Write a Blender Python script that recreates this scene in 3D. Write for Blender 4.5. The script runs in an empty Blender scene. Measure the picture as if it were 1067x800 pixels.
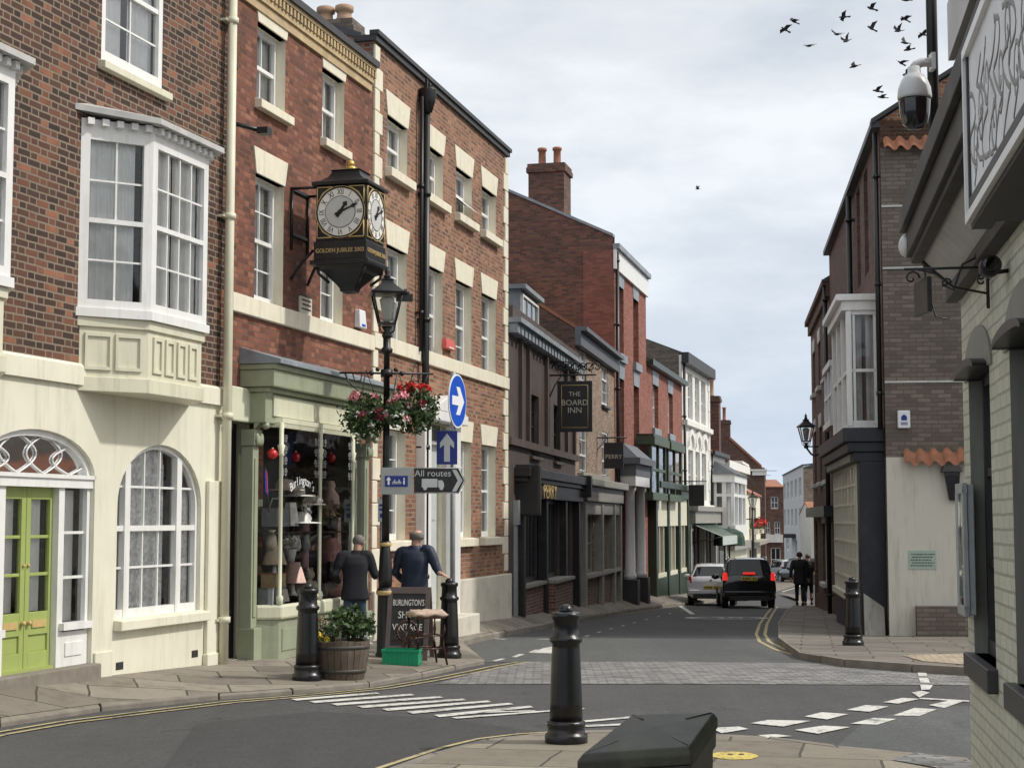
import bpy, bmesh, math, random
from mathutils import Vector, Matrix
from mathutils.geometry import intersect_ray_tri
random.seed(7)
R = math.radians; PI = math.pi
S = bpy.context.scene; COL = S.collection
# ------------------------------------------------------------------ camera geometry (used to survey the photograph)
FPX, CX, CY = 1700.0, 533.5, 400.0
PITCH = math.atan(141/1700.0); cP, sP = math.cos(PITCH), math.sin(PITCH)
EYE = Vector((0, 0, 1.66))
def ray(px, py):
    a = (px-CX)/FPX; b = (CY-py)/FPX
    return Vector((a, cP-b*sP, sP+b*cP))
GP = [(-60,-.1),(12,-.1),(17,-.14),(21,-.22),(25.5,-.38),(30,-.46),(36.6,-.66),(45,-.97),(54,-1.24),(60,-1.43),(80,-2.0),(120,-2.7),(170,-3),(4000,-3)]
def gz(Y):
    for (a, za), (b, zb) in zip(GP, GP[1:]):
        if Y <= b: return za+(zb-za)*(Y-a)/(b-a)
    return -3.0
def road(px, py, h=0.0):
    d = ray(px, py); t = 10.0
    for i in range(80): t = .5*t+.5*(gz(t*d.y)+h-EYE.z)/d.z
    p = EYE+d*t; p.z = gz(p.y)+h
    return p
def at(px, py, Y):
    d = ray(px, py); return EYE+d*(Y/d.y)
PAVE = []
def pave(px, py):
    d = ray(px, py); best = None
    for a, b, c in PAVE:
        q = intersect_ray_tri(a, b, c, d, EYE, True)
        if q is not None and (best is None or q.y < best.y): best = q
    return best.copy() if best is not None else road(px, py, .11)
def pave_z(x, y):
    for a, b, c in PAVE:
        q = intersect_ray_tri(a, b, c, Vector((0,0,-1)), Vector((x,y,50)), True)
        if q is not None: return q.z
    return gz(y)+.11
# ------------------------------------------------------------------ materials
M = {}
def node_mat(name):
    m = bpy.data.materials.new(name); m.use_nodes = True
    nt = m.node_tree; return m, nt, nt.nodes['Principled BSDF']
def N(nt, t, **kw):
    n = nt.nodes.new(t)
    for k, v in kw.items():
        if k in n.inputs: n.inputs[k].default_value = v
        else: setattr(n, k, v)
    return n
def L(nt, a, b): nt.links.new(a, b)
def mth(nt, op, a, b=None):
    n = nt.nodes.new('ShaderNodeMath'); n.operation = op
    for i, v in enumerate((a, b)):
        if v is None: continue
        if isinstance(v, (int, float)): n.inputs[i].default_value = v
        else: L(nt, v, n.inputs[i])
    return n.outputs[0]
def ramp(nt, fac, stops, interp='LINEAR'):
    n = nt.nodes.new('ShaderNodeValToRGB'); e = n.color_ramp.elements; n.color_ramp.interpolation = interp
    while len(e) < len(stops): e.new(.5)
    for i, (p, c) in enumerate(stops):
        e[i].position = p; e[i].color = (*c, 1) if len(c) == 3 else c
    L(nt, fac, n.inputs[0]); return n.outputs[0]
def mixc(nt, fac, a, b, mode='MIX'):
    n = nt.nodes.new('ShaderNodeMix'); n.data_type = 'RGBA'; n.blend_type = mode
    for i, v in ((0, fac), (6, a), (7, b)):
        if isinstance(v, (int, float)): n.inputs[i].default_value = v
        elif isinstance(v, tuple): n.inputs[i].default_value = (*v, 1)
        else: L(nt, v, n.inputs[i])
    return n.outputs[2]
def noise(nt, vec, scale, detail=4, rough=.6):
    n = N(nt, 'ShaderNodeTexNoise', Scale=scale, Detail=detail, Roughness=rough)
    if vec is not None: L(nt, vec, n.inputs['Vector'])
    return n.outputs['Fac']
def bump(nt, h, bs, strength=.4, dist=.01):
    b = N(nt, 'ShaderNodeBump', Strength=strength, Distance=dist); L(nt, h, b.inputs['Height']); L(nt, b.outputs[0], bs.inputs['Normal'])
def geo_vec(nt):
    return nt.nodes.new('ShaderNodeTexCoord').outputs['Object']
def paint(name, col, rough=.55, var=.18, scale=6, dirt=None, bmp=.0, metal=0, streak=False, coat=0):
    m, nt, bs = node_mat(name); v = geo_vec(nt)
    n1 = noise(nt, v, scale, 5); lo = tuple(c*(1-var) for c in col); hi = tuple(min(1, c*(1+var*.6)) for c in col)
    c = mixc(nt, ramp(nt, n1, [(.3,(0,0,0)),(.7,(1,1,1))]), lo, hi)
    if dirt:
        mp = N(nt, 'ShaderNodeMapping'); L(nt, v, mp.inputs[0]); mp.inputs['Scale'].default_value = (7, 7, .7) if streak else (1.4, 1.4, 1.4)
        c = mixc(nt, ramp(nt, noise(nt, mp.outputs[0], 1.3, 6, .7), [(.5,(0,0,0)),(.78,(.75,.75,.75))]), c, dirt)
    L(nt, c, bs.inputs['Base Color']); bs.inputs['Roughness'].default_value = rough; bs.inputs['Metallic'].default_value = metal
    bs.inputs['Coat Weight'].default_value = coat
    if bmp: bump(nt, noise(nt, v, scale*9, 4), bs, bmp, .006)
    M[name] = m; return m
def brick(name, stops, mortar, bond='flemish', cw=.225, ch=.073, stain=(.03,.025,.02), stain_amt=.35, ms=.011, scale_noise=.8, mort_show=1.0, rough=.88):
    m, nt, bs = node_mat(name); v = geo_vec(nt)
    sep = N(nt, 'ShaderNodeSeparateXYZ'); L(nt, v, sep.inputs[0])
    wob = mth(nt, 'MULTIPLY', mth(nt, 'SUBTRACT', noise(nt, v, 3.0, 2), .5), .018)
    u = mth(nt, 'ADD', mth(nt, 'ADD', sep.outputs[0], sep.outputs[1]), 40.0)
    z = mth(nt, 'ADD', mth(nt, 'ADD', sep.outputs[2], wob), 20.0)
    if bond == 'flemish':
        Pd = cw*1.5
        row = mth(nt, 'FLOOR', mth(nt, 'DIVIDE', z, ch)); par = mth(nt, 'MODULO', row, 2.0)
        q = mth(nt, 'ADD', mth(nt, 'DIVIDE', u, Pd), mth(nt, 'MULTIPLY', par, .5))
        fl = mth(nt, 'FLOOR', q); t = mth(nt, 'FRACT', q)
        w = mth(nt, 'ADD', mth(nt, 'MULTIPLY', mth(nt, 'MINIMUM', t, .667), .75), mth(nt, 'MULTIPLY', mth(nt, 'MAXIMUM', mth(nt, 'SUBTRACT', t, .667), 0.0), 1.5))
        u = mth(nt, 'MULTIPLY', mth(nt, 'ADD', w, fl), Pd); bw = Pd*.5; off = 0
    else: bw = cw; off = .5
    cb = N(nt, 'ShaderNodeCombineXYZ'); L(nt, u, cb.inputs[0]); L(nt, z, cb.inputs[1])
    bt = N(nt, 'ShaderNodeTexBrick'); bt.offset = off
    bt.inputs['Color1'].default_value = (0,0,0,1); bt.inputs['Color2'].default_value = (1,1,1,1); bt.inputs['Mortar'].default_value = (0,0,0,1)
    bt.inputs['Scale'].default_value = 1; bt.inputs['Mortar Size'].default_value = ms; bt.inputs['Mortar Smooth'].default_value = .25
    bt.inputs['Brick Width'].default_value = bw; bt.inputs['Row Height'].default_value = ch
    L(nt, cb.outputs[0], bt.inputs['Vector'])
    big = noise(nt, v, scale_noise, 4)
    f = mth(nt, 'ADD', bt.outputs['Color'], mth(nt, 'MULTIPLY', mth(nt, 'SUBTRACT', big, .5), .7))
    c = ramp(nt, f, stops)
    fine = noise(nt, v, 45, 4)
    c = mixc(nt, .5, c, mixc(nt, fine, (.45,.45,.45), (1.35,1.35,1.35)), 'MULTIPLY')
    mcol = mixc(nt, noise(nt, v, 5, 4), tuple(x*.6 for x in mortar), mortar)
    mf = mth(nt, 'MULTIPLY', bt.outputs['Fac'], mort_show)
    c = mixc(nt, mf, c, mcol)
    st = ramp(nt, noise(nt, v, 1.1, 6, .7), [(.45,(0,0,0)),(.8,(stain_amt,)*3)])
    c = mixc(nt, st, c, stain)
    L(nt, c, bs.inputs['Base Color']); bs.inputs['Roughness'].default_value = rough
    h = mth(nt, 'ADD', mth(nt, 'MULTIPLY', bt.outputs['Fac'], -1.0), mth(nt, 'MULTIPLY', fine, .6))
    bump(nt, h, bs, .55, .008)
    M[name] = m; return m
brick('brick_dark', [(.0,(.035,.021,.016)),(.40,(.068,.034,.024)),(.70,(.115,.05,.032)),(.90,(.175,.07,.042)),(1,(.31,.125,.07))], (.29,.225,.165), ms=.0105, stain_amt=.3)
brick('brick_red', [(.0,(.115,.042,.026)),(.35,(.19,.068,.040)),(.7,(.245,.086,.050)),(1,(.33,.14,.088))], (.20,.125,.09), ms=.009, stain_amt=.6, stain=(.065,.036,.028), mort_show=.7)
brick('brick_orange', [(.0,(.15,.060,.034)),(.35,(.25,.10,.054)),(.7,(.325,.135,.070)),(1,(.42,.20,.115))], (.33,.265,.20), ms=.012, stain_amt=.45, stain=(.075,.045,.032))
brick('brick_tan', [(.0,(.22,.15,.11)),(.5,(.34,.24,.17)),(1,(.43,.30,.22))], (.36,.31,.26), 'stretch', stain_amt=.35)
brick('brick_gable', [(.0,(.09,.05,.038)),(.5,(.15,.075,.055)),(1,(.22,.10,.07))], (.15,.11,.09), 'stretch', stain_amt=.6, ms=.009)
brick('brick_smooth', [(.0,(.22,.08,.058)),(.5,(.30,.112,.08)),(1,(.37,.15,.11))], (.30,.145,.11), 'stretch', stain_amt=.45, stain=(.12,.055,.045), ms=.006)
brick('brick_grey', [(.0,(.125,.102,.083)),(.5,(.17,.142,.117)),(1,(.22,.186,.154))], (.135,.114,.097), 'stretch', cw=.24, ch=.078, mort_show=.6, stain_amt=.5, ms=.010, stain=(.08,.07,.06))
brick('brick_brown', [(.0,(.07,.04,.03)),(.5,(.12,.06,.045)),(1,(.17,.085,.06))], (.14,.10,.08), 'stretch', stain_amt=.4)
brick('brick_sage', [(.0,(.52,.52,.41)),(.5,(.56,.56,.45)),(1,(.60,.60,.48))], (.43,.43,.34), 'stretch', cw=.235, ch=.078, stain_amt=.22, stain=(.28,.28,.22), ms=.009, rough=.5)
brick('brick_low', [(.0,(.10,.045,.035)),(.5,(.16,.065,.05)),(1,(.22,.09,.065))], (.3,.26,.22), 'stretch', stain_amt=.4)
paint('stucco', (.74,.715,.585), .8, .07, 1.6, dirt=(.50,.47,.36), bmp=.22, streak=True)
paint('stone_cream', (.76,.71,.57), .75, .07, 5, dirt=(.5,.45,.34), bmp=.1, streak=True)
paint('bay_cream', (.68,.655,.51), .5, .05, 5, dirt=(.42,.40,.28), streak=True)
paint('white', (.80,.80,.78), .38, .05, 5, dirt=(.58,.57,.53), streak=True)
paint('white_render', (.78,.77,.73), .8, .08, 2, dirt=(.45,.43,.38), bmp=.1, streak=True)
paint('grey_render', (.55,.55,.53), .8, .08, 2, dirt=(.35,.34,.32), bmp=.1, streak=True)
paint('plinth', (.62,.58,.49), .85, .1, 2.5, dirt=(.30,.26,.2), bmp=.2)
paint('lime', (.35,.42,.13), .32, .08, 4)
paint('sage', (.315,.345,.24), .5, .1, 4, dirt=(.2,.23,.14), streak=True)
paint('sage_dark', (.16,.18,.115), .5, .1, 4)
paint('cream_green', (.66,.66,.50), .5, .06, 4, dirt=(.42,.43,.3), streak=True)
paint('lead', (.24,.27,.30), .55, .2, 3, dirt=(.42,.45,.46))
paint('black', (.009,.009,.010), .4, .3, 10, dirt=(.03,.027,.025))
paint('bollard_black', (.006,.007,.009), .26, .4, 14, dirt=(.05,.035,.026), bmp=.22, streak=True)
paint('iron', (.02,.02,.022), .5, .3, 8)
paint('charcoal', (.032,.032,.034), .5, .2, 5, dirt=(.07,.066,.062))
paint('pub_grey', (.075,.054,.046), .65, .25, 3, dirt=(.17,.145,.125), streak=True)
paint('pub_dark', (.012,.011,.011), .45, .3, 5, dirt=(.06,.055,.05))
paint('shop_grey', (.31,.295,.26), .55, .15, 4, dirt=(.09,.085,.075), streak=True)
paint('lead_pale', (.50,.50,.48), .7, .12, 5, dirt=(.33,.34,.34)); paint('navy', (.009,.011,.019), .45, .25, 3, dirt=(.035,.04,.05))
paint('green_dark', (.02,.04,.022), .4, .2, 4)
paint('green_mid', (.06,.09,.05), .5, .15, 4)
paint('slate', (.075,.08,.09), .65, .3, 4)
paint('fascia_grey', (.12,.13,.15), .6, .15, 4)
paint('soffit', (.52,.51,.5), .6, .12, 3, dirt=(.3,.28,.26))
paint('win_grey', (.22,.22,.19), .5, .12, 4, dirt=(.13,.13,.11), streak=True)
paint('pantile', (.34,.14,.075), .75, .25, 8, dirt=(.12,.07,.05))
paint('terracotta', (.36,.15,.09), .8, .2, 6, dirt=(.15,.08,.06))
paint('clay_pot', (.45,.30,.2), .8, .2, 6, dirt=(.2,.15,.1))
paint('gold', (.62,.43,.13), .3, .15, 10, metal=.75)
paint('gilt', (.55,.40,.17), .45, .1, 10)
paint('dial', (.80,.78,.72), .4, .03, 6)
paint('dial_centre', (.55,.55,.53), .45, .05, 10)
paint('opal', (.78,.78,.74), .3, .05, 6)
paint('curtain_white', (.88,.88,.86), .9, .1, 5)
paint('curtain_grey', (.58,.58,.57), .9, .15, 5)
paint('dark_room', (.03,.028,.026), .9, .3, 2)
paint('lace', (.86,.86,.84), .9, .45, 22); paint('buff', (.50,.38,.22), .85, .2, 6, dirt=(.25,.18,.1))
paint('sign_blue', (.01,.09,.55), .35, .05, 6)
paint('sign_navy', (.012,.03,.22), .35, .05, 6)
paint('sign_white', (.85,.86,.87), .35, .04, 6)
paint('sign_silver', (.52,.55,.55), .4, .06, 6)
paint('sign_grey', (.36,.38,.37), .45, .06, 6)
paint('galv', (.40,.42,.42), .45, .15, 12, metal=.4)
paint('oak', (.10,.075,.055), .8, .35, 7, dirt=(.2,.17,.14), bmp=.25, streak=True)
paint('hoop', (.06,.055,.05), .6, .3, 8)
paint('mahogany', (.06,.022,.014), .35, .3, 8)
paint('fabric_pale', (.5,.38,.30), .9, .2, 12)
paint('crate_green', (.005,.28,.13), .35, .1, 8)
paint('board_frame', (.11,.085,.08), .6, .2, 8)
paint('chalk_black', (.022,.022,.024), .7, .3, 6)
paint('chalk', (.75,.74,.7), .9, .15, 20)
paint('skin', (.55,.32,.23), .55, .08, 12)
paint('skin_pink', (.58,.33,.25), .5, .08, 12)
paint('hair_grey', (.2,.18,.16), .8, .3, 40)
paint('hair_dark', (.03,.024,.02), .7, .3, 40)
paint('cloth_black', (.012,.013,.019), .85, .3, 20)
paint('cloth_navy', (.014,.024,.055), .6, .25, 14)
paint('denim', (.05,.085,.14), .85, .3, 14)
paint('cloth_dark', (.014,.014,.016), .85, .3, 14)
paint('shoe', (.02,.017,.015), .5, .2, 14)
paint('car_black', (.009,.010,.013), .12, .05, 3, coat=.6)
paint('car_white', (.56,.57,.60), .22, .03, 3, coat=.6)
paint('car_silver', (.42,.43,.44), .25, .05, 3, coat=.6)
paint('tyre', (.015,.015,.015), .85, .2, 14)
paint('alloy', (.35,.35,.36), .35, .1, 8, metal=.7)
paint('plastic_dark', (.02,.02,.022), .55, .2, 8)
paint('plate_yellow', (.62,.46,.06), .4, .05, 10)
paint('plaque_green', (.36,.47,.40), .5, .1, 8)
paint('ink', (.03,.04,.035), .6, .1, 8)
paint('alarm_white', (.75,.77,.78), .4, .04, 8)
paint('alarm_red', (.65,.12,.10), .4, .06, 8)
paint('cctv_grey', (.60,.61,.61), .35, .05, 8)
paint('bin_black', (.014,.015,.013), .45, .3, 10, dirt=(.05,.055,.03), bmp=.15)
paint('pub_sign', (.02,.019,.02), .4, .2, 8)
paint('cream_text', (.55,.50,.40), .6, .1, 10)
paint('scroll_grey', (.3,.29,.28), .7, .1, 8)
paint('fascia_dark', (.028,.025,.024), .6, .3, 5, dirt=(.09,.085,.08)); paint('sign_board', (.80,.80,.81), .6, .08, 3, dirt=(.45,.45,.45))
paint('road_white', (.68,.67,.63), .8, .2, 9, dirt=(.22,.21,.2))
paint('road_yellow', (.52,.43,.22), .8, .25, 9, dirt=(.22,.19,.13))
paint('spot_yellow', (.70,.55,.12), .8, .25, 9, dirt=(.35,.29,.16))
paint('kerb_stone', (.23,.205,.172), .9, .25, 4, dirt=(.12,.1,.085), bmp=.4)
paint('awning_green', (.03,.06,.045), .8, .2, 6)
paint('awning_pale', (.45,.5,.45), .8, .2, 6)
paint('bird', (.035,.035,.04), .8, .3, 20)
paint('peg_dark', (.03,.028,.026), .6, .2, 6)
paint('stem', (.07,.06,.03), .8, .3, 20)
for nm, c in (('hat_cream',(.6,.52,.42)),('hat_white',(.72,.70,.66)),('lamp_pink',(.62,.42,.36)),('lamp_beige',(.5,.40,.28)),('straw',(.46,.33,.18)),('wicker_grey',(.2,.22,.22)),
               ('dress_pink',(.45,.22,.2)),('vase_grey',(.3,.32,.33)),('vase_white',(.6,.6,.58)),('floral',(.42,.25,.26)),('flag_red',(.5,.03,.04)),('flag_blue',(.02,.04,.25)),('book_pale',(.55,.52,.45)),('shelf_wood',(.05,.04,.03))):
    paint(nm, c, .8, .2, 14)
paint('bauble', (.55,.015,.015), .15, .1, 6, coat=.5)
def leafmat(name, a, b):
    m, nt, bs = node_mat(name)
    oi = nt.nodes.new('ShaderNodeNewGeometry')
    c = mixc(nt, oi.outputs['Random Per Island'], a, b); L(nt, c, bs.inputs['Base Color']); bs.inputs['Roughness'].default_value = .55
    M[name] = m
leafmat('leaf', (.02,.045,.012), (.075,.13,.035)); leafmat('leaf_light', (.05,.09,.02), (.14,.19,.06))
leafmat('petal_pink', (.75,.22,.3), (.8,.4,.42)); leafmat('petal_red', (.55,.01,.015), (.75,.05,.04)); leafmat('petal_crimson', (.25,.005,.04), (.45,.02,.09)); leafmat('petal_yellow', (.65,.42,.02), (.75,.6,.08)); leafmat('petal_white', (.7,.68,.62), (.8,.8,.76))
def roadpaint(name, col):
    m, nt, bs = node_mat(name); v = geo_vec(nt)
    n1 = noise(nt, v, 22, 6, .75); n2 = noise(nt, v, 3.5, 4, .7); n3 = noise(nt, v, 110, 3)
    f = ramp(nt, mth(nt, 'ADD', mth(nt, 'MULTIPLY', n1, .6), mth(nt, 'MULTIPLY', n2, .4)), [(.50,(0,0,0)),(.60,(1,1,1))])
    c = mixc(nt, n3, tuple(x*.8 for x in col), col); c = mixc(nt, mth(nt, 'MULTIPLY', f, .8), c, (.075,.073,.07))
    L(nt, c, bs.inputs['Base Color']); bs.inputs['Roughness'].default_value = .85; M[name] = m
roadpaint('road_white', (.66,.65,.61)); roadpaint('road_yellow', (.50,.42,.22)); roadpaint('spot_yellow', (.68,.54,.14))
# glass: a thin pane, part reflecting and part clear
def glass(name, tint=(.75,.78,.78), ior=1.55, add=.03):
    m, nt, bs = node_mat(name); nt.nodes.remove(bs)
    out = nt.nodes['Material Output']
    tr = N(nt, 'ShaderNodeBsdfTransparent'); tr.inputs[0].default_value = (*tint, 1)
    gl = N(nt, 'ShaderNodeBsdfGlossy', Roughness=.04); gl.inputs[0].default_value = (.95,.97,1,1)
    n1 = noise(nt, geo_vec(nt), 1.6, 2); b = N(nt, 'ShaderNodeBump', Strength=.12, Distance=.05); L(nt, n1, b.inputs['Height']); L(nt, b.outputs[0], gl.inputs['Normal'])
    fr = N(nt, 'ShaderNodeFresnel', IOR=ior)
    f = mth(nt, 'ADD', mth(nt, 'MULTIPLY', fr.outputs[0], 1.25), add)
    mx = N(nt, 'ShaderNodeMixShader'); L(nt, f, mx.inputs[0]); L(nt, tr.outputs[0], mx.inputs[1]); L(nt, gl.outputs[0], mx.inputs[2]); L(nt, mx.outputs[0], out.inputs[0])
    M[name] = m
glass('glass', (.985,.99,.985), 1.45, .015); glass('glass_dark', (.22,.23,.24), 1.5, .02); glass('glass_lamp', (.9,.91,.9), 1.45, .03)
def lampmat(name, c, e):
    m, nt, bs = node_mat(name); bs.inputs['Base Color'].default_value = (*c, 1); bs.inputs['Emission Color'].default_value = (*c, 1); bs.inputs['Emission Strength'].default_value = e; bs.inputs['Roughness'].default_value = .25
    M[name] = m
lampmat('brake_lit', (.8,.03,.02), .75); lampmat('tail_red', (.35,.015,.02), .0)
# ground surfaces
def asphalt(name, c, patch):
    m, nt, bs = node_mat(name); v = geo_vec(nt)
    a = noise(nt, v, 120, 3, .75); b = noise(nt, v, .55, 5, .65); c3 = noise(nt, v, 6, 5, .7); c4_ = noise(nt, v, 28, 4, .75)
    col = mixc(nt, ramp(nt, a, [(.36,(0,0,0)),(.66,(1,1,1))]), tuple(x*.4 for x in c), tuple(x*1.75 for x in c))
    col = mixc(nt, ramp(nt, b, [(.4,(0,0,0)),(.65,(.65,.65,.65))]), col, patch)
    col = mixc(nt, ramp(nt, c3, [(.35,(.3,.3,.3)),(.55,(0,0,0))]), col, tuple(x*.5 for x in c))
    col = mixc(nt, .75, col, ramp(nt, c4_, [(.28,(.35,.35,.35)),(.72,(1.6,1.6,1.6))]), 'MULTIPLY')
    mp = N(nt, 'ShaderNodeMapping'); L(nt, v, mp.inputs[0]); mp.inputs['Rotation'].default_value = (0,0,.15); mp.inputs['Scale'].default_value = (1.3,.09,1)
    tr = ramp(nt, noise(nt, mp.outputs[0], 1, 4, .6), [(.42,(0,0,0)),(.68,(.5,.5,.5))])
    col = mixc(nt, tr, col, tuple(x*.62 for x in c))
    vo = N(nt, 'ShaderNodeTexVoronoi', Scale=.42); vo.feature = 'DISTANCE_TO_EDGE'
    wv = N(nt, 'ShaderNodeVectorMath'); wv.operation = 'ADD'; nv = N(nt, 'ShaderNodeTexNoise', Scale=2.2, Detail=4); L(nt, v, nv.inputs['Vector']); L(nt, v, wv.inputs[0]); L(nt, nv.outputs['Color'], wv.inputs[1]); L(nt, wv.outputs[0], vo.inputs['Vector'])
    cr = ramp(nt, vo.outputs['Distance'], [(.0,(.7,.7,.7)),(.010,(0,0,0))])
    col = mixc(nt, mth(nt, 'MULTIPLY', cr, ramp(nt, b, [(.5,(0,0,0)),(.6,(1,1,1))])), col, tuple(x*.3 for x in c))
    L(nt, col, bs.inputs['Base Color']); bs.inputs['Roughness'].default_value = .86; bump(nt, a, bs, .35, .004); M[name] = m
asphalt('asphalt', (.060,.060,.062), (.085,.084,.083)); asphalt('asphalt_dark', (.045,.045,.047), (.056,.056,.057)); asphalt('asphalt_old', (.085,.091,.090), (.12,.122,.118))
def slabs(name, bw, rh, ms, stops, mortar, rot, moss=None, bmp=.5, off=.5, wob=.0):
    m, nt, bs = node_mat(name); v = geo_vec(nt)
    mp = N(nt, 'ShaderNodeMapping'); L(nt, v, mp.inputs[0]); mp.inputs['Rotation'].default_value = (0,0,rot); mp.inputs['Location'].default_value = (50,50,0)
    vec = mp.outputs[0]
    if wob:
        nv = N(nt, 'ShaderNodeTexNoise', Scale=1.7, Detail=3); L(nt, v, nv.inputs['Vector'])
        sc = N(nt, 'ShaderNodeVectorMath'); sc.operation = 'SCALE'; sc.inputs['Scale'].default_value = wob; L(nt, nv.outputs['Color'], sc.inputs[0])
        ad = N(nt, 'ShaderNodeVectorMath'); ad.operation = 'ADD'; L(nt, vec, ad.inputs[0]); L(nt, sc.outputs[0], ad.inputs[1]); vec = ad.outputs[0]
    bt = N(nt, 'ShaderNodeTexBrick'); bt.offset = off; L(nt, vec, bt.inputs['Vector'])
    bt.inputs['Color1'].default_value = (0,0,0,1); bt.inputs['Color2'].default_value = (1,1,1,1); bt.inputs['Mortar'].default_value = (.5,.5,.5,1)
    bt.inputs['Scale'].default_value = 1; bt.inputs['Mortar Size'].default_value = ms; bt.inputs['Mortar Smooth'].default_value = .3; bt.inputs['Brick Width'].default_value = bw; bt.inputs['Row Height'].default_value = rh
    n1 = noise(nt, v, 1.5, 6, .7); n2 = noise(nt, v, 60, 4)
    f = mth(nt, 'ADD', mth(nt, 'MULTIPLY', bt.outputs['Color'], .75), mth(nt, 'MULTIPLY', n1, .35))
    c = ramp(nt, f, stops); c = mixc(nt, .5, c, mixc(nt, n2, (.5,.5,.5), (1.3,1.3,1.3)), 'MULTIPLY')
    c = mixc(nt, ramp(nt, noise(nt, v, 3.2, 6, .75), [(.5,(0,0,0)),(.72,(.65,.65,.65))]), c, tuple(x*.5 for x in stops[0][1]))
    c = mixc(nt, ramp(nt, noise(nt, v, 14, 4, .7), [(.62,(0,0,0)),(.68,(.5,.5,.5))]), c, tuple(x*.45 for x in stops[0][1]))
    c = mixc(nt, bt.outputs['Fac'], c, mortar)
    L(nt, c, bs.inputs['Base Color']); bs.inputs['Roughness'].default_value = .88
    bump(nt, mth(nt, 'ADD', mth(nt, 'MULTIPLY', bt.outputs['Fac'], -1.0), mth(nt, 'MULTIPLY', n2, .4)), bs, bmp, .01); M[name] = m
slabs('flags', .95, .62, .013, [(.1,(.145,.126,.103)),(.5,(.22,.193,.158)),(.9,(.29,.257,.21))], (.06,.052,.042), -.27, wob=.07)
slabs('flags_far', .95, .62, .016, [(.1,(.12,.106,.09)),(.5,(.175,.155,.132)),(.9,(.225,.2,.17))], (.07,.06,.05), .18, wob=.07)
slabs('flags_near', 1.15, .85, .012, [(.1,(.185,.162,.125)),(.5,(.245,.217,.17)),(.9,(.31,.275,.215))], (.07,.06,.05), .22, wob=.06)
slabs('setts', .21, .12, .014, [(.1,(.09,.089,.091)),(.35,(.19,.187,.186)),(.9,(.30,.294,.288))], (.12,.117,.112), .02, wob=.03, bmp=.9)
slabs('tactile', .2, .1, .008, [(.1,(.33,.26,.17)),(.5,(.42,.34,.24)),(.9,(.48,.40,.30))], (.16,.13,.1), .2)
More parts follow.
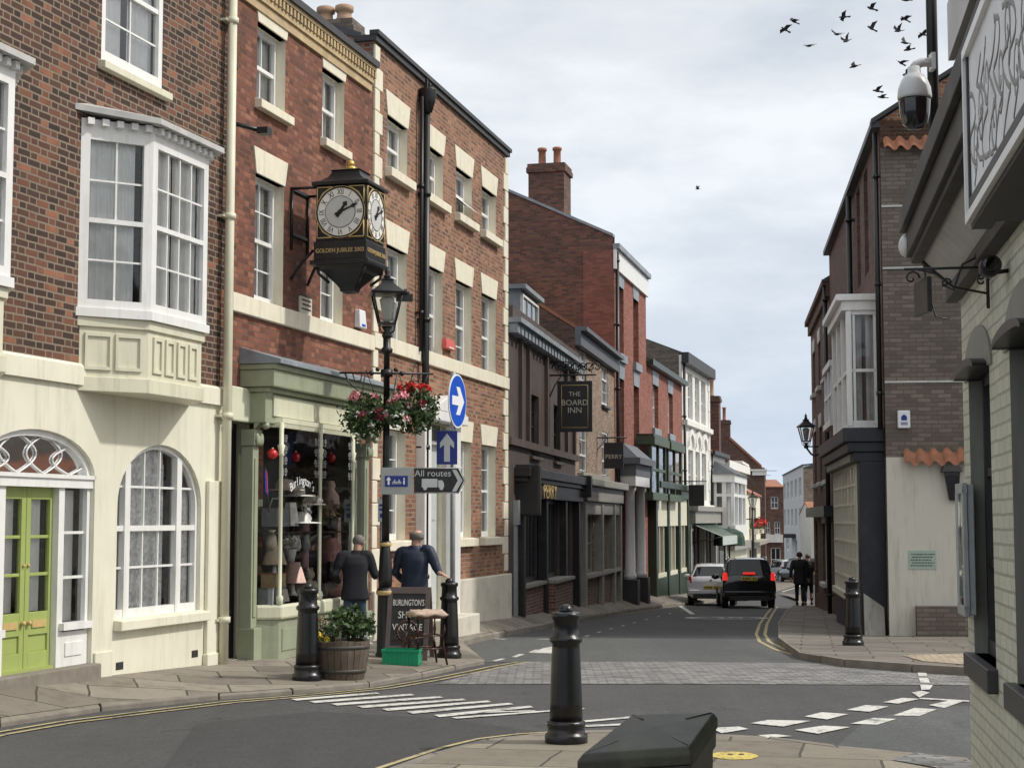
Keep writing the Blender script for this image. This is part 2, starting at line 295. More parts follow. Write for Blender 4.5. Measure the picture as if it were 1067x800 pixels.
# ------------------------------------------------------------------ mesh building
class MB:
    def __init__(s): s.v = []; s.f = []; s.mi = []; s.sm = []
    def add(s, vs, fs, m=0, smooth=False):
        o = len(s.v); s.v += [tuple(v) for v in vs]
        for f in fs: s.f.append([i+o for i in f]); s.mi.append(m); s.sm.append(smooth)
        return s
    def box(s, x0, x1, y0, y1, z0, z1, m=0):
        if x0 > x1: x0, x1 = x1, x0
        if y0 > y1: y0, y1 = y1, y0
        if z0 > z1: z0, z1 = z1, z0
        v = [(x, y, z) for z in (z0, z1) for y in (y0, y1) for x in (x0, x1)]
        return s.add(v, [(0,2,3,1),(4,5,7,6),(0,1,5,4),(2,6,7,3),(0,4,6,2),(1,3,7,5)], m)
    def hexa(s, v8, m=0):  # bottom 4 (ccw) then top 4
        return s.add(v8, [(3,2,1,0),(4,5,6,7),(0,1,5,4),(1,2,6,5),(2,3,7,6),(3,0,4,7)], m)
    def poly(s, pts, m=0): return s.add(pts, [tuple(range(len(pts)))], m)
    def prism(s, pts, plane, a, b, m=0):
        def P(u, w, t): return {'xz': (u, t, w), 'xy': (u, w, t), 'yz': (t, u, w)}[plane]
        n = len(pts); v = [P(u, w, a) for u, w in pts]+[P(u, w, b) for u, w in pts]
        return s.add(v, [tuple(range(n))[::-1], tuple(range(n, 2*n))]+[(i, (i+1) % n, n+(i+1) % n, n+i) for i in range(n)], m)
    def tube(s, pts, r, n=8, m=0, smooth=True):
        pts = [Vector(p) for p in pts]; k = len(pts); rs = r if isinstance(r, (list, tuple)) else [r]*k
        vs = []; up = Vector((0,0,1))
        for i, p in enumerate(pts):
            t = (pts[min(i+1, k-1)]-pts[max(i-1, 0)]).normalized()
            a = t.cross(up)
            if a.length < 1e-3: a = t.cross(Vector((0,1,0)))
            a.normalize(); b = t.cross(a)
            for j in range(n):
                q = 2*PI*j/n; vs.append(p+(a*math.cos(q)+b*math.sin(q))*rs[i])
        fs = [(i*n+j, i*n+(j+1) % n, (i+1)*n+(j+1) % n, (i+1)*n+j) for i in range(k-1) for j in range(n)]
        s.add(vs, fs, m, smooth); s.add([vs[j] for j in range(n)], [tuple(range(n))[::-1]], m); s.add([vs[(k-1)*n+j] for j in range(n)], [tuple(range(n))], m)
        return s
    def lathe(s, prof, c=(0,0,0), n=24, m=0, smooth=True, rot=0, axis='z'):
        vs = []
        for r, z in prof:
            for j in range(n):
                q = 2*PI*j/n+rot; a, b = r*math.cos(q), r*math.sin(q)
                d = {'z': (a, b, z), 'y': (a, z, b), 'x': (z, a, b)}[axis]
                vs.append((c[0]+d[0], c[1]+d[1], c[2]+d[2]))
        k = len(prof)
        fs = [(i*n+j, i*n+(j+1) % n, (i+1)*n+(j+1) % n, (i+1)*n+j) for i in range(k-1) for j in range(n)]
        s.add(vs, fs, m, smooth); s.add(vs[:n], [tuple(range(n))[::-1]], m); s.add(vs[-n:], [tuple(range(n))], m); return s
    def ball(s, c, rx, ry=None, rz=None, m=0, n=12, k=8):
        ry = ry or rx; rz = rz or rx; vs = []
        for i in range(k+1):
            t = PI*i/k
            for j in range(n):
                q = 2*PI*j/n; vs.append((c[0]+rx*math.sin(t)*math.cos(q), c[1]+ry*math.sin(t)*math.sin(q), c[2]-rz*math.cos(t)))
        return s.add(vs, [(i*n+j, i*n+(j+1) % n, (i+1)*n+(j+1) % n, (i+1)*n+j) for i in range(k) for j in range(n)], m, True)
    def build(s, name, mats, parent=None, loc=None, rotz=None, bevel=0, recalc=True, solid=0):
        me = bpy.data.meshes.new(name); me.from_pydata(s.v, [], s.f)
        for m in (mats if isinstance(mats, (list, tuple)) else [mats]): me.materials.append(M[m])
        me.polygons.foreach_set('material_index', s.mi); me.polygons.foreach_set('use_smooth', s.sm)
        bm = bmesh.new(); bm.from_mesh(me); bmesh.ops.remove_doubles(bm, verts=bm.verts, dist=1e-5)
        if recalc: bmesh.ops.recalc_face_normals(bm, faces=bm.faces)
        bm.to_mesh(me); bm.free(); me.update()
        o = bpy.data.objects.new(name, me); COL.objects.link(o)
        if parent: o.parent = parent
        if loc is not None: o.location = loc
        if rotz is not None: o.rotation_euler.z = rotz
        if solid: q = o.modifiers.new('t', 'SOLIDIFY'); q.thickness = solid; q.offset = 0
        if bevel: q = o.modifiers.new('b', 'BEVEL'); q.width = bevel; q.segments = 2; q.limit_method = 'ANGLE'; q.angle_limit = R(40)
        return o
def tag(o, label=None, cat=None, group=None, kind=None):
    if label: o['label'] = label
    if cat: o['category'] = cat
    if group: o['group'] = group
    if kind: o['kind'] = kind
    return o
def thing(name, label, cat, loc=(0,0,0), rotz=0, group=None):
    o = bpy.data.objects.new(name, None); COL.objects.link(o); o.empty_display_size = .2
    o.location = loc; o.rotation_euler = (0,0,rotz); return tag(o, label, cat, group)
def copy_tree(o, parent=None):
    c = o.copy(); COL.objects.link(c)
    if parent: c.parent = parent
    for ch in list(o.children): copy_tree(ch, c)
    return c
def text(s, size, mat, parent, loc, rot=(PI/2,0,0), ext=.003, name='lettering', align='CENTER', sx=1):
    cu = bpy.data.curves.new(name, 'FONT'); cu.body = s; cu.size = size; cu.extrude = ext; cu.align_x = align; cu.align_y = 'CENTER'; cu.resolution_u = 3
    t = bpy.data.objects.new(name, cu); me = bpy.data.meshes.new_from_object(t); bpy.data.objects.remove(t)
    me.materials.clear(); me.materials.append(M[mat])
    o = bpy.data.objects.new(name, me); COL.objects.link(o); o.parent = parent; o.location = loc; o.rotation_euler = rot; o.scale = (sx,1,1); return o
def leaves(mb, c, rx, ry, rz, n, size, m=0, lo=.35, flat=0.0, bottom=-1.0):
    for i in range(n):
        while True:
            p = Vector((random.uniform(-1,1), random.uniform(-1,1), random.uniform(bottom,1)))
            if lo < p.length <= 1: break
        k = 1+.22*math.sin(p.x*5+c[0]*9)*math.cos(p.y*4+p.z*5)
        q = Vector((c[0]+p.x*rx*k, c[1]+p.y*ry*k, c[2]+p.z*rz*k))
        u = Vector((random.gauss(0,1), random.gauss(0,1), random.gauss(0,1))).normalized(); w = u.cross(Vector((random.gauss(0,1), random.gauss(0,1), random.gauss(0,1)))).normalized()
        s_ = size*random.uniform(.6,1.3)
        mb.add([q-u*s_, q+w*s_*.5-u*s_*.1, q+u*s_, q-w*s_*.5-u*s_*.1], [(0,1,2,3)], m)
# ------------------------------------------------------------------ buildings: a facade is a plane with its own frame (x along, y inward, z up)
class Facade:
    def __init__(s, p0, p1, zb, name, label, cat):
        s.p0 = Vector(p0); s.p1 = Vector(p1); s.zb = zb; d = (s.p1-s.p0); s.W = d.length; s.d = d/s.W; s.n = Vector((s.d.y, -s.d.x))
        s.root = thing(name, label, cat, (s.p0.x, s.p0.y, zb), math.atan2(s.d.y, s.d.x))
    def P(s, px, py, off=0.0):
        o = s.p0+s.n*off; r = ray(px, py); t = (o.x*s.n.x+o.y*s.n.y)/(r.x*s.n.x+r.y*s.n.y)
        X, Y, Z = t*r.x, t*r.y, EYE.z+t*r.z
        return ((X-o.x)*s.d.x+(Y-o.y)*s.d.y, Z-s.zb)
    def X(s, px, py, off=0.0): return s.P(px, py, off)[0]
    def Z(s, px, py, off=0.0): return s.P(px, py, off)[1]
    def G(s, lx, off=0.0):
        p = s.p0+s.d*lx+s.n*off; return p
    def W3(s, lx, off, lz):
        p = s.G(lx, off); return Vector((p.x, p.y, s.zb+lz))
    def tan_to(p0, tan, px, py):
        r = ray(px, py); u = r.x/r.y; t = (u*p0[1]-p0[0])/(tan-u); return (p0[0]+tan*t, p0[1]+t)
def wall(F, H, D, ops, mats, rev=.13, ridge=None, z0=-.9, x0=0.0, W=None, name='wall', parent=None, gables=True):
    """front with real openings, reveals, side walls, back; mats[0] brick, mats[1] reveals"""
    W = F.W if W is None else W; b = MB()
    xs = sorted({x0, W} | {o['x0'] for o in ops} | {o['x1'] for o in ops}); zs = sorted({z0, H} | {o['z0'] for o in ops} | {o['z1'] for o in ops})
    for xa, xb in zip(xs, xs[1:]):
        for za, zb in zip(zs, zs[1:]):
            mx, mz = (xa+xb)/2, (za+zb)/2
            if any(o['x0'] < mx < o['x1'] and o['z0'] < mz < o['z1'] for o in ops): continue
            b.poly([(xa,0,za),(xb,0,za),(xb,0,zb),(xa,0,zb)])
    for o in ops:
        xa, xb, za, zb = o['x0'], o['x1'], o['z0'], o['z1']; rv = o.get('rev', rev); zc = o.get('spring', zb); mr = o.get('m', 1 if len(mats) > 1 else 0)
        b.poly([(xa,0,za),(xa,rv,za),(xa,rv,zc),(xa,0,zc)], mr); b.poly([(xb,0,za),(xb,0,zc),(xb,rv,zc),(xb,rv,za)], mr); b.poly([(xa,0,za),(xb,0,za),(xb,rv,za),(xa,rv,za)], mr)
        if zc < zb:
            c = (xa+xb)/2; a = (xb-xa)/2; n = 20
            pt = [(c-a*math.cos(PI*i/n), zc+(zb-zc)*math.sin(PI*i/n)) for i in range(n+1)]
            for i in range(n):
                (u0, w0), (u1, w1) = pt[i], pt[i+1]; k = (xa, zb) if i < n/2 else (xb, zb)
                b.poly([(u0,0,w0),(u1,0,w1),(k[0],0,k[1])]); b.poly([(u0,0,w0),(u0,rv,w0),(u1,rv,w1),(u1,0,w1)], mr)
        else: b.poly([(xa,0,zb),(xa,rv,zb),(xb,rv,zb),(xb,0,zb)], mr)
    for x in (x0, W):
        pts = [(x,0,z0),(x,D,z0),(x,D,H)]+([(x,ridge[0],ridge[1])] if ridge and gables else [])+[(x,0,H)]
        b.poly(pts, 0)
    b.poly([(x0,D,z0),(W,D,z0),(W,D,H),(x0,D,H)])
    return b.build(name, list(mats), parent or F.root, recalc=False)
def roof(F, H, D, ridge, mat='slate', x0=-.02, W=None, over=.12, th=.1, name='roof'):
    W = F.W+.02 if W is None else W; ry, rz = ridge; b = MB(); k = (rz-H)/ry
    b.prism([(-over, H-over*k+.02), (ry, rz+.02), (D+over, H-over*k+.02), (D+over, H-over*k+.02+th), (ry, rz+.02+th), (-over, H-over*k+.02+th)], 'yz', x0, W)
    return b.build(name, mat, F.root)
def chimney(F, x, y, z, w, d, h, pots, mat='brick_brown', potmat='terracotta', poth=.6):
    b = MB(); b.box(x-w/2, x+w/2, y-d/2, y+d/2, z, z+h); b.box(x-w/2-.06, x+w/2+.06, y-d/2-.06, y+d/2+.06, z+h-.28, z+h-.12); b.box(x-w/2-.03, x+w/2+.03, y-d/2-.03, y+d/2+.03, z+h-.119, z+h)
    c = b.build('chimney', mat, F.root)
    for i in range(pots):
        yy = y+(i-(pots-1)/2)*d/max(pots, 1)*.85
        p = MB(); p.lathe([(.13,0),(.15,.05),(.12,.1),(.115,poth-.12),(.15,poth-.1),(.15,poth-.02),(.11,poth),(.09,poth)], (x, yy, z+h), 14); p.build('chimney_pot', potmat, c)
def curtain(par, x0, x1, z0, z1, y, mat, gap=0.0, amp=.03, waves=7):
    amp *= .4
    b = MB()
    spans = [(x0, x1)] if gap <= 0 else [(x0, x0+(x1-x0)*(.5-gap/2)), (x1-(x1-x0)*(.5-gap/2), x1)]
    for xa, xb in spans:
        n = max(10, int((xb-xa)*waves*6)); vs = []
        for i in range(n+1):
            x = xa+(xb-xa)*i/n; yy = y+amp*math.sin(x*waves*2*PI*1.3+z0)+amp*.5*math.sin(x*waves*7.1)
            vs += [(x, yy, z0), (x, yy+amp*.2*math.sin(x*31), z1)]
        b.add(vs, [(2*i, 2*i+2, 2*i+3, 2*i+1) for i in range(n)], 0, True)
    return b.build('curtain', mat, par, recalc=False)
def sash(F, x0, x1, z0, z1, rec=.1, cols=2, rows=2, fm='white', fw=.055, bar=.02, cur='curtain_grey', gap=0.0, name='window', dbl=True, g='glass', parent=None, ajar=False):
    b = MB(); y = rec; y2 = rec+.07
    b.box(x0, x0+fw, y, y2, z0, z1); b.box(x1-fw, x1, y, y2, z0, z1); b.box(x0+fw, x1-fw, y, y2, z1-fw, z1); b.box(x0+fw, x1-fw, y, y2, z0, z0+fw*1.4)
    zc = (z0+z1)/2
    if dbl: b.box(x0+fw, x1-fw, y+.008, y2-.004, zc-.025, zc+.025)
    halves = [(z0+fw*1.4, zc-.025, y+.032), (zc+.025, z1-fw, y+.012)] if dbl else [(z0+fw*1.4, z1-fw, y+.02)]
    for za, zb, yy in halves:
        for i in range(1, cols):
            x = x0+fw+(x1-x0-2*fw)*i/cols; b.box(x-bar/2, x+bar/2, yy, yy+.025, za, zb)
        for i in range(1, rows):
            z = za+(zb-za)*i/rows; b.box(x0+fw, x1-fw, yy+.002, yy+.023, z-bar/2, z+bar/2)
    if ajar:
        b.add([(x0+.08,y+.01,zc-.05),(x1-.08,y+.01,zc-.05),(x1-.08,y-.3,z0+.12),(x0+.08,y-.3,z0+.12),(x0+.08,y-.03,zc-.05),(x1-.08,y-.03,zc-.05),(x1-.08,y-.34,z0+.12),(x0+.08,y-.34,z0+.12)], [(0,1,2,3),(4,5,6,7),(0,1,5,4),(2,3,7,6)])
    w = b.build(name, fm, parent or F.root)
    q = MB(); q.poly([(x0+fw*.6,y+.045,z0+fw),(x1-fw*.6,y+.045,z0+fw),(x1-fw*.6,y+.045,z1-fw*.6),(x0+fw*.6,y+.045,z1-fw*.6)]); q.build('glass', g, w, recalc=False)
    if cur: curtain(w, x0+fw*.7, x1-fw*.7, z0+fw, z1-fw*.7, y+.12, cur, gap)
    else:
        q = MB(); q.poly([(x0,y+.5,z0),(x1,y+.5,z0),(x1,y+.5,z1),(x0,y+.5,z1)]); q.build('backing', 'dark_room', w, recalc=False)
    return w
def sill(F, x0, x1, z, h=.09, out=.09, mat='stone_cream', parent=None, y1=.08, name='sill'):
    b = MB(); b.hexa([(x0,-out,z-h),(x1,-out,z-h),(x1,y1,z-h),(x0,y1,z-h),(x0,-out,z-.02),(x1,-out,z-.02),(x1,y1,z+.004),(x0,y1,z+.004)]); return b.build(name, mat, parent or F.root, bevel=.008)
def lintel(F, x0, x1, z, h, splay, mat='stone_cream', out=.02, parent=None, arch=0.0):
    b = MB(); top = [(x1+splay, z+h), (x0-splay, z+h)]
    if arch: top = [(x1+splay-(x1-x0+2*splay)*i/8, z+h+arch*math.sin(PI*i/8)) for i in range(9)]
    b.prism([(x0-.005, z), (x1+.005, z)]+top, 'xz', -out, .1); return b.build('lintel', mat, parent or F.root, bevel=.006)
def pipe(F, x, z0, z1, r=.05, mat='black', y=-.09, brk=1.6, name='drainpipe'):
    b = MB(); b.tube([(x,y,z0),(x,y,z1)], r, 12); z = z0+.6
    while z < z1:
        b.tube([(x,y,z),(x,y,z+.07)], r*1.35, 12); b.box(x-r*1.9, x+r*1.9, y+.03, .02, z+.02, z+.05); z += brk
    return b.build(name, mat, F.root)
EXPOSURE = 0.0; SUN_E = 2.7
brick('brick_mid', [(.0,(.17,.07,.055)),(.5,(.23,.09,.07)),(1,(.28,.115,.09))], (.2,.11,.09), 'stretch', stain_amt=.5, stain=(.1,.05,.04), ms=.008)
paint('render_dim', (.60,.58,.50), .85, .06, 2, dirt=(.33,.31,.26), bmp=.12, streak=True)
paint('bin_lid', (.026,.028,.019), .55, .45, 6, dirt=(.10,.105,.05), bmp=.3)
paint('glass_car', (.012,.014,.016), .06, .1, 3)
# ================================================================== camera, light, sky
S.render.engine = 'CYCLES'
S.view_settings.view_transform = 'Standard'; S.view_settings.look = 'None'; S.view_settings.gamma = 1; S.view_settings.exposure = EXPOSURE
S.cycles.use_denoising = True; S.cycles.transparent_max_bounces = 12; S.cycles.max_bounces = 7
cam = bpy.data.objects.new('camera', bpy.data.cameras.new('camera')); COL.objects.link(cam); S.camera = cam
cam.data.sensor_width = 36; cam.data.lens = FPX/1067*36; cam.data.clip_start = .1; cam.data.clip_end = 6000
cam.location = EYE; cam.rotation_euler = (PI/2+PITCH, 0, 0)
SUN_EL, SUN_AZ = 46.0, 94.0      # azimuth clockwise from +Y: the sun stands over the right-hand roofs
sd = Vector((math.sin(R(SUN_AZ))*math.cos(R(SUN_EL)), math.cos(R(SUN_AZ))*math.cos(R(SUN_EL)), math.sin(R(SUN_EL))))
sl = bpy.data.lights.new('sun', 'SUN'); sl.energy = SUN_E; sl.angle = R(2.5); sl.color = (1, .955, .88)
so = bpy.data.objects.new('sun', sl); COL.objects.link(so); so.rotation_euler = sd.to_track_quat('Z', 'Y').to_euler()
wd = bpy.data.worlds.new('World'); S.world = wd; wd.use_nodes = True; nt = wd.node_tree; bg = nt.nodes['Background']; bg.inputs[1].default_value = .1
sky = nt.nodes.new('ShaderNodeTexSky'); sky.sky_type = 'NISHITA'; sky.sun_disc = False; sky.sun_elevation = R(SUN_EL); sky.sun_rotation = R(SUN_AZ)
tc = nt.nodes.new('ShaderNodeTexCoord'); sp = nt.nodes.new('ShaderNodeSeparateXYZ'); L(nt, tc.outputs['Generated'], sp.inputs[0])
mp = nt.nodes.new('ShaderNodeMapping'); mp.inputs['Scale'].default_value = (3.2, 3.2, 8.5); mp.inputs['Location'].default_value = (.7, .0, .15); L(nt, tc.outputs['Generated'], mp.inputs[0])
cn = noise(nt, mp.outputs[0], 1.45, 7, .58)
zz = mth(nt, 'MAXIMUM', sp.outputs[2], 0.0)
dk = ramp(nt, cn, [(.30, (6.4,7.0,7.75)), (.5, (7.8,8.2,8.75)), (.64, (9.3,9.55,9.9))])
up_ = ramp(nt, zz, [(0, (.80,.88,.99)), (.10, (.90,.95,1.0)), (.28, (1.02,1.02,1.02)), (.8, (1.12,1.11,1.1))])
cl = mixc(nt, 1.0, dk, up_, 'MULTIPLY')
dp = nt.nodes.new('ShaderNodeVectorMath'); dp.operation = 'DOT_PRODUCT'; L(nt, tc.outputs['Generated'], dp.inputs[0]); dp.inputs[1].default_value = sd
glow = mth(nt, 'POWER', mth(nt, 'MAXIMUM', dp.outputs['Value'], 0.0), 3.0)
cl = mixc(nt, glow, cl, (14.0, 13.6, 12.9))
mixf = ramp(nt, cn, [(.28, (.90,)*3), (.45, (.98,)*3)])
L(nt, mixc(nt, mixf, sky.outputs[0], cl), bg.inputs[0])
# ================================================================== the facades' lines on the plan
E0 = (-3.467, 19.5)
F0 = Facade((E0[0]-.302*9, E0[1]-9), E0, -.05, 'cream_brick_house', 'dark brick house over a cream rendered ground floor with a lime green double door', 'house')
T = Facade.tan_to
e1 = T(E0, .274, 385, 660); e2 = T(e1, .25, 528, 640); e3 = T(e2, .178, 600, 628); e4 = T(e3, .19, 641, 622); e5 = T(e4, .235, 675, 619); e6 = T(e5, .235, 712, 614)
e7 = T(e6, .26, 741, 611); e8 = T(e7, .25, 757, 609); e9 = T(e8, .23, 779, 607); e10 = T(e9, .2, 793, 605)
F1 = Facade(E0, e1, -.08, 'red_brick_house', 'red brick house with a sage green shopfront and the public clock on its wall', 'house')
F2 = Facade(e1, e2, -.2, 'red_brick_house', 'long red brick house with cream quoins and a white fan hooded doorway', 'house')
F3 = Facade(e2, e3, -.45, 'dark_pub', 'brown painted pub with a black shopfront beyond the cream quoins', 'pub')
F4 = Facade(e3, e4, -.68, 'tan_brick_house', 'narrow tan brick house with a grey ground floor shopfront', 'house')
F5 = Facade(e4, e5, -.95, 'red_brick_house', 'tallest smooth red brick house with a white columned doorway', 'house')
F6 = Facade(e5, e6, -1.15, 'red_brick_house', 'low smooth red brick house with a dark green bay window and shopfront', 'house')
F7 = Facade(e6, e7, -1.4, 'white_shop_building', 'tall narrow white building with a grey brick gable', 'building')
F8 = Facade(e7, e8, -1.55, 'white_house', 'small plain white house with a grey slate roof beside the tall chimney', 'house')
F9 = Facade(e8, e9, -1.9, 'white_house', 'white house with a slate hooded bay window behind the far lamp post', 'house')
F10 = Facade(e9, e10, -2.3, 'cream_house', 'cream house with window boxes at the end of the left row', 'house')
C1 = (6.75, 29.45); r1b = T(C1, .13, 868, 520); r2b = T(r1b, .13, 848, 560)
G1 = Facade(r1b, C1, -.42, 'brick_gable_house', 'dark brick house with a grey brown gable over a cream rendered wall', 'house')
G2 = Facade(r2b, r1b, -1.0, 'dark_brick_house', 'dark red brick house in shade beyond the gable house', 'house')
KP = (2.855, 10.3); PB = Facade(KP, (KP[0]-.169*6.0, KP[1]-6.0), 0.0, 'sage_brick_pub', 'sage painted brick corner pub with black window frames', 'pub')
# ================================================================== ground
b = MB(); ys = [-60,-20,0,6]+[12+i*.5 for i in range(0, 60)]+list(range(42, 124, 2))+[130,150,170,250,500,1200,4000]; xs_ = [-1500,-300,-60,-20,-8,-4,-2,0,2,4,6,8,12,20,30,60,300,1500]
b.add([(x, y, gz(y)) for y in ys for x in xs_], [(j*len(xs_)+i, j*len(xs_)+i+1, (j+1)*len(xs_)+i+1, (j+1)*len(xs_)+i) for j in range(len(ys)-1) for i in range(len(xs_)-1)])
tag(b.build('road', 'asphalt', recalc=False), kind='structure')
def sheet(name, pts, mat, h=.004, parent=None, step=.6):
    """a thin painted or laid sheet that follows the road; pts are road points in order"""
    bm = bmesh.new(); vs = [bm.verts.new((p[0], p[1], 0)) for p in pts]; bm.faces.new(vs)
    bmesh.ops.triangulate(bm, faces=bm.faces)
    y0 = min(p[1] for p in pts); y1 = max(p[1] for p in pts)
    for g in [y for y in ys if y0 < y < y1]: bmesh.ops.bisect_plane(bm, geom=bm.verts[:]+bm.edges[:]+bm.faces[:], plane_co=(0,g,0), plane_no=(0,1,0))
    for v in bm.verts: v.co.z = gz(v.co.y)+h
    bmesh.ops.recalc_face_normals(bm, faces=bm.faces)
    if bm.faces[:][0].normal.z < 0: bmesh.ops.reverse_faces(bm, faces=bm.faces)
    me = bpy.data.meshes.new(name); bm.to_mesh(me); bm.free(); me.materials.append(M[mat]); o = bpy.data.objects.new(name, me); COL.objects.link(o)
    if parent: o.parent = parent
    return o
def rp(q): return [road(*p) for p in q]
old = rp([(470,690),(486,668),(535,663),(640,662.5),(790,662.5),(815,664),(832,680),(880,690),(1010,698),(1150,708),(1150,780),(1010,783),(880,772),(820,770),(850,760),(1000,735),(1005,722),(1002,712),(455,712)])
tag(sheet('road_patch', rp([(480,690),(486,668),(535,663),(640,662.5),(790,662.5),(812,664),(832,681),(880,690),(950,695),(940,692.5),(540,689.5)]), 'asphalt_old', .004), kind='structure')
tag(sheet('road_patch', rp([(865,783),(905,748),(990,735),(1150,742),(1150,806),(1010,795)]), 'asphalt_old', .004), kind='structure')
tag(sheet('road_patch', rp([(205,753),(330,741),(470,749),(560,762),(470,781),(420,797),(370,830),(150,830)]), 'asphalt_dark', .003), kind='structure')
tag(sheet('sett_band', rp([(452,713),(545,689.5),(700,689.5),(950,692.5),(1150,697),(1150,715),(1005,714),(700,712.5)]), 'setts', .006), kind='structure')
# pavements: strips between the wall line and the kerb line, with kerb stones
def strip(name, pairs, mat, kerbname='kerb', drop=.28, kerbside=True):
    for (w0, k0), (w1, k1) in zip(pairs, pairs[1:]):
        PAVE.append((w0, k0, k1)); PAVE.append((w0, k1, w1))
    b = MB(); n = len(pairs); vs = []
    for w, k in pairs:
        dn = (w-k).normalized(); vs += [w, k+dn*.13]
    b.add(vs, [(2*i, 2*i+1, 2*i+3, 2*i+2) for i in range(n-1)])
    tag(b.build(name, mat, recalc=True), kind='structure')
    b = MB()
    for i in range(n-1):
        k0, k1 = pairs[i][1], pairs[i+1][1]; ln = (k1-k0).length; m = max(1, int(ln/.9))
        d0 = (pairs[i][0]-k0).normalized(); d1 = (pairs[i+1][0]-k1).normalized()
        for j in range(m):
            t0, t1 = j/m+.004/max(ln,.1)*2, (j+1)/m-.004/max(ln,.1)*2
            a = k0.lerp(k1, t0); c = k0.lerp(k1, t1); da = d0.lerp(d1, t0)*.14; dc = d0.lerp(d1, t1)*.14; w = random.uniform(-.006,.006)
            up = Vector((0,0,w+.002)); dn = Vector((0,0,-drop))
            b.hexa([a+dn, c+dn, c+dc+dn, a+da+dn, a+up, c+up, c+dc+up, a+da+up])
    tag(b.build(kerbname, 'kerb_stone', bevel=.015), kind='structure')
def fw(F, px, py, off=-.06):
    lx = F.X(px, py); p = F.G(lx, off); return Vector((p.x, p.y, F.zb+F.Z(px, py)))
def kp(px, py, h=.1): return road(px, py, h)
strip('pavement', [(fw(F0,-60,718), kp(-60,765,.05)), (fw(F0,0,712), kp(0,751.5,.05)), (fw(F0,95,705), kp(105,735.5,.05)), (fw(F0,228,690), kp(228,723.5,.05)), (fw(F1,262,684), kp(305,718,.05)), (fw(F1,330,674), kp(385,711,.05)), (fw(F1,380,668), kp(440,700.5,.06)),
   (fw(F2,430,656), kp(505,687,.06)), (fw(F2,450,652), kp(482,668,.08)), (fw(F2,480,646), kp(500,662.5)), (fw(F2,526,640.5), kp(540,655))], 'flags')
strip('pavement', [(fw(F2,526,640.5), kp(540,655)), (fw(F3,540,639), kp(560,651.5)), (fw(F3,598,628.5), kp(605,643)), (fw(F4,639,623), kp(650,635.5)), (fw(F5,672,619.5), kp(690,630)), (fw(F6,710,616), kp(724,627)), (fw(F7,740,613), kp(752,623)),
   (fw(F8,756,611), kp(772,621)), (fw(F9,778,609), kp(800,617)), (fw(F10,792,606), kp(828,608.5)), (Vector((18,112,-2.5)), kp(833,603)), (Vector((17,150,-2.8)), kp(817,592))], 'flags_far')
def gw(F, px, py): return fw(F, px, py)
strip('pavement', [(Vector((13,80,-1.9)), kp(836,620)), (gw(G2,849,631), kp(828,630)), (gw(G2,860,636), kp(818,636)), (gw(G1,872,640), kp(811,648)), (gw(G1,900,652), kp(811,664)), (gw(G1,922,660.5), kp(832,679)), (Vector((8.3,29.2,-.40)), kp(880,687)), (Vector((10.5,29.0,-.38)), kp(950,692)), (Vector((14,28.7,-.36)), kp(1010,695.5)), (Vector((26,28,-.3)), kp(1300,718))], 'flags_far')
near = [(-2.2,-6),(-1.75,4),(-1.35,9)]
K = [Vector((x,y,gz(y)+.06)) for x, y in near]+[kp(*q,.06) for q in [(395,803),(450,783),(506,768.5),(573,761.5),(640,760.5),(700,761.5),(800,767),(870,776),(1010,789),(1100,797)]]+[Vector((9,11.0,-.03)), Vector((30,10.8,-.03))]
Wn = [Vector((2.5,-6,-.0)), Vector((2.4,2,-.0)), Vector((2.3,6,-.0))]+[Vector((x,y,-.01)) for x, y in [(.4,9),(.6,9.2),(.8,9.4),(1.0,9.5),(1.2,9.6),(1.5,9.7),(1.8,9.8),(2.3,9.9),(2.9,10.0),(3.4,10.1),(9,10.1),(30,10)]]
strip('pavement', list(zip(Wn, K)), 'flags_near')
b = MB(); b.add([Wn[0]+Vector((0,0,.0)), Wn[1], Wn[2], *Wn[3:13], Vector((3.2,-6,.02))], [tuple(range(14))]); tag(b.build('pavement', 'flags_near'), kind='structure')
PAVE.append((Wn[2], Wn[3], Vector((3,6,.02)))); PAVE.append((Wn[3], Vector((3.4,10.1,.01)), Vector((3,6,.02)))); PAVE.append((Wn[1], Wn[2], Vector((3,6,.02))))
b = MB(); q = [pave(930,792), pave(955,784), Vector((3.3,11.3,-.02)), Vector((3.2,10.7,-.016))]; b.poly([p+Vector((0,0,.006)) for p in q]); tag(b.build('tactile_paving', 'setts', recalc=False), kind='structure')
q = [pave(940,683), pave(1003,681), pave(1012,693), pave(962,689)]; b = MB(); b.poly([p+Vector((0,0,.008)) for p in q]); tag(b.build('tactile_paving', 'tactile', recalc=False), kind='structure')
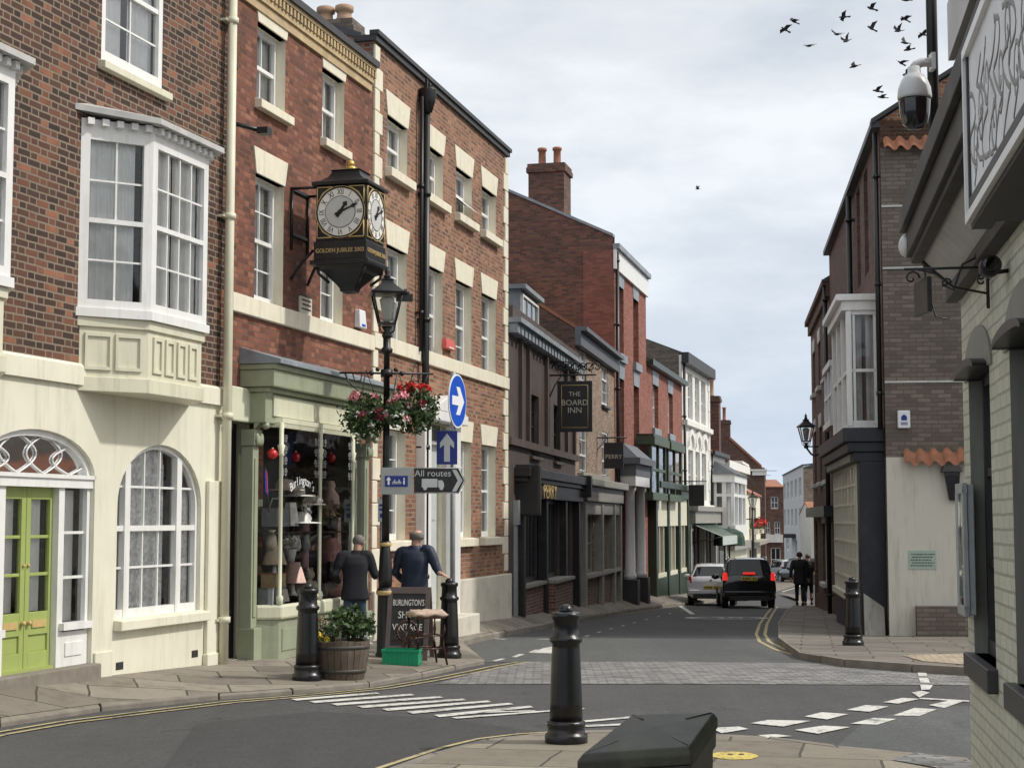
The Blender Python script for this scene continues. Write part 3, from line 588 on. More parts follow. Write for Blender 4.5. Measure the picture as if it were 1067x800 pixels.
# painted markings, all parts of one set of road markings
RM = thing('road_marking', 'white lines', 'x'); del RM['label'], RM['category']; RM['kind'] = 'structure'
def mark(q, name='white_line', mat='road_white', h=.009): return sheet(name, rp(q), mat, h, RM)
def line(q, w, name='yellow_line', mat='road_yellow', h=.009, off=0.0):
    pts = rp(q); out = []; out2 = []
    for i, p in enumerate(pts):
        t = (pts[min(i+1, len(pts)-1)]-pts[max(i-1, 0)]); t.z = 0; t.normalize(); nrm = Vector((t.y, -t.x, 0)); out.append(p+nrm*(off-w/2)); out2.append(p+nrm*(off+w/2))
    return sheet(name, out+out2[::-1], mat, h, RM)
for a, c, wv in [((303,729.5),(396,722.5),1.5),((322,732),(432,724),1.7),((345,734.5),(462,726.5),1.8),((372,737),(486,729),1.9),((398,740),(512,731),1.9),((424,743),(535,733.5),2),((452,746.5),(556,736.5),2.1),((470,748.5),(610,738.5),1.2),((500,742.5),(560,741),1),((568,755.5),(662,747.5),1.5),((606,757),(700,753),1.6)]:
    wv*=.55; mark([(a[0],a[1]-wv), (c[0]-4,c[1]-wv*.75), (c[0],c[1]+wv*.75), (a[0]+6,a[1]+wv)], 'hatch_line')
for q in [[(741,759),(770,757.5),(780,760),(752,764.5)],[(782,754),(800,750.5),(845,751.5),(816,757.5)],[(790,766.5),(808,765.5),(826,767.5),(800,769.5)],[(838,747),(856,742.5),(884,744.5),(862,750)],[(828,761),(858,756.5),(886,758),(852,765)],[(882,740),(902,735),(926,736.5),(906,742)],[(886,754.5),(910,748.5),(934,749.5),(914,755.5)],[(920,732),(940,727.5),(958,728.5),(936,733.5)],[(930,746),(953,738),(976,739.5),(958,746.5)],[(968,735),(990,730),(1004,731),(984,738)],[(950,722),(960,720),(969,722),(958,727)]]:
    mark(q, 'give_way_dash')
for q in [[(955,694),(963,694),(964,697),(956,697)],[(956,699.5),(965,699.5),(966,705),(957,705)],[(957.5,707),(967,707),(969,712),(959,712)],[(959,714),(972,714.5),(969,719),(960,719.5)]]: mark(q, 'edge_dash', h=.012)
mark([(958,727.2),(1010,730.3),(1010,731.6),(958,728.6)], 'white_line')
for q in [[(512,688.8),(522,686.3),(527,686.6),(517,689.2)],[(533,684.6),(541,681.6),(547,681.8),(538,685)],[(550.5,679.5),(558,677),(563,677.2),(555,680)]]: mark(q, 'centre_dash')
mark([(551,680.3),(566,675.5),(577,673.5),(579,677),(576,681)], 'triangle')
for i in range(9):
    t = i/8; x = 609+t*100; y = 663.0-26.5*t**.92; w = 4.6*(1-t*.55); mark([(x,y),(x+w*.9,y-.95+.3*t),(x+w*1.35,y-.85+.3*t),(x+w*.45,y+.15)], 'centre_dash')
line([(498,664.6),(527,666.2)], .1, 'white_line', 'road_white'); line([(560,666),(574,666.2)], .1, 'white_line', 'road_white')
for off in (-.07,.09):
    line([(-60,778),(0,764.5),(70,752.5),(150,742.5),(240,731.5),(330,724),(400,717),(450,708.5),(500,698.5),(545,689.8)], .05, off=off)
    line([(372,812),(420,796),(470,779.5),(506,770.8),(545,766),(600,762.8)], .05, off=off)
    line([(808,632),(802,640),(796,650),(793,661),(797,668.5),(812,676),(838,683.5),(880,688.8),(940,692)], .06, off=off)
line([(706,629.2),(709,631.5),(716,636),(722,640)], .14, 'white_line', 'road_white'); line([(560,651.0),(640,641),(700,632.6)], .05)
line([(815,616.5),(833,611),(836,606),(826,599)], .1, 'white_line', 'road_white')
# elongated speed roundel
cx_, cy_ = road(757,643.8).x, road(757,643.8).y; ro = []; ri = []
for i in range(32):
    q = 2*PI*i/32; ro.append((cx_+1.08*math.cos(q), cy_+1.35*math.sin(q))); ri.append((cx_+.86*math.cos(q), cy_+1.0*math.sin(q)))
b = MB(); b.add([(x,y,gz(y)+.009) for x, y in ro+ri], [(i, (i+1)%32, 32+(i+1)%32, 32+i) for i in range(32)]); o = b.build('speed_roundel', 'road_white', RM, recalc=False)
sl_ = math.atan2(gz(cy_+1)-gz(cy_-1), 2); t = text('20', .95, 'road_white', RM, (cx_+.05, cy_, gz(cy_)+.012), (sl_,0,0), 0, 'speed_number'); t.scale = (.85, 1.9, 1)
sp_ = pave(765,787.5); b = MB(); b.add([(sp_.x+.17*math.cos(2*PI*i/20)*(1+.05*math.sin(3*i)), sp_.y+.2*math.sin(2*PI*i/20)*(1+.05*math.cos(4*i)), sp_.z+.006) for i in range(20)], [tuple(range(20))]); b.build('yellow_spot', 'spot_yellow', RM, recalc=False)
b = MB()
for dx in (-.02,.06): b.add([(sp_.x+dx+.022*math.cos(2*PI*i/12), sp_.y+.05+.03*math.sin(2*PI*i/12), sp_.z+.010) for i in range(12)], [tuple(range(12))])
b.build('spot_marking', 'flags_near', RM, recalc=False)
b = MB(); g = road(530,744); b.box(g.x-.12, g.x+.12, g.y-.1, g.y+.1, g.z-.02, g.z+.003); 
# ================================================================== 1. cream and dark brick house (left)
F = F0; zb = F.zb
bx0, bx1 = F.X(120,645), F.X(208,637); bz0 = F.Z(120,645); bz1 = F.Z(164,463); bsp = bz1-(bx1-bx0)*.36
dx1 = F.X(95,690); dx0 = 2*F.X(28,600,-.1)-dx1; dsp = F.Z(60,497); dz1 = F.Z(30,446)
band0, band1 = F.Z(0,365)-.0, F.Z(0,365)
band1 = F.Z(0,365); band0 = band1-.22
wx0, wx1 = F.X(106,30), F.X(170,60); wz0 = F.Z(106,63)
Hc = 9.2
# ground floor (render) and upper floor (brick) walls are two parts
gops = [dict(x0=bx0,x1=bx1,z0=bz0,z1=bz1,spring=bsp,rev=.12,m=0), dict(x0=dx0,x1=dx1,z0=-.05+F.Z(30,704)+.06,z1=dz1,spring=dsp,rev=.16,m=0)]
def wall_band(F, z0, H, D, ops, mats, name, **k): return wall(F, H, D, ops, mats, z0=z0, name=name, gables=False, **k)
wall_band(F, -.6, band0, 8, gops, ['stucco'], 'ground_floor_wall')
uops = [dict(x0=wx0,x1=wx1,z0=wz0,z1=wz0+1.75,rev=.06), dict(x0=.8,x1=.8+wx1-wx0,z0=wz0,z1=wz0+1.75,rev=.06), dict(x0=3.2,x1=3.2+wx1-wx0,z0=wz0,z1=wz0+1.75,rev=.06)]
lx_bayA = F.X(82.5,240); bayB = F.X(157,326,.5); bayC = F.X(215,337,.5); bayD = bayC+(bayB-lx_bayA)
zt = F.Z(157,145,.5); zsl = F.Z(157,328,.5); zpan = F.Z(157,405,.5)
uops += [dict(x0=lx_bayA+.1,x1=bayD-.1,z0=zsl+.1,z1=zt-.1,rev=.1)]
wall(F, Hc, 8, uops, ['brick_dark','brick_dark'], z0=band1-.03, ridge=(4,Hc+2.6), name='upper_wall')
roof(F, Hc, 8, (4,Hc+2.6)); b = MB(); b.box(-.05, F.W, -.25, -.003, Hc-.15, Hc+.05); b.build('eaves_cornice', 'white', F.root)
b = MB(); b.box(0, F.W-.02, -.05, .1, band0, band1-.03); b.hexa([(0,-.05,band1-.03),(F.W-.02,-.05,band1-.03),(F.W-.02,.1,band1-.03),(0,.1,band1-.03),(0,-.02,band1),(F.W-.02,-.02,band1),(F.W-.02,.1,band1),(0,.1,band1)]); b.build('string_course', 'stucco', F.root)
# rendered pilasters and plinth
b = MB(); px_ = F.X(212,660); b.box(px_, F.W-.03, -.05, -.002, -.5, band0-.9); b.box(px_-.02, F.W-.02, -.07, -.003, -.5, F.Z(228,650)-.32)
b.build('pilaster', 'stucco', F.root, bevel=.01); b = MB(); px2 = F.X(118,690); b.box(dx1+.03, px2-.06, -.03, -.002, -.5, F.Z(95,680)); b.build('pilaster', 'stucco', F.root, bevel=.01)
b = MB()
for q in ((121,697),(200,684)):
    b = MB(); lx, lz = F.P(*q)
    for i in range(3): b.box(lx, lx+.13, -.006, .01, lz+i*.022, lz+i*.022+.01)
    b.box(lx-.01,lx+.14,-.003,.01,lz-.01,lz+.07); b.build('air_brick', 'charcoal', F.root)
def upwin(xa, xb):
    w = sash(F, xa, xb, wz0, wz0+1.75, .01, 2, 2, fw=.09, cur='curtain_white', gap=.12); sill(F, xa-.06, xb+.08, wz0, .1, .09, 'bay_cream', w)
for o in uops[:3]: upwin(o['x0'], o['x1'])
# the oriel bay
def oriel(F, A, B, C, D, off, zt, zsl, zpan, full=True):
    bay = MB(); pl = [(A,0),(B,-off),(C,-off),(D,0)]
    def inset(k): return [(A+k*.4,-.0),(B+k*.4,-off+k),(C-k*.4,-off+k),(D-k*.4,-.0)]
    bay.prism([(A-.03,-.0),(B-.02,-off-.03),(C+.02,-off-.03),(D+.03,-.0)], 'xy', zsl-.06, zsl+.03); bay.prism(pl, 'xy', zt, zt+.14)
    def seg(p, q, u0, u1, z0, z1, th=.07, push=0.0):
        p, q = Vector((*p,0)), Vector((*q,0)); d = (q-p); nn = Vector((d.y,-d.x,0)).normalized(); a = p+d*u0+nn*push; c = p+d*u1+nn*push
        bay.hexa([(a.x,a.y,z0),(c.x,c.y,z0),(c.x-nn.x*th,c.y-nn.y*th,z0),(a.x-nn.x*th,a.y-nn.y*th,z0),(a.x,a.y,z1),(c.x,c.y,z1),(c.x-nn.x*th,c.y-nn.y*th,z1),(a.x-nn.x*th,a.y-nn.y*th,z1)])
    gl = MB(); cu = MB()
    for (p, q, cols) in ((pl[0],pl[1],2),(pl[1],pl[2],4),(pl[2],pl[3],2)):
        ln = (Vector(q)-Vector(p)).length; f = .10/ln; z0, z1 = zsl+.03, zt; zc = (z0+z1)/2
        seg(p,q,0,f,z0,z1); seg(p,q,1-f,1,z0,z1); seg(p,q,f,1-f,z1-.07,z1,.06); seg(p,q,f,1-f,z0,z0+.09,.06); seg(p,q,f,1-f,zc-.025,zc+.025,.06)
        for i in range(1,cols): u = f+(1-2*f)*i/cols; k = .01/ln; seg(p,q,u-k,u+k,z0+.09,zc-.025,.025,-.02); seg(p,q,u-k,u+k,zc+.025,z1-.07,.025,-.02)
        for zq in ((z0+.09+zc)/2,(zc+z1-.07)/2): seg(p,q,f,1-f,zq-.01,zq+.01,.02,-.022)
        P0, Q0 = Vector((*p,0)), Vector((*q,0)); d = Q0-P0; nn = Vector((d.y,-d.x,0)).normalized(); a = P0+d*f*.7-nn*.045; c = P0+d*(1-f*.7)-nn*.045
        gl.poly([(a.x,a.y,z0+.05),(c.x,c.y,z0+.05),(c.x,c.y,z1-.05),(a.x,a.y,z1-.05)])
        n = 90; vs = []
        for i in range(n+1):
            t = f+(1-2*f)*i/n; w = .010*math.sin(i*.62)+.005*math.sin(i*1.7); s_ = P0+d*t-nn*(.11+w); vs += [(s_.x,s_.y,z0+.02),(s_.x,s_.y,z1-.02)]
        if cols == 2: cu.add(vs[:int(n*.9)*2], [(2*i,2*i+2,2*i+3,2*i+1) for i in range(int(n*.9)-1)], 0, True)
        else: cu.add(vs, [(2*i,2*i+2,2*i+3,2*i+1) for i in range(n) if not n*.46 < i < n*.5], 0, True)
    w = bay.build('bay_window', 'white', F.root); gl.build('glass', 'glass', w, recalc=False); cu.build('curtain', 'curtain_white', w, recalc=False)
    r = MB(); e = .14
    r.add([(A-.12,.0,zt+.2),(B-.1,-off-e,zt+.14),(C+.1,-off-e,zt+.14),(D+.12,.0,zt+.2),(A-.12,0,zt+.26),(B-.1,-off-e,zt+.2),(C+.1,-off-e,zt+.2),(D+.12,0,zt+.26),(A+.1,0,zt+.31),(D-.1,0,zt+.31)], [(0,1,2,3),(0,4,5,1),(1,5,6,2),(2,6,7,3),(4,8,5),(5,8,9,6),(6,9,7)])
    r.build('bay_roof', 'lead_pale', w)
    if full:
        dn = MB()
        for (p, q) in ((pl[0],pl[1]),(pl[1],pl[2]),(pl[2],pl[3])):
            P0, Q0 = Vector((*p,0)), Vector((*q,0)); d = Q0-P0; nn = Vector((d.y,-d.x,0)).normalized(); ln = d.length; k = int(ln/.135)
            for i in range(k):
                a = P0+d*((i+.3)/k); c = P0+d*((i+.75)/k); v = []
                for zq in (zt+.07, zt+.138):
                    for s_ in (a+nn*.07, c+nn*.07, c-nn*.0, a-nn*.0): v.append((s_.x,s_.y,zq))
                dn.hexa(v)
        dn.prism([(A+.02,0),(B+.01,-off-.015),(C-.01,-off-.015),(D-.02,0)],'xy',zt+.072,zt+.135); dn.build('dentil_moulding', 'white', w)
        pn = MB(); e = .06
        pn.prism([(A+.04,0),(B+.03,-off+.04),(C-.03,-off+.04),(D-.04,0)], 'xy', zpan, zsl-.061)
        pn.prism([(A-.0,0),(B+.01,-off+.01),(C-.01,-off+.01),(D,0)], 'xy', zsl-.16, zsl-.062); pn.prism([(A+.01,0),(B+.01,-off+.01),(C-.01,-off+.01),(D-.01,0)], 'xy', zpan-.05, zpan+.1)
        po = pn.build('apron_panel', 'bay_cream', w, bevel=.006)
        fr = MB()
        for (p, q, k) in (((A+.04,0),(B+.03,-off+.04),2),((B+.03,-off+.04),(C-.03,-off+.04),4)):
            P0, Q0 = Vector((*p,0)), Vector((*q,0)); d = Q0-P0; nn = Vector((d.y,-d.x,0)).normalized()
            za, zc_ = zpan+.17, zsl-.22
            for i in range(k):
                u0 = .08+.88*i/k; u1 = .08+.88*(i+1)/k-.05
                for (ua,ub,z0,z1) in ((u0,u0+.035,za,zc_),(u1-.035,u1,za,zc_),(u0+.036,u1-.036,za,za+.035),(u0+.036,u1-.036,zc_-.035,zc_)):
                    a = P0+d*ua; c = P0+d*ub; v = []
                    for zq in (z0,z1):
                        for s_ in (a+nn*.022, c+nn*.022, c-nn*.01, a-nn*.01): v.append((s_.x,s_.y,zq))
                    fr.hexa(v)
        fr.build('panel_moulding', 'bay_cream', po)
    return w
oriel(F, lx_bayA, bayB, bayC, bayD, .5, zt, zsl, zpan)
sh = bayC-F.X(13,200,.5); oriel(F, lx_bayA-sh, bayB-sh, bayC-sh, bayD-sh, .5, zt, zsl, zpan)
# arched ground-floor window
b = MB(); y = .05; fwd_ = .06; c = (bx0+bx1)/2; a = (bx1-bx0)/2
def arc_pts(c, a, zs, h, n=24, k=1.0): return [(c-a*k*math.cos(PI*i/n), zs+h*k*math.sin(PI*i/n)) for i in range(n+1)]
def arc_band(b, c, a, zs, h, y0, y1, th, n=24):
    o_ = arc_pts(c,a,zs,h,n); i_ = arc_pts(c,a-th,zs,h-th,n)
    for k in range(n):
        v = [(*o_[k],),(*o_[k+1],),(*i_[k+1],),(*i_[k],)]; b.add([(x,y0,z) for x,z in v]+[(x,y1,z) for x,z in v], [(0,1,2,3),(7,6,5,4),(0,4,5,1),(1,5,6,2),(2,6,7,3),(3,7,4,0)])
arc_band(b, c, a, bsp, bz1-bsp, y, y+.08, .05); b.box(bx0, bx0+.05, y, y+.08, bz0, bsp); b.box(bx1-.05, bx1, y, y+.08, bz0, bsp); b.box(bx0+.05, bx1-.05, y, y+.08, bz0, bz0+.09)
m1, m2 = F.X(136,560), F.X(189.5,560)
def arch_z(x): return bsp+(bz1-bsp)*math.sqrt(max(0,1-((x-c)/a)**2))
for m_ in (m1,m2): b.box(m_-.055, m_+.055, y-.01, y+.08, bz0, arch_z(m_)-.03)
zm = F.Z(160,550); b.box(bx0+.05, bx1-.05, y+.005, y+.07, zm-.03, zm+.03)
for zq in (F.Z(160,507.5), F.Z(160,590)): b.box(bx0+.05, bx1-.05, y+.025, y+.05, zq-.012, zq+.012)
for i in (1,2): xq = m1+.055+(m2-m1-.11)*i/3; b.box(xq-.011, xq+.011, y+.02, y+.052, zm+.03, arch_z(xq)-.02); b.box(xq-.011, xq+.011, y+.03, y+.052, bz0+.09, zm-.03)
w = b.build('arched_window', 'white', F.root)
q = MB(); q.poly([(bx0+.03,y+.06,bz0+.03),(bx1-.03,y+.06,bz0+.03)]+[(x,y+.06,z) for x,z in arc_pts(c,a-.02,bsp,bz1-bsp-.02)[::-1]]); q.build('glass', 'glass', w, recalc=False)
for xa, xb in ((m1-.02, m1+(m2-m1)*.84),(bx0+.04,m1-.12),(m2+.06,bx1-.04)): curtain(w, xa, xb, bz0+.05, min(arch_z(xa),arch_z(xb))+.0, y+.11, 'lace', 0, .02, 5)
for k_ in range(7): xa=m1-.02+(m2-m1)*.86*k_/7; xb=xa+(m2-m1)*.86/7; curtain(w, xa, xb, min(arch_z(m1),arch_z(m2))-.05, min(arch_z(xa),arch_z(xb))-.04, y+.112, 'lace', 0, .01, 5)
sill(F, F.X(118,655), F.X(212,645), bz0+.0, .12, .1, 'stucco', w)
# fanlight door
b = MB(); y = .05; c2 = (dx0+dx1)/2; a2 = (dx1-dx0)/2
arc_band(b, c2, a2, dsp, dz1-dsp, y, y+.08, .06); b.box(dx0, dx1, y-.03, y+.09, dsp-.10, dsp+.02); b.box(dx0-.02, dx1+.02, y-.05, y+.02, dsp-.01, dsp+.03)
dl1 = F.X(57,600,-.1); cen = F.X(28,600,-.1); dl0 = 2*cen-dl1; zlow = gops[1]['z0']; sx0 = F.X(64,600,-.05)
for s_, e_ in ((sx0-.07, sx0+.03),(dx1-.06,dx1)):
    b.box(s_, e_, y, y+.09, zlow, dsp-.1); b.box(2*cen-s_, 2*cen-e_, y, y+.09, zlow, dsp-.1)
zsd = F.Z(78,648)
for xa, xb in ((sx0+.03, dx1-.06),):
    for flip in (0,1):
        u0, u1 = (xa, xb) if not flip else (2*cen-xb, 2*cen-xa)
        b.box(u0, u1, y-.0, y+.06, zlow, zsd-.09); b.box(u0-.06, u1+.06, y-.06, y+.07, zsd-.07, zsd+.0); b.box(u0+.05,u1-.05,y-.012,y,zlow+.12,zsd-.2)
        for i in (1,2): zq = zsd+(dsp-.1-zsd)*i/3; b.box(u0, u1, y+.03, y+.06, zq-.014, zq+.014)
w = b.build('door_surround', 'white', F.root)
q = MB(); q.poly([(sx0,y+.05,zsd),(dx1-.05,y+.05,zsd),(dx1-.05,y+.05,dsp-.1),(sx0,y+.05,dsp-.1)]); q.poly([(x,y+.05,z) for x,z in arc_pts(c2,a2-.03,dsp+.02,dz1-dsp-.03)]); q.build('glass', 'glass', w, recalc=False)
curtain(w, sx0+.02, dx1-.06, zsd, dsp-.12, y+.16, 'curtain_white', .0, .02, 6)
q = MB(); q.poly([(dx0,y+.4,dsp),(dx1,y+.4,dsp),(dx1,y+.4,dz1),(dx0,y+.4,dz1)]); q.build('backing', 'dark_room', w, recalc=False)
fb = MB(); zf = dsp+.03; hh = dz1-dsp-.1
for k in (-1.5,-.5,.5,1.5):      # interlacing curved glazing bars of the fanlight
    for sgn in (-1,1):
        x_a = c2+k*a2*.44; pts = []
        for i in range(15):
            t = i/14; x = x_a+sgn*a2*.30*math.sin(t*PI); z = zf+(math.sqrt(max(.05,1-((x_a-c2)/a2)**2))*(dz1-dsp)-.06)*t
            if abs(x-c2) < a2-.06 and z < dsp+(dz1-dsp)*math.sqrt(max(0,1-((x-c2)/a2)**2))-.05: pts.append((x,y+.035,z))
        if len(pts) > 2: fb.tube(pts, .010, 5)
fb.build('fanlight_bars', 'white', w)
for (u0,u1,nm) in ((cen+.004,dl1,1),(dl0,cen-.004,0)):
    d = MB(); yd = y+.07; zg = F.Z(40,637,-.1); zt_ = dsp-.1
    d.box(u0,u0+.075,yd,yd+.05,zlow+.02,zt_); d.box(u1-.075,u1,yd,yd+.05,zlow+.02,zt_); d.box(u0+.075,u1-.075,yd,yd+.05,zt_-.12,zt_); d.box(u0+.075,u1-.075,yd,yd+.05,zg-.22,zg)
    d.box(u0+.075,u1-.075,yd,yd+.05,zlow+.02,zlow+.2); d.box(u0+.075,u1-.075,yd+.02,yd+.045,zlow+.2,zg-.22)
    for i in (1,2): zq = zg+(zt_-.12-zg)*i/3; d.box(u0+.075,u1-.075,yd+.01,yd+.04,zq-.016,zq+.016)
    dr = d.build('door', 'lime', F.root, bevel=.005)
    q = MB(); q.poly([(u0+.06,yd+.03,zg-.01),(u1-.06,yd+.03,zg-.01),(u1-.06,yd+.03,zt_-.1),(u0+.06,yd+.03,zt_-.1)]); q.build('glass', 'glass', dr, recalc=False); curtain(dr, u0+.08, u1-.08, zg, zt_-.1, yd+.1, 'curtain_white', 0, .025, 7)
    q = MB(); q.box(u0+.12,u1-.12,yd-.014,yd-.002,zg-.15,zg-.08); q.build('letter_plate', 'gilt', dr)
    q = MB(); q.ball((cen+.05 if nm else cen-.05, yd-.03, zg-.1), .025); q.ball((cen+.04 if nm else cen-.04, yd-.012, zg+.45), .016); q.build('door_knob', 'gilt', dr)
b = MB(); b.box(dx0-.05, dx1+.04, -.10, .3, zlow-.25, zlow+.02); b.build('doorstep', 'kerb_stone', F.root, bevel=.015)
b = MB(); b.box(dl0-.1, dl1+.1, y+.02, y+.2, zlow+.02, zlow+.05); b.build('threshold', 'lime', F.root)
pipe(F, F.W-.10, -.1, Hc, .055, 'bay_cream', -.11, 2.4)
# ================================================================== 2. red brick house with the green shop
F = F1; W = F.W; Ht = F.Z(383,70)
q = F.P
r1 = dict(x0=F.X(268,60),x1=F.X(297.5,60),z0=F.Z(268,103),z1=F.Z(268,22),rev=.2); r1b_ = dict(r1, x0=F.X(335.5,120),x1=F.X(358.5,120))
r2 = dict(r1, z0=F.Z(268,312),z1=F.Z(268,181)); r2b_ = dict(r1b_, z0=r2['z0'], z1=r2['z1'])
bt, bb = F.Z(300,323), F.Z(300,341)
sx_a, sx_b = F.X(281,560,.1), F.X(375,560,.1); sz0, sz1 = F.Z(292,628,.36), F.Z(292,440,.36)
door1 = dict(x0=.10,x1=.78,z0=.05,z1=F.Z(250,440),rev=.22)
ops = [r1,r1b_,r2,r2b_,dict(x0=sx_a,x1=sx_b,z0=sz0-.05,z1=sz1,rev=.3,m=2),door1]
wall(F, Ht, 8, ops, ['brick_red','stone_cream','sage_dark'], ridge=(4,Ht+1.8)); roof(F, Ht+.15, 8, (4,Ht+1.6), over=-.1)
for o in (r1,r1b_,r2,r2b_):
    two = o['z1']-o['z0'] > 1.3
    w = sash(F, o['x0'], o['x1'], o['z0'], o['z1'], .13, 2, 2 if two else 1, fw=.065, cur='curtain_grey', gap=.25)
    lintel(F, o['x0'], o['x1'], o['z1'], .33, .09, parent=w, arch=.07 if not two else .0)
    if not two: sill(F, o['x0']-.06, o['x1']+.1, o['z0'], .13, .1, parent=w)
b = MB(); b.box(0, W-.002, -.06, .05, bb, bt); b.build('string_course', 'stone_cream', F.root, bevel=.01)
b = MB(); b.box(-.02, W-.16, -.04, .05, Ht-.36, Ht-.24); b.box(-.02, W-.16, -.07, .05, Ht-.238, Ht-.16); b.box(-.02, W-.16, -.11, .05, Ht-.05, Ht+.0)
b.build('cornice', 'buff', F.root); b = MB(); n = int(W/.12)
for i in range(n): b.box(i*.12, i*.12+.06, -.10, .0, Ht-.158, Ht-.052)
b.build('dentil_course', 'buff', F.root); b = MB(); b.box(-.02, W-.12, -.15, .03, Ht+.002, Ht+.10); b.build('gutter', 'charcoal', F.root)
cp = at(349,26,25.6); v_ = Vector((cp.x,cp.y))-F.p0; chimney(F, v_.dot(F.d), -v_.dot(F.n), Ht-.5, .5, .75, cp.z-F.zb-Ht+.5, 2, 'brick_grey', 'clay_pot', .30)
def quoins(F, x0, x1, z0, z1, side=1, mat='stone_cream', h=.34, parent=None):
    b = MB(); z = z0; i = 0
    while z < z1-.05:
        e = min(z+h-.012, z1); wd_ = (x1-x0) if i % 2 else (x1-x0)*.62
        if side > 0: b.box(x0, x0+wd_, -.035, .05, z, e)
        else: b.box(x1-wd_, x1, -.035, .05, z, e)
        z += h; i += 1
    return b.build('quoin_stones', mat, parent or F.root, bevel=.012)
# thin dark pipe beside the cream one, and an old lamp bracket stub
pipe(F, .05, .0, Ht, .035, 'black', -.06, 2.2)
b = MB(); lx, lz = F.P(238,128); b.tube([(lx+.02,0,lz),(lx+.05,-.12,lz-.02),(lx+.1,-.38,lz-.1)], .028, 8); b.box(lx+.03,lx+.17,-.5,-.36,lz-.15,lz-.07); b.build('bracket_lamp', 'black', F.root)
b = MB(); lx, lz = F.P(311,308); lx2, lz2 = F.P(323,330); b.box(lx, lx2, -.03, -.001, lz2, lz); pl_ = b.build('wall_plaque', 'plinth', F.root, bevel=.005)
b = MB()
for i in range(4): b.box(lx+.04+.02*(i%2), lx2-.05, -.034, -.031, lz2+.06+i*.06, lz2+.085+i*.06)
b.build('plaque_text', 'oak', pl_)
# side door left of the shop
w = MB(); w.box(.12,.74,.16,.21,.05,door1['z1']); dd = w.build('side_door', 'charcoal', F.root); w = MB(); w.ball((.2,.13,1.1),.03); w.build('door_knob','gilt',dd); w = MB(); w.box(.78-.13,.78,-.05,.1,.05,2.55); w.box(.05,.95,-.09,.1,door1['z1']-.0,door1['z1']+.42); w.build('door_surround', 'cream_green', F.root, bevel=.02)
b = MB(); b.box(.62,.98,-.1,.02,1.9,1.99); b.build('letter_box', 'cream_green', F.root)
# shopfront
lA = F.X(262.5,560,.14); lE = F.X(384,560,.14); BO = .36
pc = F.X(292,560,BO); pm = F.X(333,560,BO); pe = F.X(367,560,BO)
sf = MB(); ztop = F.Z(292,411,.3); c0, c1_ = lA-.0, lE+.02
sf.box(c0, c1_, -.30, .05, sz1-.02, ztop)                     # fascia board
sf.box(c0-.04, c1_+.06, -.36, .05, ztop+.002, ztop+.06); sf.box(c0-.09, c1_+.09, -.45, .05, ztop+.062, ztop+.27); sf.box(c0-.11, c1_+.1, -.48, .05, ztop+.272, ztop+.34)
front = sf.build('shop_cornice', 'sage', F.root, bevel=.012)
b = MB(); b.box(lA+.20, lE-.12, -.325, -.302, sz1+.075, ztop-.035); b.build('fascia_board', 'cream_green', front)
b = MB(); b.hexa([(c0-.13,-.55,ztop+.342),(c1_+.16,-.55,ztop+.342),(c1_+.16,0,ztop+.342),(c0-.13,0,ztop+.342),(c0-.13,-.55,ztop+.39),(c1_+.16,-.55,ztop+.39),(c1_+.16,0,ztop+.55),(c0-.13,0,ztop+.55)]); b.build('lead_roof', 'lead', F.root)
for (u, wd_) in ((lA,.17),(lE-.17,.17)):
    p = MB(); p.box(u-.03,u+wd_+.03,-.20,.02,-.4,.42); p.box(u,u+wd_,-.14,.02,.421,sz1-.3); p.box(u+.04,u+wd_-.04,-.155,-.141,.55,sz1-.45); p.box(u-.02,u+wd_+.02,-.17,.02,sz1-.299,sz1-.1)
    pil = p.build('shop_pilaster', 'sage', F.root, bevel=.012)
    k = MB()                                                        # scrolled console with leaf capital
    prof = [(0,-.10),(-.10,.0),(-.07,.12),(-.14,.25),(-.20,.38),(-.19,.5),(-.02,.5)]
    k.prism([(-.14+y_ , sz1+z_) for y_, z_ in prof], 'yz', u+.01, u+wd_-.01)
    for i in range(6): k.ball((u+wd_/2, -.27+.012*i-.02*(i>3), sz1-.05+.09*i), wd_*.36, .05, .05, n=8, k=6)
    for i in range(5): k.ball((u+wd_*(.1+.2*i), -.185, sz1-.22), .03, .03, .08, n=8, k=6)
    k.build('console', 'sage', pil)
# bay: stall riser, sill, posts, glass
b = MB(); b.prism([(lA+.17,.0),(lA+.17,-.10),(pc-.0,-BO),(pe,-BO),(lE-.17,-.10),(lE-.17,0)], 'xy', -.5, sz0-.2); rs = b.build('stall_riser', 'sage', F.root, bevel=.012)
b = MB(); b.prism([(lA+.172,.0),(lA+.172,-.15),(pc-.02,-BO-.05),(pe+.02,-BO-.05),(lE-.172,-.15),(lE-.172,0)], 'xy', sz0-.2, sz0-.02); b.build('shop_sill', 'cream_green', F.root, bevel=.03)
b = MB(); b.box(pc+.08, pe-.05, -BO-.012, -BO-.001, .12, sz0-.32); b.build('riser_panel', 'sage', rs, bevel=.004)
v3 = [(lA+.18,-.08),(pc,-BO),(pm,-BO),(pe,-BO),(lE-.18,-.08)]
b = MB(); b.prism([(lA+.172,0),(lA+.172,-.1),(pc-.01,-BO-.02),(pe+.01,-BO-.02),(lE-.172,-.1),(lE-.172,0)],'xy',sz1-.0,sz1+.06); wn = b.build('shop_window', 'cream_green', F.root)
for x_, y_ in v3[1:4]:
    b = MB(); b.lathe([(.03,sz0-.02),(.045,sz0),(.045,sz0+.08),(.025,sz0+.1),(.025,sz1-.42),(.045,sz1-.4),(.03,sz1-.37),(.05,sz1-.28),(.03,sz1-.27),(.03,sz1)], (x_,y_,0), 10); b.build('colonnette', 'cream_green', wn)
g = MB(); hd = MB()
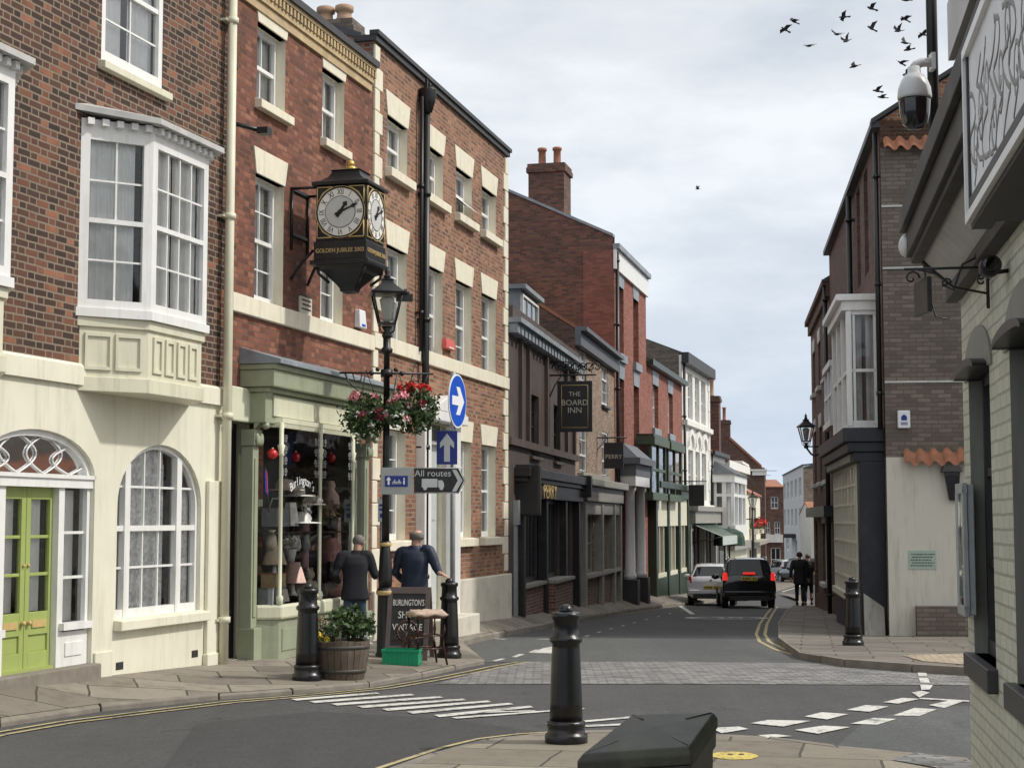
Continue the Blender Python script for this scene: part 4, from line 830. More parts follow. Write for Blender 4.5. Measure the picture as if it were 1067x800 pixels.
for (p, r_) in zip(v3, v3[1:]):
    g.poly([(*p,sz0-.02),(*r_,sz0-.02),(*r_,sz1),(*p,sz1)])
    pv, rv_ = Vector((*p,0)), Vector((*r_,0)); d = rv_-pv; L_ = d.length; nn = Vector((d.y,-d.x,0)).normalized(); rad = min(.22,L_*.4)
    for flip in (0,1):      # rounded top corners of each light
        cs = pv if not flip else rv_; dr_ = d.normalized()*(1 if not flip else -1)
        arc = [(rad*(1-math.sin(t)), rad*(1-math.cos(t))) for t in [PI/2*i/8 for i in range(9)]]
        vs = []
        for off_ in (.012,-.02):
            for (u_, w_) in [(0,0)]+[(a_,rad-b_) if False else (a_, b_) for a_, b_ in arc]:
                s_ = cs+dr_*u_+nn*off_; vs.append((s_.x,s_.y,sz1-w_))
        n_ = 10; hd.add(vs, [tuple(range(n_)), tuple(range(n_,2*n_))[::-1]]+[(i,(i+1)%n_,n_+(i+1)%n_,n_+i) for i in range(n_)])
    s0 = pv+nn*.015; s1 = rv_+nn*.015; hd.hexa([(pv.x,pv.y,sz1-.06),(rv_.x,rv_.y,sz1-.06),(rv_.x-nn.x*.03,rv_.y-nn.y*.03,sz1-.06),(pv.x-nn.x*.03,pv.y-nn.y*.03,sz1-.06),(s0.x,s0.y,sz1),(s1.x,s1.y,sz1),(rv_.x-nn.x*.03,rv_.y-nn.y*.03,sz1),(pv.x-nn.x*.03,pv.y-nn.y*.03,sz1)])
g.build('glass', 'glass', wn, recalc=False); hd.build('window_head', 'cream_green', wn)
# etched scrollwork on the panes and the arched shop name
e = MB()
for (cx0, n_) in ((pc+.1,1),(pm-.12,1),(pm+.12,1),(pe-.1,1)):
    for i in range(4):
        zq = sz1-.2-.14*i
        for s_ in (-1,1):
            pts = [(cx0+s_*(.045+.04*(1-t/17)*math.cos(t*.7)), -BO-.006, zq+.06*(1-t/17)*math.sin(t*.7)) for t in range(16)]; e.tube(pts, .0045, 4)
e.v=[(x,-BO-.004+(y+BO+.006)*.2,z) for x,y,z in e.v]; e.build('etched_scroll', 'curtain_grey', wn)
nm = "Burlington's"; cxs = (pc+pm)/2+.02; rr = .85; zc_ = F.Z(320,497,BO)-rr
for i, ch in enumerate(nm):
    an = (i-(len(nm)-1)/2)*.085; text(ch, .16, 'sign_white', wn, (cxs+rr*.95*math.sin(an), -BO-.013, zc_+rr*math.cos(an)-.05), (PI/2, an, 0), .001)
b = MB(); b.box(sx_a+.05,sx_b-.05,-.3,.75,sz0-.06,sz0-.02); b.build('display_floor','shelf_wood',F.root); zsh = F.Z(345,553,.1); b = MB(); b.box(pc-.1,pe-.03,-.3,.2,zsh-.02,zsh); b.build('display_shelf','shelf_wood',F.root)
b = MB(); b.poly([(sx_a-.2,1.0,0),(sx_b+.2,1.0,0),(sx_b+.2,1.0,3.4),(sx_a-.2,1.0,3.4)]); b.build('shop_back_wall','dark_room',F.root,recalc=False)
SHOP = F
# ================================================================== 3. long red brick house with quoins
F = F2; W = F.W; Ht = F.Z(527,163); q = F.P
cols = [(403,424),(443,461.5),(475,491.5),(502,516.5)]
def X2(px, py): return F.X(px, py)
rows = [(F.Z(403,174), F.Z(403,119)), (F.Z(443,372)+.02, F.Z(443,275))]
ops = []
for r_, (z0, z1) in enumerate(rows):
    for i, (a, c_) in enumerate(cols): ops.append(dict(x0=X2(a,200), x1=X2(c_,200), z0=z0, z1=z1, rev=.22, row=r_, i=i))
gz0, gz1 = F.Z(477,560), F.Z(477,459)
for i in (2,3): ops.append(dict(x0=ops[i]['x0'], x1=ops[i]['x1'], z0=gz0, z1=gz1, rev=.22, row=2, i=i))
ops.append(dict(x0=ops[0]['x0'], x1=ops[0]['x1'], z0=gz0, z1=gz1, rev=.22, row=2, i=0))
dxa, dxb = X2(440,540), X2(465,540); dtop = F.Z(450,462)
ops.append(dict(x0=dxa, x1=dxb, z0=.25, z1=dtop+.35, rev=.3, row=3, i=0))
wall(F, Ht, 8.5, ops, ['brick_orange','stone_cream'], ridge=(4.2,Ht+1.7)); roof(F, Ht-.05, 8.5, (4.2,Ht+1.5), over=-.2)
for o in ops:
    if o['row'] == 3: continue
    w = sash(F, o['x0'], o['x1'], o['z0'], o['z1'], .14, 2, 2 if o['row'] else 1, fw=.07, cur='curtain_grey', gap=.3 if o['i']%2 else 0, ajar=(o['row']==0 and o['i']==2))
    lintel(F, o['x0'], o['x1'], o['z1'], .38, .12, parent=w)
    if o['row'] != 1: sill(F, o['x0']-.1, o['x1']+.14, o['z0'], .16, .12, parent=w)
bt, bb = F.Z(400,350.5), F.Z(400,366)
b = MB(); b.box(.002, W, -.06, .05, bb, bt); b.build('string_course', 'stone_cream', F.root, bevel=.01)
b = MB(); b.box(-.05, W+.03, -.06, .3, Ht+.0, Ht+.09); b.box(-.06,W+.05,-.10,.05,Ht+.091,Ht+.16); b.build('gutter', 'charcoal', F.root)
quoins(F, -.0, .36, bt+.02, Ht-.02); quoins(F, .0, .36, .75, bb-.02)
quoins(F, W-.36, W, bt+.02, Ht-.02, -1); quoins(F, W-.36, W, .85, bb-.02, -1)
b = MB(); zp = F.Z(490,602); b.box(dxb+.38, W+.03, -.1, .05, -.7, zp); b.build('plinth', 'plinth', F.root, bevel=.02); b = MB(); b.box(.0, dxa-.38, -.08, .05, -.7, zp); b.build('plinth', 'plinth', F.root, bevel=.02)
# fan-hooded doorway
b = MB(); b.box(dxa-.36, dxa, -.16, .1, -.2, dtop+.35); b.box(dxb, dxb+.36, -.16, .1, -.2, dtop+.35); b.box(dxa-.42, dxb+.42, -.28, .05, dtop+.36, dtop+.52); b.prism([(dxa-.42,dtop+.522),(dxb+.42,dtop+.522),((dxa+dxb)/2,dtop+.82)], 'xz', -.28, .03); b.box(dxa,dxb,.05,.15,dtop,dtop+.06)
ds = b.build('door_surround', 'white', F.root, bevel=.015)
b = MB(); b.box(dxa+.02, dxb-.02, .16, .21, .25, dtop); 
for (u0,u1) in ((.12,.42),(.58,.88)):
    for (za,zb_) in ((.45,.95),(1.1,1.75),(1.85,2.3)): b.box(dxa+(dxb-dxa)*u0, dxa+(dxb-dxa)*u1, .145, .161, za, min(zb_,dtop-.1))
b.build('door', 'sign_silver', F.root); q_ = MB(); q_.poly([(dxa,.12,dtop+.06),(dxb,.12,dtop+.06),(dxb,.12,dtop+.35),(dxa,.12,dtop+.35)]); q_.build('fanlight', 'glass_dark', ds, recalc=False)
b = MB(); b.box(dxa-.4, dxb+.4, -.5, .2, -.3, .24); b.build('doorstep', 'plinth', F.root, bevel=.02)
lx = X2(436.5,300); pipe(F, lx, .3, F.Z(437,118), .06, 'black', -.12, 2.1)
b = MB(); zh = F.Z(437,112); b.lathe([(.07,zh-.1),(.13,zh+.1),(.15,zh+.28),(.15,zh+.3)], (lx,-.14,0), 12); b.box(lx-.1,lx-.06,-.16,-.12,zh+.3,zh+.45); b.box(lx+.05,lx+.09,-.16,-.12,zh+.3,zh+.42)
hp = b.build('rainwater_hopper', 'black', F.root); b = MB(); leaves(b, (lx+.14,-.12,zh+.33), .14,.1,.1, 60, .03); b.build('moss_tuft','leaf',hp); pipe(F, lx-.16, 4.6, F.Z(433,100), .03, 'black', -.09, 2.1)
# ================================================================== 4. brown pub with black shopfront
F = F3; W = F.W; Ht = F.Z(560,356)
wz0, wz1 = F.Z(553,474), F.Z(553,410)
wA, wB = F.X(552.5,440), F.X(561.5,440)
wC, wD = F.X(577,450), F.X(584,450)
sh0 = .75; sh1 = F.Z(545,519); gA, gB = F.X(541,560), F.X(563,560); gC, gD = F.X(565.5,560), F.X(583,560); dA, dB = F.X(587,570), F.X(594,570)
ops = [dict(x0=wA,x1=wB,z0=wz0,z1=wz1), dict(x0=wC,x1=wD,z0=wz0,z1=wz1), dict(x0=gA,x1=gB,z0=sh0,z1=sh1), dict(x0=gC,x1=gD,z0=sh0,z1=sh1), dict(x0=dA,x1=dB,z0=.05,z1=sh1)]
wall(F, Ht, 7, ops, ['pub_grey','pub_grey'], ridge=(3.5,Ht+1.5)); roof(F, Ht-.1, 7, (3.5,Ht+1.4), 'slate', x0=.3, over=-.3)
b = MB(); b.box(-.02, W, -.3, .0, Ht-.02, Ht+.08); b.build('gutter', 'lead', F.root)
b = MB(); b.box(-.0, W, -.12, .25, Ht+.08, F.Z(560,341)); pp = b.build('parapet', 'pub_grey', F.root)
b = MB(); n = 22
for i in range(n): b.box(i*W/n+.03, (i+.7)*W/n, -.22, -.0, Ht-.22, Ht-.03)
b.build('eaves_bracket', 'lead', F.root)
b = MB()
for px_ in (541,549,568,589,597): x = F.X(px_,420); b.box(x-.09, x+.09, -.08, -.002, sh1+1.1, Ht-.2)
b.box(0, W, -.1, -.003, sh1+1.05, sh1+1.2); b.build('wall_strip', 'pub_grey', F.root)
for (a, c_) in ((wA,wB),(wC,wD)): w = sash(F, a, c_, wz0, wz1, .1, 2, 2, 'pub_dark', cur=None, g='glass_dark'); sill(F, a-.1, c_+.1, wz0, mat='pub_grey', parent=w)
# dormer window on the roof
dx0_, dx1_ = F.X(540,315,-.6), F.X(558,320,-.6); dz0, dz1 = Ht-.1, F.Z(545,305,-.6)
b = MB(); b.box(dx0_, dx1_, .55, 2.6, dz0, dz1); b.box(dx0_-.12, dx1_+.12, .4, 2.7, dz1, dz1+.1); dm = b.build('dormer', 'lead', F.root); sash(F, dx0_+.1, dx1_-.1, dz0+.25, dz1-.1, .5, 3, 1, 'white_render', dbl=False, cur=None, g='glass_dark', parent=dm, name='dormer_window')
# shopfront: panelled black surround, cornice, gilt lettering, leaded lights, red brick riser
zf0, zf1 = sh1+.05, F.Z(560,488,.3)
b = MB(); b.box(F.X(538,520), W-.02, -.22, .05, sh1, zf1-.3); b.box(F.X(536,520), W, -.27, .05, zf1-.299, zf1-.2); b.box(F.X(536,520)-.05, W+.02, -.34, .05, zf1-.199, zf1)
for x in (gA-.2, gB+.05, gD+.15, W-.35): b.box(x-.12, x+.12, -.16, .05, -.3, sh1-.01)
sf3 = b.build('shopfront', 'pub_dark', F.root, bevel=.015)
for (u0,u1,d0,z_) in ((F.X(538,520)-.1,F.X(538,520)+.16,.5,1.0),(W-.25,W,.44,.5)): b = MB(); b.box(u0,u1,-d0,.04,zf1-z_,zf1+.06); b.build('console', 'pub_dark', sf3, bevel=.03)
text('PERRY', .46, 'gilt', sf3, (F.X(573,514,.23), -.235, (sh1+zf1-.3)/2), ext=.012, sx=1.5)
for (a, c_, n) in ((gA,gB,5),(gC,gD,3)):
    w = sash(F, a, c_, sh0, sh1, .06, n, 1, 'charcoal', dbl=False, cur=None, g='glass_dark', fw=.08, name='shop_window', bar=.05)
b = MB(); b.box(gA-.1,gB+.1,-.08,.0,sh0-.8,sh0-.06); b.box(gC-.1,gD+.1,-.3,.0,sh0-.8,sh0-.06); b.build('brick_riser','brick_low',F.root); b = MB(); b.box(gA-.15,gB+.15,-.16,.05,sh0-.06,sh0+.01); b.box(gC-.15,gD+.15,-.36,.05,sh0-.06,sh0+.01); b.box(gA-.12,gB+.12,-.11,-.0,-.5,sh0-.81+.001); b.build('shop_sill','shop_grey',F.root)
b = MB(); b.box(dA,dB,.12,.17,.05,sh1); b.build('door','pub_dark',F.root)
b = MB(); x = F.X(536.5,560); b.box(x-.15,x+.05,-.06,.02,-.3,2.0); b.box(x-.18,x+.1,-.1,.0,2.0,2.5); b.build('cable_box','galv',F.root)
# ================================================================== 5. tan brick house, grey shopfront
F = F4; W = F.W; Ht = F.Z(602,345)
c1, c2_ = (F.X(603.5,380),F.X(611,380)), (F.X(627,400),F.X(633,400))
uz0, uz1 = F.Z(627,421), F.Z(627,367); mz0, mz1 = F.Z(627,510), F.Z(627,449)
sz0, sz1 = .9, F.Z(603,536)
gops = [(F.X(605,570),F.X(618,570)),(F.X(624,570),F.X(631,570))]
ops = [dict(x0=a,x1=c_,z0=z0,z1=z1) for a,c_ in (c1,c2_) for z0,z1 in ((uz0,uz1),(mz0,mz1))]+[dict(x0=a,x1=c_,z0=sz0,z1=sz1) for a,c_ in gops]
wall(F, Ht, 8, ops, ['brick_tan','brick_tan'], ridge=(4,Ht+2.6)); roof(F, Ht, 8, (4,Ht+2.6), 'pantile')
for o in ops[:4]: w = sash(F, o['x0'],o['x1'],o['z0'],o['z1'],.02,2,2,cur='curtain_white',gap=.3); sill(F,o['x0']-.08,o['x1']+.08,o['z0'],mat='charcoal',parent=w)
b = MB(); b.box(-.03,W,-.16,-.003,Ht-.42,Ht-.05); b.box(-.03,W,-.32,-.0,Ht-.048,Ht+.06); b.build('fascia','fascia_grey',F.root)
b = MB(); b.box(.15,W-.15,-.3,.02,sz1+.35,sz1+.75); b.box(.05,W-.05,-.45,.02,sz1+.751,sz1+.95); b.box(.2,W-.2,-.2,.02,sz1,sz1+.349); b.box(.3,W*.7,-.18,.02,sz1+.951,sz1+1.1)
for x in (.2,gops[0][1]+.25,gops[1][1]+.3,W-.4): b.box(x,x+.3,-.24,.02,-.4,sz1+.3)
s4 = b.build('shopfront','shop_grey',F.root,bevel=.02)
for a,c_ in gops: sash(F,a,c_,sz0,sz1,.03,4,2,'shop_grey',dbl=False,cur=None,g='glass_dark',name='shop_window',bar=.04)
b = MB(); b.box(.5,W-.5,-.12,.0,-.4,sz0-.1); b.build('brick_riser','brick_low',F.root); b = MB(); b.box(.4,W-.4,-.26,.02,sz0-.1,sz0); b.build('shop_sill','shop_grey',F.root)
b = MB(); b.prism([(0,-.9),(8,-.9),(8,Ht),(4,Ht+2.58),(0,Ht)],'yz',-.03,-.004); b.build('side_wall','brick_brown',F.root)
chimney(F, 1.0, 4.0, Ht+1.9, 1.0, .7, 1.3, 0, 'brick_brown')
# ================================================================== 6. tallest red brick house
F = F5; W = F.W; Ht = F.Z(642,258)
a1 = (F.X(643.5,370),F.X(650,370)); a2_ = (F.X(660,370),F.X(665.5,370))
tz0,tz1 = F.Z(643.5,367),F.Z(643.5,297); mz0,mz1 = F.Z(643.5,480),F.Z(643.5,393); 
g2 = (F.X(661.5,550), F.X(666.5,550)); doorx = (F.X(644,560),F.X(657,560))
lw0, lw1 = F.Z(662,585), F.Z(662,500)
dz1 = F.Z(650,503)
ops = [dict(x0=a,x1=c_,z0=z0,z1=z1,rev=.25) for a,c_ in (a1,a2_) for z0,z1 in ((tz0,tz1),(mz0,mz1))]+[dict(x0=a2_[0],x1=a2_[1],z0=lw0,z1=lw1,rev=.25),dict(x0=doorx[0],x1=doorx[1],z0=.1,z1=dz1,rev=.4)]
F.gable = wall(F, Ht, 9, ops, ['brick_smooth','brick_smooth'], gables=False)
rz = Ht+2.4
b = MB(); b.poly([(-.01,-.0,-.9),(-.01,9,-.9),(-.01,9,Ht),(-.01,4.6,rz),(-.01,.0,Ht+.25)]); b.poly([(.25,9,-.9),(.25,9,Ht),(.25,4.6,rz),(.25,0,Ht+.25),(.25,0,-.9)]); b.poly([(-.01,0,Ht+.25),(-.01,4.6,rz),(.25,4.6,rz),(.25,0,Ht+.25)]); b.poly([(-.01,0,-.9),(-.01,0,Ht+.25),(-.01,.0,Ht)]) if False else None
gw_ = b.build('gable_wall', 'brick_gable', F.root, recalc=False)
b = MB(); b.box(-.04, -.012, .02, .95, -.9, Ht-.15); b.build('gable_patch', 'brick_mid', gw_)
b = MB(); b.prism([(0,Ht+.26),(4.6,rz+.01),(4.6,rz+.1),(0,Ht+.35)],'yz',-.06,.3); b.build('gable_coping','lead',gw_)
roof(F, Ht, 9, (4.6,rz-.1),'slate',x0=.26, over=-.05)
b = MB(); b.box(-.02,W,-.10,-.002,Ht-.75,Ht-.12); b.build('fascia','white',F.root); b = MB(); b.box(-.05,W,-.2,-.0,Ht-.118,Ht+.04); b.build('gutter','lead',F.root)
for o in ops[:5]:
    w = sash(F,o['x0'],o['x1'],o['z0'],o['z1'],.2,1,2,cur='curtain_white',gap=.35); sill(F,o['x0']-.12,o['x1']+.12,o['z0'],.28,.12,'lead',w); lintel(F,o['x0'],o['x1'],o['z1'],.62,.12,'lead',.02,w)
lx = .1; pipe(F, .12, 0, Ht-.2, .06, 'black', -.1, 2)
b = MB(); xd0, xd1 = doorx
for x in (xd0+.15,xd1-.15): b.lathe([(.2,.75),(.2,.9),(.165,.95),(.15,dz1-.3),(.2,dz1-.25),(.2,dz1-.12)],(x,-.35,0),16)
b.box(xd0-.25,xd1+.25,-.6,.05,dz1-.12,dz1+.2); dc = b.build('door_columns','white',F.root)
b = MB(); b.box(xd0-.3,xd1+.3,-.62,.02,dz1+.2,dz1+.55); b.box(xd0-.45,xd1+.45,-.78,.02,dz1+.551,dz1+.75); b.hexa([(xd0-.4,-.7,dz1+.751),(xd1+.4,-.7,dz1+.751),(xd1+.4,0,dz1+.751),(xd0-.4,0,dz1+.751),(xd0-.1,-.2,dz1+1.2),(xd1+.1,-.2,dz1+1.2),(xd1+.1,0,dz1+1.2),(xd0-.1,0,dz1+1.2)]); b.build('door_hood','fascia_grey',F.root)
for x in (xd0+.15,xd1-.15): b = MB(); b.box(x-.25,x+.25,-.62,.0,-.4,.749); b.build('column_base','charcoal',dc)
b = MB(); b.box(xd0,xd1,.3,.36,.1,dz1); b.build('door','charcoal',F.root)
chimney(F, .62, 2.15, Ht+.5, 1.1, 1.15, 2.2, 2, 'brick_gable', 'terracotta', .62)
# ================================================================== 7. low red brick house, green bay
F = F6; W = F.W; Ht = F.Z(676,378)
u1 = (F.X(680,420),F.X(686,420)); u2 = (F.X(696,420),F.X(701,420)); uz0,uz1 = F.Z(680,445),F.Z(680,400)
ops = [dict(x0=a,x1=c_,z0=uz0,z1=uz1,rev=.2) for a,c_ in (u1,u2)]
wall(F,Ht,8,ops,['brick_smooth','brick_smooth'],ridge=(4,Ht+1.6)); roof(F,Ht,8,(4,Ht+1.6))
b = MB(); b.box(0,W,-.25,-.0,Ht-.12,Ht+.08); b.build('gutter','green_dark',F.root)
for o in ops: w = sash(F,o['x0'],o['x1'],o['z0'],o['z1'],.15,1,2,cur='lamp_beige'); sill(F,o['x0']-.12,o['x1']+.12,o['z0'],.25,.1,'lead',w); lintel(F,o['x0'],o['x1'],o['z1'],.5,.1,'lead',.02,w)
by0,by1 = F.Z(682,516,.5),F.Z(682,462,.5)
for k,(pa,pb) in enumerate(((679.5,694),(697,710.5))):
    A,B_ = F.X(pa,500,.5),F.X(pb,500,.5); b = MB(); b.box(A-.1,B_+.1,-.55,.0,by0-.15,by0+.1); b.box(A-.15,B_+.15,-.62,.0,by1-.05,by1+.22)
    for x in (A,(A+B_)/2,B_): b.box(x-.07,x+.07,-.5,-.4,by0+.1,by1-.05)
    zm = by0+(by1-by0)*.5; b.box(A,B_,-.49,-.42,zm-.05,zm+.05); b.box(A-.06,A+.0,-.5,0,zm-.05,zm+.05); b.box(A-.07,A+.07,-.1,0,by0+.1,by1-.05); b.box(B_-.07,B_+.07,-.1,0,by0+.1,by1-.05)
    w = b.build('bay_window','green_mid' if True else '',F.root); q_ = MB(); q_.poly([(A,-.45,by0),(B_,-.45,by0),(B_,-.45,by1),(A,-.45,by1)]); q_.poly([(A,-.45,by0),(A,0,by0),(A,0,by1),(A,-.45,by1)]); q_.build('glass','glass',w,recalc=False); q_ = MB(); q_.poly([(A,-.02,by0),(B_,-.02,by0),(B_,-.02,by1),(A,-.02,by1)]); q_.build('backing','dark_room',w,recalc=False); q_ = MB(); q_.box(A-.12,B_+.12,-.58,.0,by1+.221,by1+.3); q_.build('bay_roof','green_dark',w)
s0,s1 = F.Z(683,628),F.Z(683,548); s2 = F.Z(683,527)
b = MB(); b.box(.1,W-.1,-.35,.02,s2+.3,s2+.62); b.box(.0,W,-.5,.02,s2+.621,s2+.85)
for x in (.15,W*.34,W*.66,W-.55): b.box(x,x+.4,-.3,.02,-.4,s2+.299)
b.box(.5,W-.5,-.26,.02,-.4,.75); g6 = b.build('shopfront','green_dark',F.root,bevel=.02)
b = MB(); b.box(.55,W-.55,-.24,.02,s1,s2+.298); b.build('fascia_board','bay_cream',g6)
b = MB(); 
for x in (W*.17,W*.28,W*.5,W*.6,W*.8,W*.9): b.box(x-.06,x+.06,-.2,.0,.75,s1)
b.box(.55,W-.55,-.22,.0,.75,.9); w = b.build('shop_window','bay_cream',F.root); q_ = MB(); q_.poly([(.5,-.12,.8),(W-.5,-.12,.8),(W-.5,-.12,s1),(.5,-.12,s1)]); q_.build('glass','glass',w,recalc=False); q_ = MB(); q_.poly([(.5,-.01,.8),(W-.5,-.01,.8),(W-.5,-.01,s1),(.5,-.01,s1)]); q_.build('backing','lamp_beige',w,recalc=False)
# ================================================================== 8. tall white building with grey gable
F = F7; W = F.W; Ht = F.Z(714,372)
cols = [(717,722),(724.5,729),(731,735.5)]
tz0,tz1 = F.Z(717,436),F.Z(717,388); mz0,mz1 = F.Z(717,520),F.Z(717,468)
ops = [dict(x0=F.X(a,450),x1=F.X(c_,450),z0=z0,z1=z1,rev=.2) for a,c_ in cols for z0,z1 in ((tz0,tz1),(mz0,mz1))]
wall(F,Ht,9,ops,['white_render','white_render'],ridge=(4.5,Ht+1.9),gables=False); roof(F,Ht,9,(4.5,Ht+1.8),x0=.1)
b = MB(); b.poly([(-.01,.1,-1),(-.01,9,-1),(-.01,9,Ht),(-.01,4.5,Ht+1.95),(-.01,.1,Ht+.1)]); b.poly([(W,0,-1),(W,0,Ht),(W,4.5,Ht+1.95),(W,9,Ht),(W,9,-1)]); b.build('gable_wall','brick_grey',F.root,recalc=False)
for o in ops: sash(F,o['x0'],o['x1'],o['z0'],o['z1'],.12,1,2,cur='curtain_grey',gap=.3)
b = MB(); b.box(0,W,-.3,-.0,Ht-.35,Ht+.1); b.build('eaves_fascia','charcoal',F.root)
b = MB(); b.box(0,W,-.12,.0,tz0-.35,tz0-.15); b.box(.2,W-.2,-.2,.0,mz1+.95,mz1+1.15); b.box(0,W,-.2,.0,mz0-.5,mz0-.2)
for i,(a,c_) in enumerate(cols):
    xa,xb = F.X(a,480)-.15,F.X(c_,480)+.15; arc_band(b,(xa+xb)/2,(xb-xa)/2,mz1+.15,.75,-.1,.0,.25,12)
b.build('stucco_moulding','white_render',F.root); quoins(F,W-.55,W,mz0,Ht-.4,-1,'white_render',.45)
pipe(F,.1,0,Ht-.2,.06,'black',-.1,2.2)
s7 = F.Z(715,545); b = MB(); b.box(.2,W-.1,-.5,.02,s7,s7+.5); b.box(.1,W,-.62,.02,s7+.501,s7+.7)
for x in (.2,W*.5,W-.5): b.box(x,x+.35,-.3,.02,-.5,s7-.01)
b.build('shopfront','shop_grey',F.root); w = sash(F,.6,W*.48,.7,s7-.1,-.1,3,1,'pub_dark',dbl=False,cur=None,g='glass_dark',name='shop_window'); sash(F,W*.56,W-.6,.7,s7-.1,-.1,3,1,'pub_dark',dbl=False,cur=None,g='glass_dark',name='shop_window')
# ================================================================== 9-11. the small white houses beyond
F = F8; W = F.W; Ht = F.Z(743,472)
uu = (F.X(744,490),F.X(747.5,490)); ops = [dict(x0=uu[0],x1=uu[1],z0=F.Z(744,512),z1=F.Z(744,486),rev=.15),dict(x0=uu[0],x1=uu[1],z0=F.Z(744,545),z1=F.Z(744,522),rev=.15)]
wall(F,Ht,8,ops,['white_render','white_render'],ridge=(4,Ht+1.5)); roof(F,Ht,8,(4,Ht+1.5),'pantile')
for o in ops: sash(F,o['x0'],o['x1'],o['z0'],o['z1'],.1,1,1,cur='curtain_grey')
b = MB(); b.box(0,W,-.25,-.0,Ht-.1,Ht+.08); b.build('gutter','black',F.root); pipe(F,.1,0,Ht,.05,'black',-.1,2.5)
# tall tapering chimney stack rising between the white buildings
cp = at(747,413,78.6); v_ = Vector((cp.x,cp.y))-F.p0; chimney(F, v_.dot(F.d), max(.45,-v_.dot(F.n)), Ht-.2, .75, .8, cp.z-F.zb-Ht+.2, 1, 'brick_brown','clay_pot',.85)
b = MB(); b.box(.3,W-.3,-.9,.0,2.3,2.4); b.build('shop_canopy','charcoal',F.root); sash(F,.8,W-.6,.5,2.2,-.05,2,1,'pub_dark',dbl=False,cur=None,g='glass_dark',name='shop_window')
F = F9; W = F.W; Ht = F.Z(758,482)
wall(F,Ht,7,[],['stucco'],ridge=(3.5,Ht+1.2)); roof(F,Ht,7,(3.5,Ht+1.2),'pantile'); b = MB(); b.box(0,W,-.22,-.0,Ht-.3,Ht+.1); b.build('eaves_cornice','white_render',F.root)
A,B_ = F.X(762,540,.8),F.X(774,540,.8); bz0,bz1 = F.Z(765,547,.8),F.Z(765,503,.8)
b = MB(); b.box(A-.2,B_+.2,-1.0,.0,bz0-.5,bz0); b.box(A-.3,B_+.3,-1.0,.0,bz1,bz1+.35)
for t in (0,.33,.67,1): x = A+(B_-A)*t; b.box(x-.12,x+.12,-.95,-.8,bz0,bz1)
for y_ in (-.5,-.05): b.box(A-.1,A+.1,y_-.1,y_+.1,bz0,bz1); b.box(B_-.1,B_+.1,y_-.1,y_+.1,bz0,bz1)
zq = bz0+(bz1-bz0)*.7; b.box(A,B_,-.93,-.84,zq-.07,zq+.07); b.box(A-.07,A+.07,-.9,0,zq-.07,zq+.07)
w = b.build('bay_window','white',F.root); g = MB(); g.poly([(A,-.85,bz0),(B_,-.85,bz0),(B_,-.85,bz1),(A,-.85,bz1)]); g.poly([(A,-.85,bz0),(A,0,bz0),(A,0,bz1),(A,-.85,bz1)]); g.build('glass','glass',w,recalc=False); g = MB(); g.poly([(A,-.05,bz0),(B_,-.05,bz0),(B_,-.05,bz1),(A,-.05,bz1)]); g.build('backing','dark_room',w,recalc=False); curtain(w,A+.15,B_-.15,bz0,bz1,-.6,'curtain_white',.4,.05,1.2)
b = MB(); b.add([(A-.4,-1.1,bz1+.35),(B_+.4,-1.1,bz1+.35),(B_+.4,0,bz1+.35),(A-.4,0,bz1+.35),(A+.5,0,bz1+1.0),(B_-.5,0,bz1+1.0)],[(0,1,5,4),(0,4,3),(1,2,5),(0,3,2,1)]); b.build('bay_roof','slate',w)
s9 = F.Z(765,572); b = MB(); b.box(.3,W-.2,-.4,.02,s9,s9+.4); b.build('shop_fascia','shop_grey',F.root)
for (u0,u1) in ((.06,.28),(.36,.6),(.7,.92)): sash(F,W*u0,W*u1,.5,s9-.1,-.02,2,1,'white_render',dbl=False,cur=None,g='glass_dark',name='shop_window')
F = F10; W = F.W; Ht = F.Z(781,514)
o1 = [dict(x0=W*.15,x1=W*.32,z0=F.Z(783,548),z1=F.Z(783,528),rev=.15),dict(x0=W*.5,x1=W*.66,z0=F.Z(783,548),z1=F.Z(783,528),rev=.15),dict(x0=W*.15,x1=W*.35,z0=.4,z1=2.2,rev=.15),dict(x0=W*.5,x1=W*.7,z0=.4,z1=2.2,rev=.15)]
wall(F,Ht,6,o1,['stucco','stucco'],ridge=(3,Ht+1.5)); roof(F,Ht,6,(3,Ht+1.5),'pantile')
for o in o1: sash(F,o['x0'],o['x1'],o['z0'],o['z1'],.1,2,1,'pub_dark',cur=None,g='glass_dark')
dm_ = MB(); dm_.box(W*.15,W*.5,.5,3,Ht+.0,Ht+1.7); dm_.box(W*.1,W*.55,.3,3.2,Ht+1.7,Ht+1.85); d_ = dm_.build('dormer','white_render',F.root); sash(F,W*.2,W*.45,Ht+.4,Ht+1.5,.42,2,1,'charcoal',dbl=False,cur=None,g='glass_dark',parent=d_,name='dormer_window')
b = MB(); b.box(0,W,-.7,.02,2.5,2.7); b.build('shop_canopy','shop_grey',F.root)
for (fx,nm,lab) in ((.22,'window_box','red flowered window box under the nearer window of the cream house'),(.58,'window_box','red flowered window box under the further window of the cream house')):
    p = F.W3(W*fx,.3,o1[0]['z0']-.15); t = thing(nm,lab,'window box',p,F.root.rotation_euler.z,'window boxes on the cream house'); b = MB(); b.box(-1.1,1.1,-.2,.25,-.3,0); b.build('trough','bay_cream',t); b = MB(); leaves(b,(0,0,.2),1.3,.35,.4,120,.12); b.build('foliage','leaf',t); b = MB(); leaves(b,(0,-.1,.35),1.2,.35,.3,90,.1); b.build('flowers','petal_red',t)
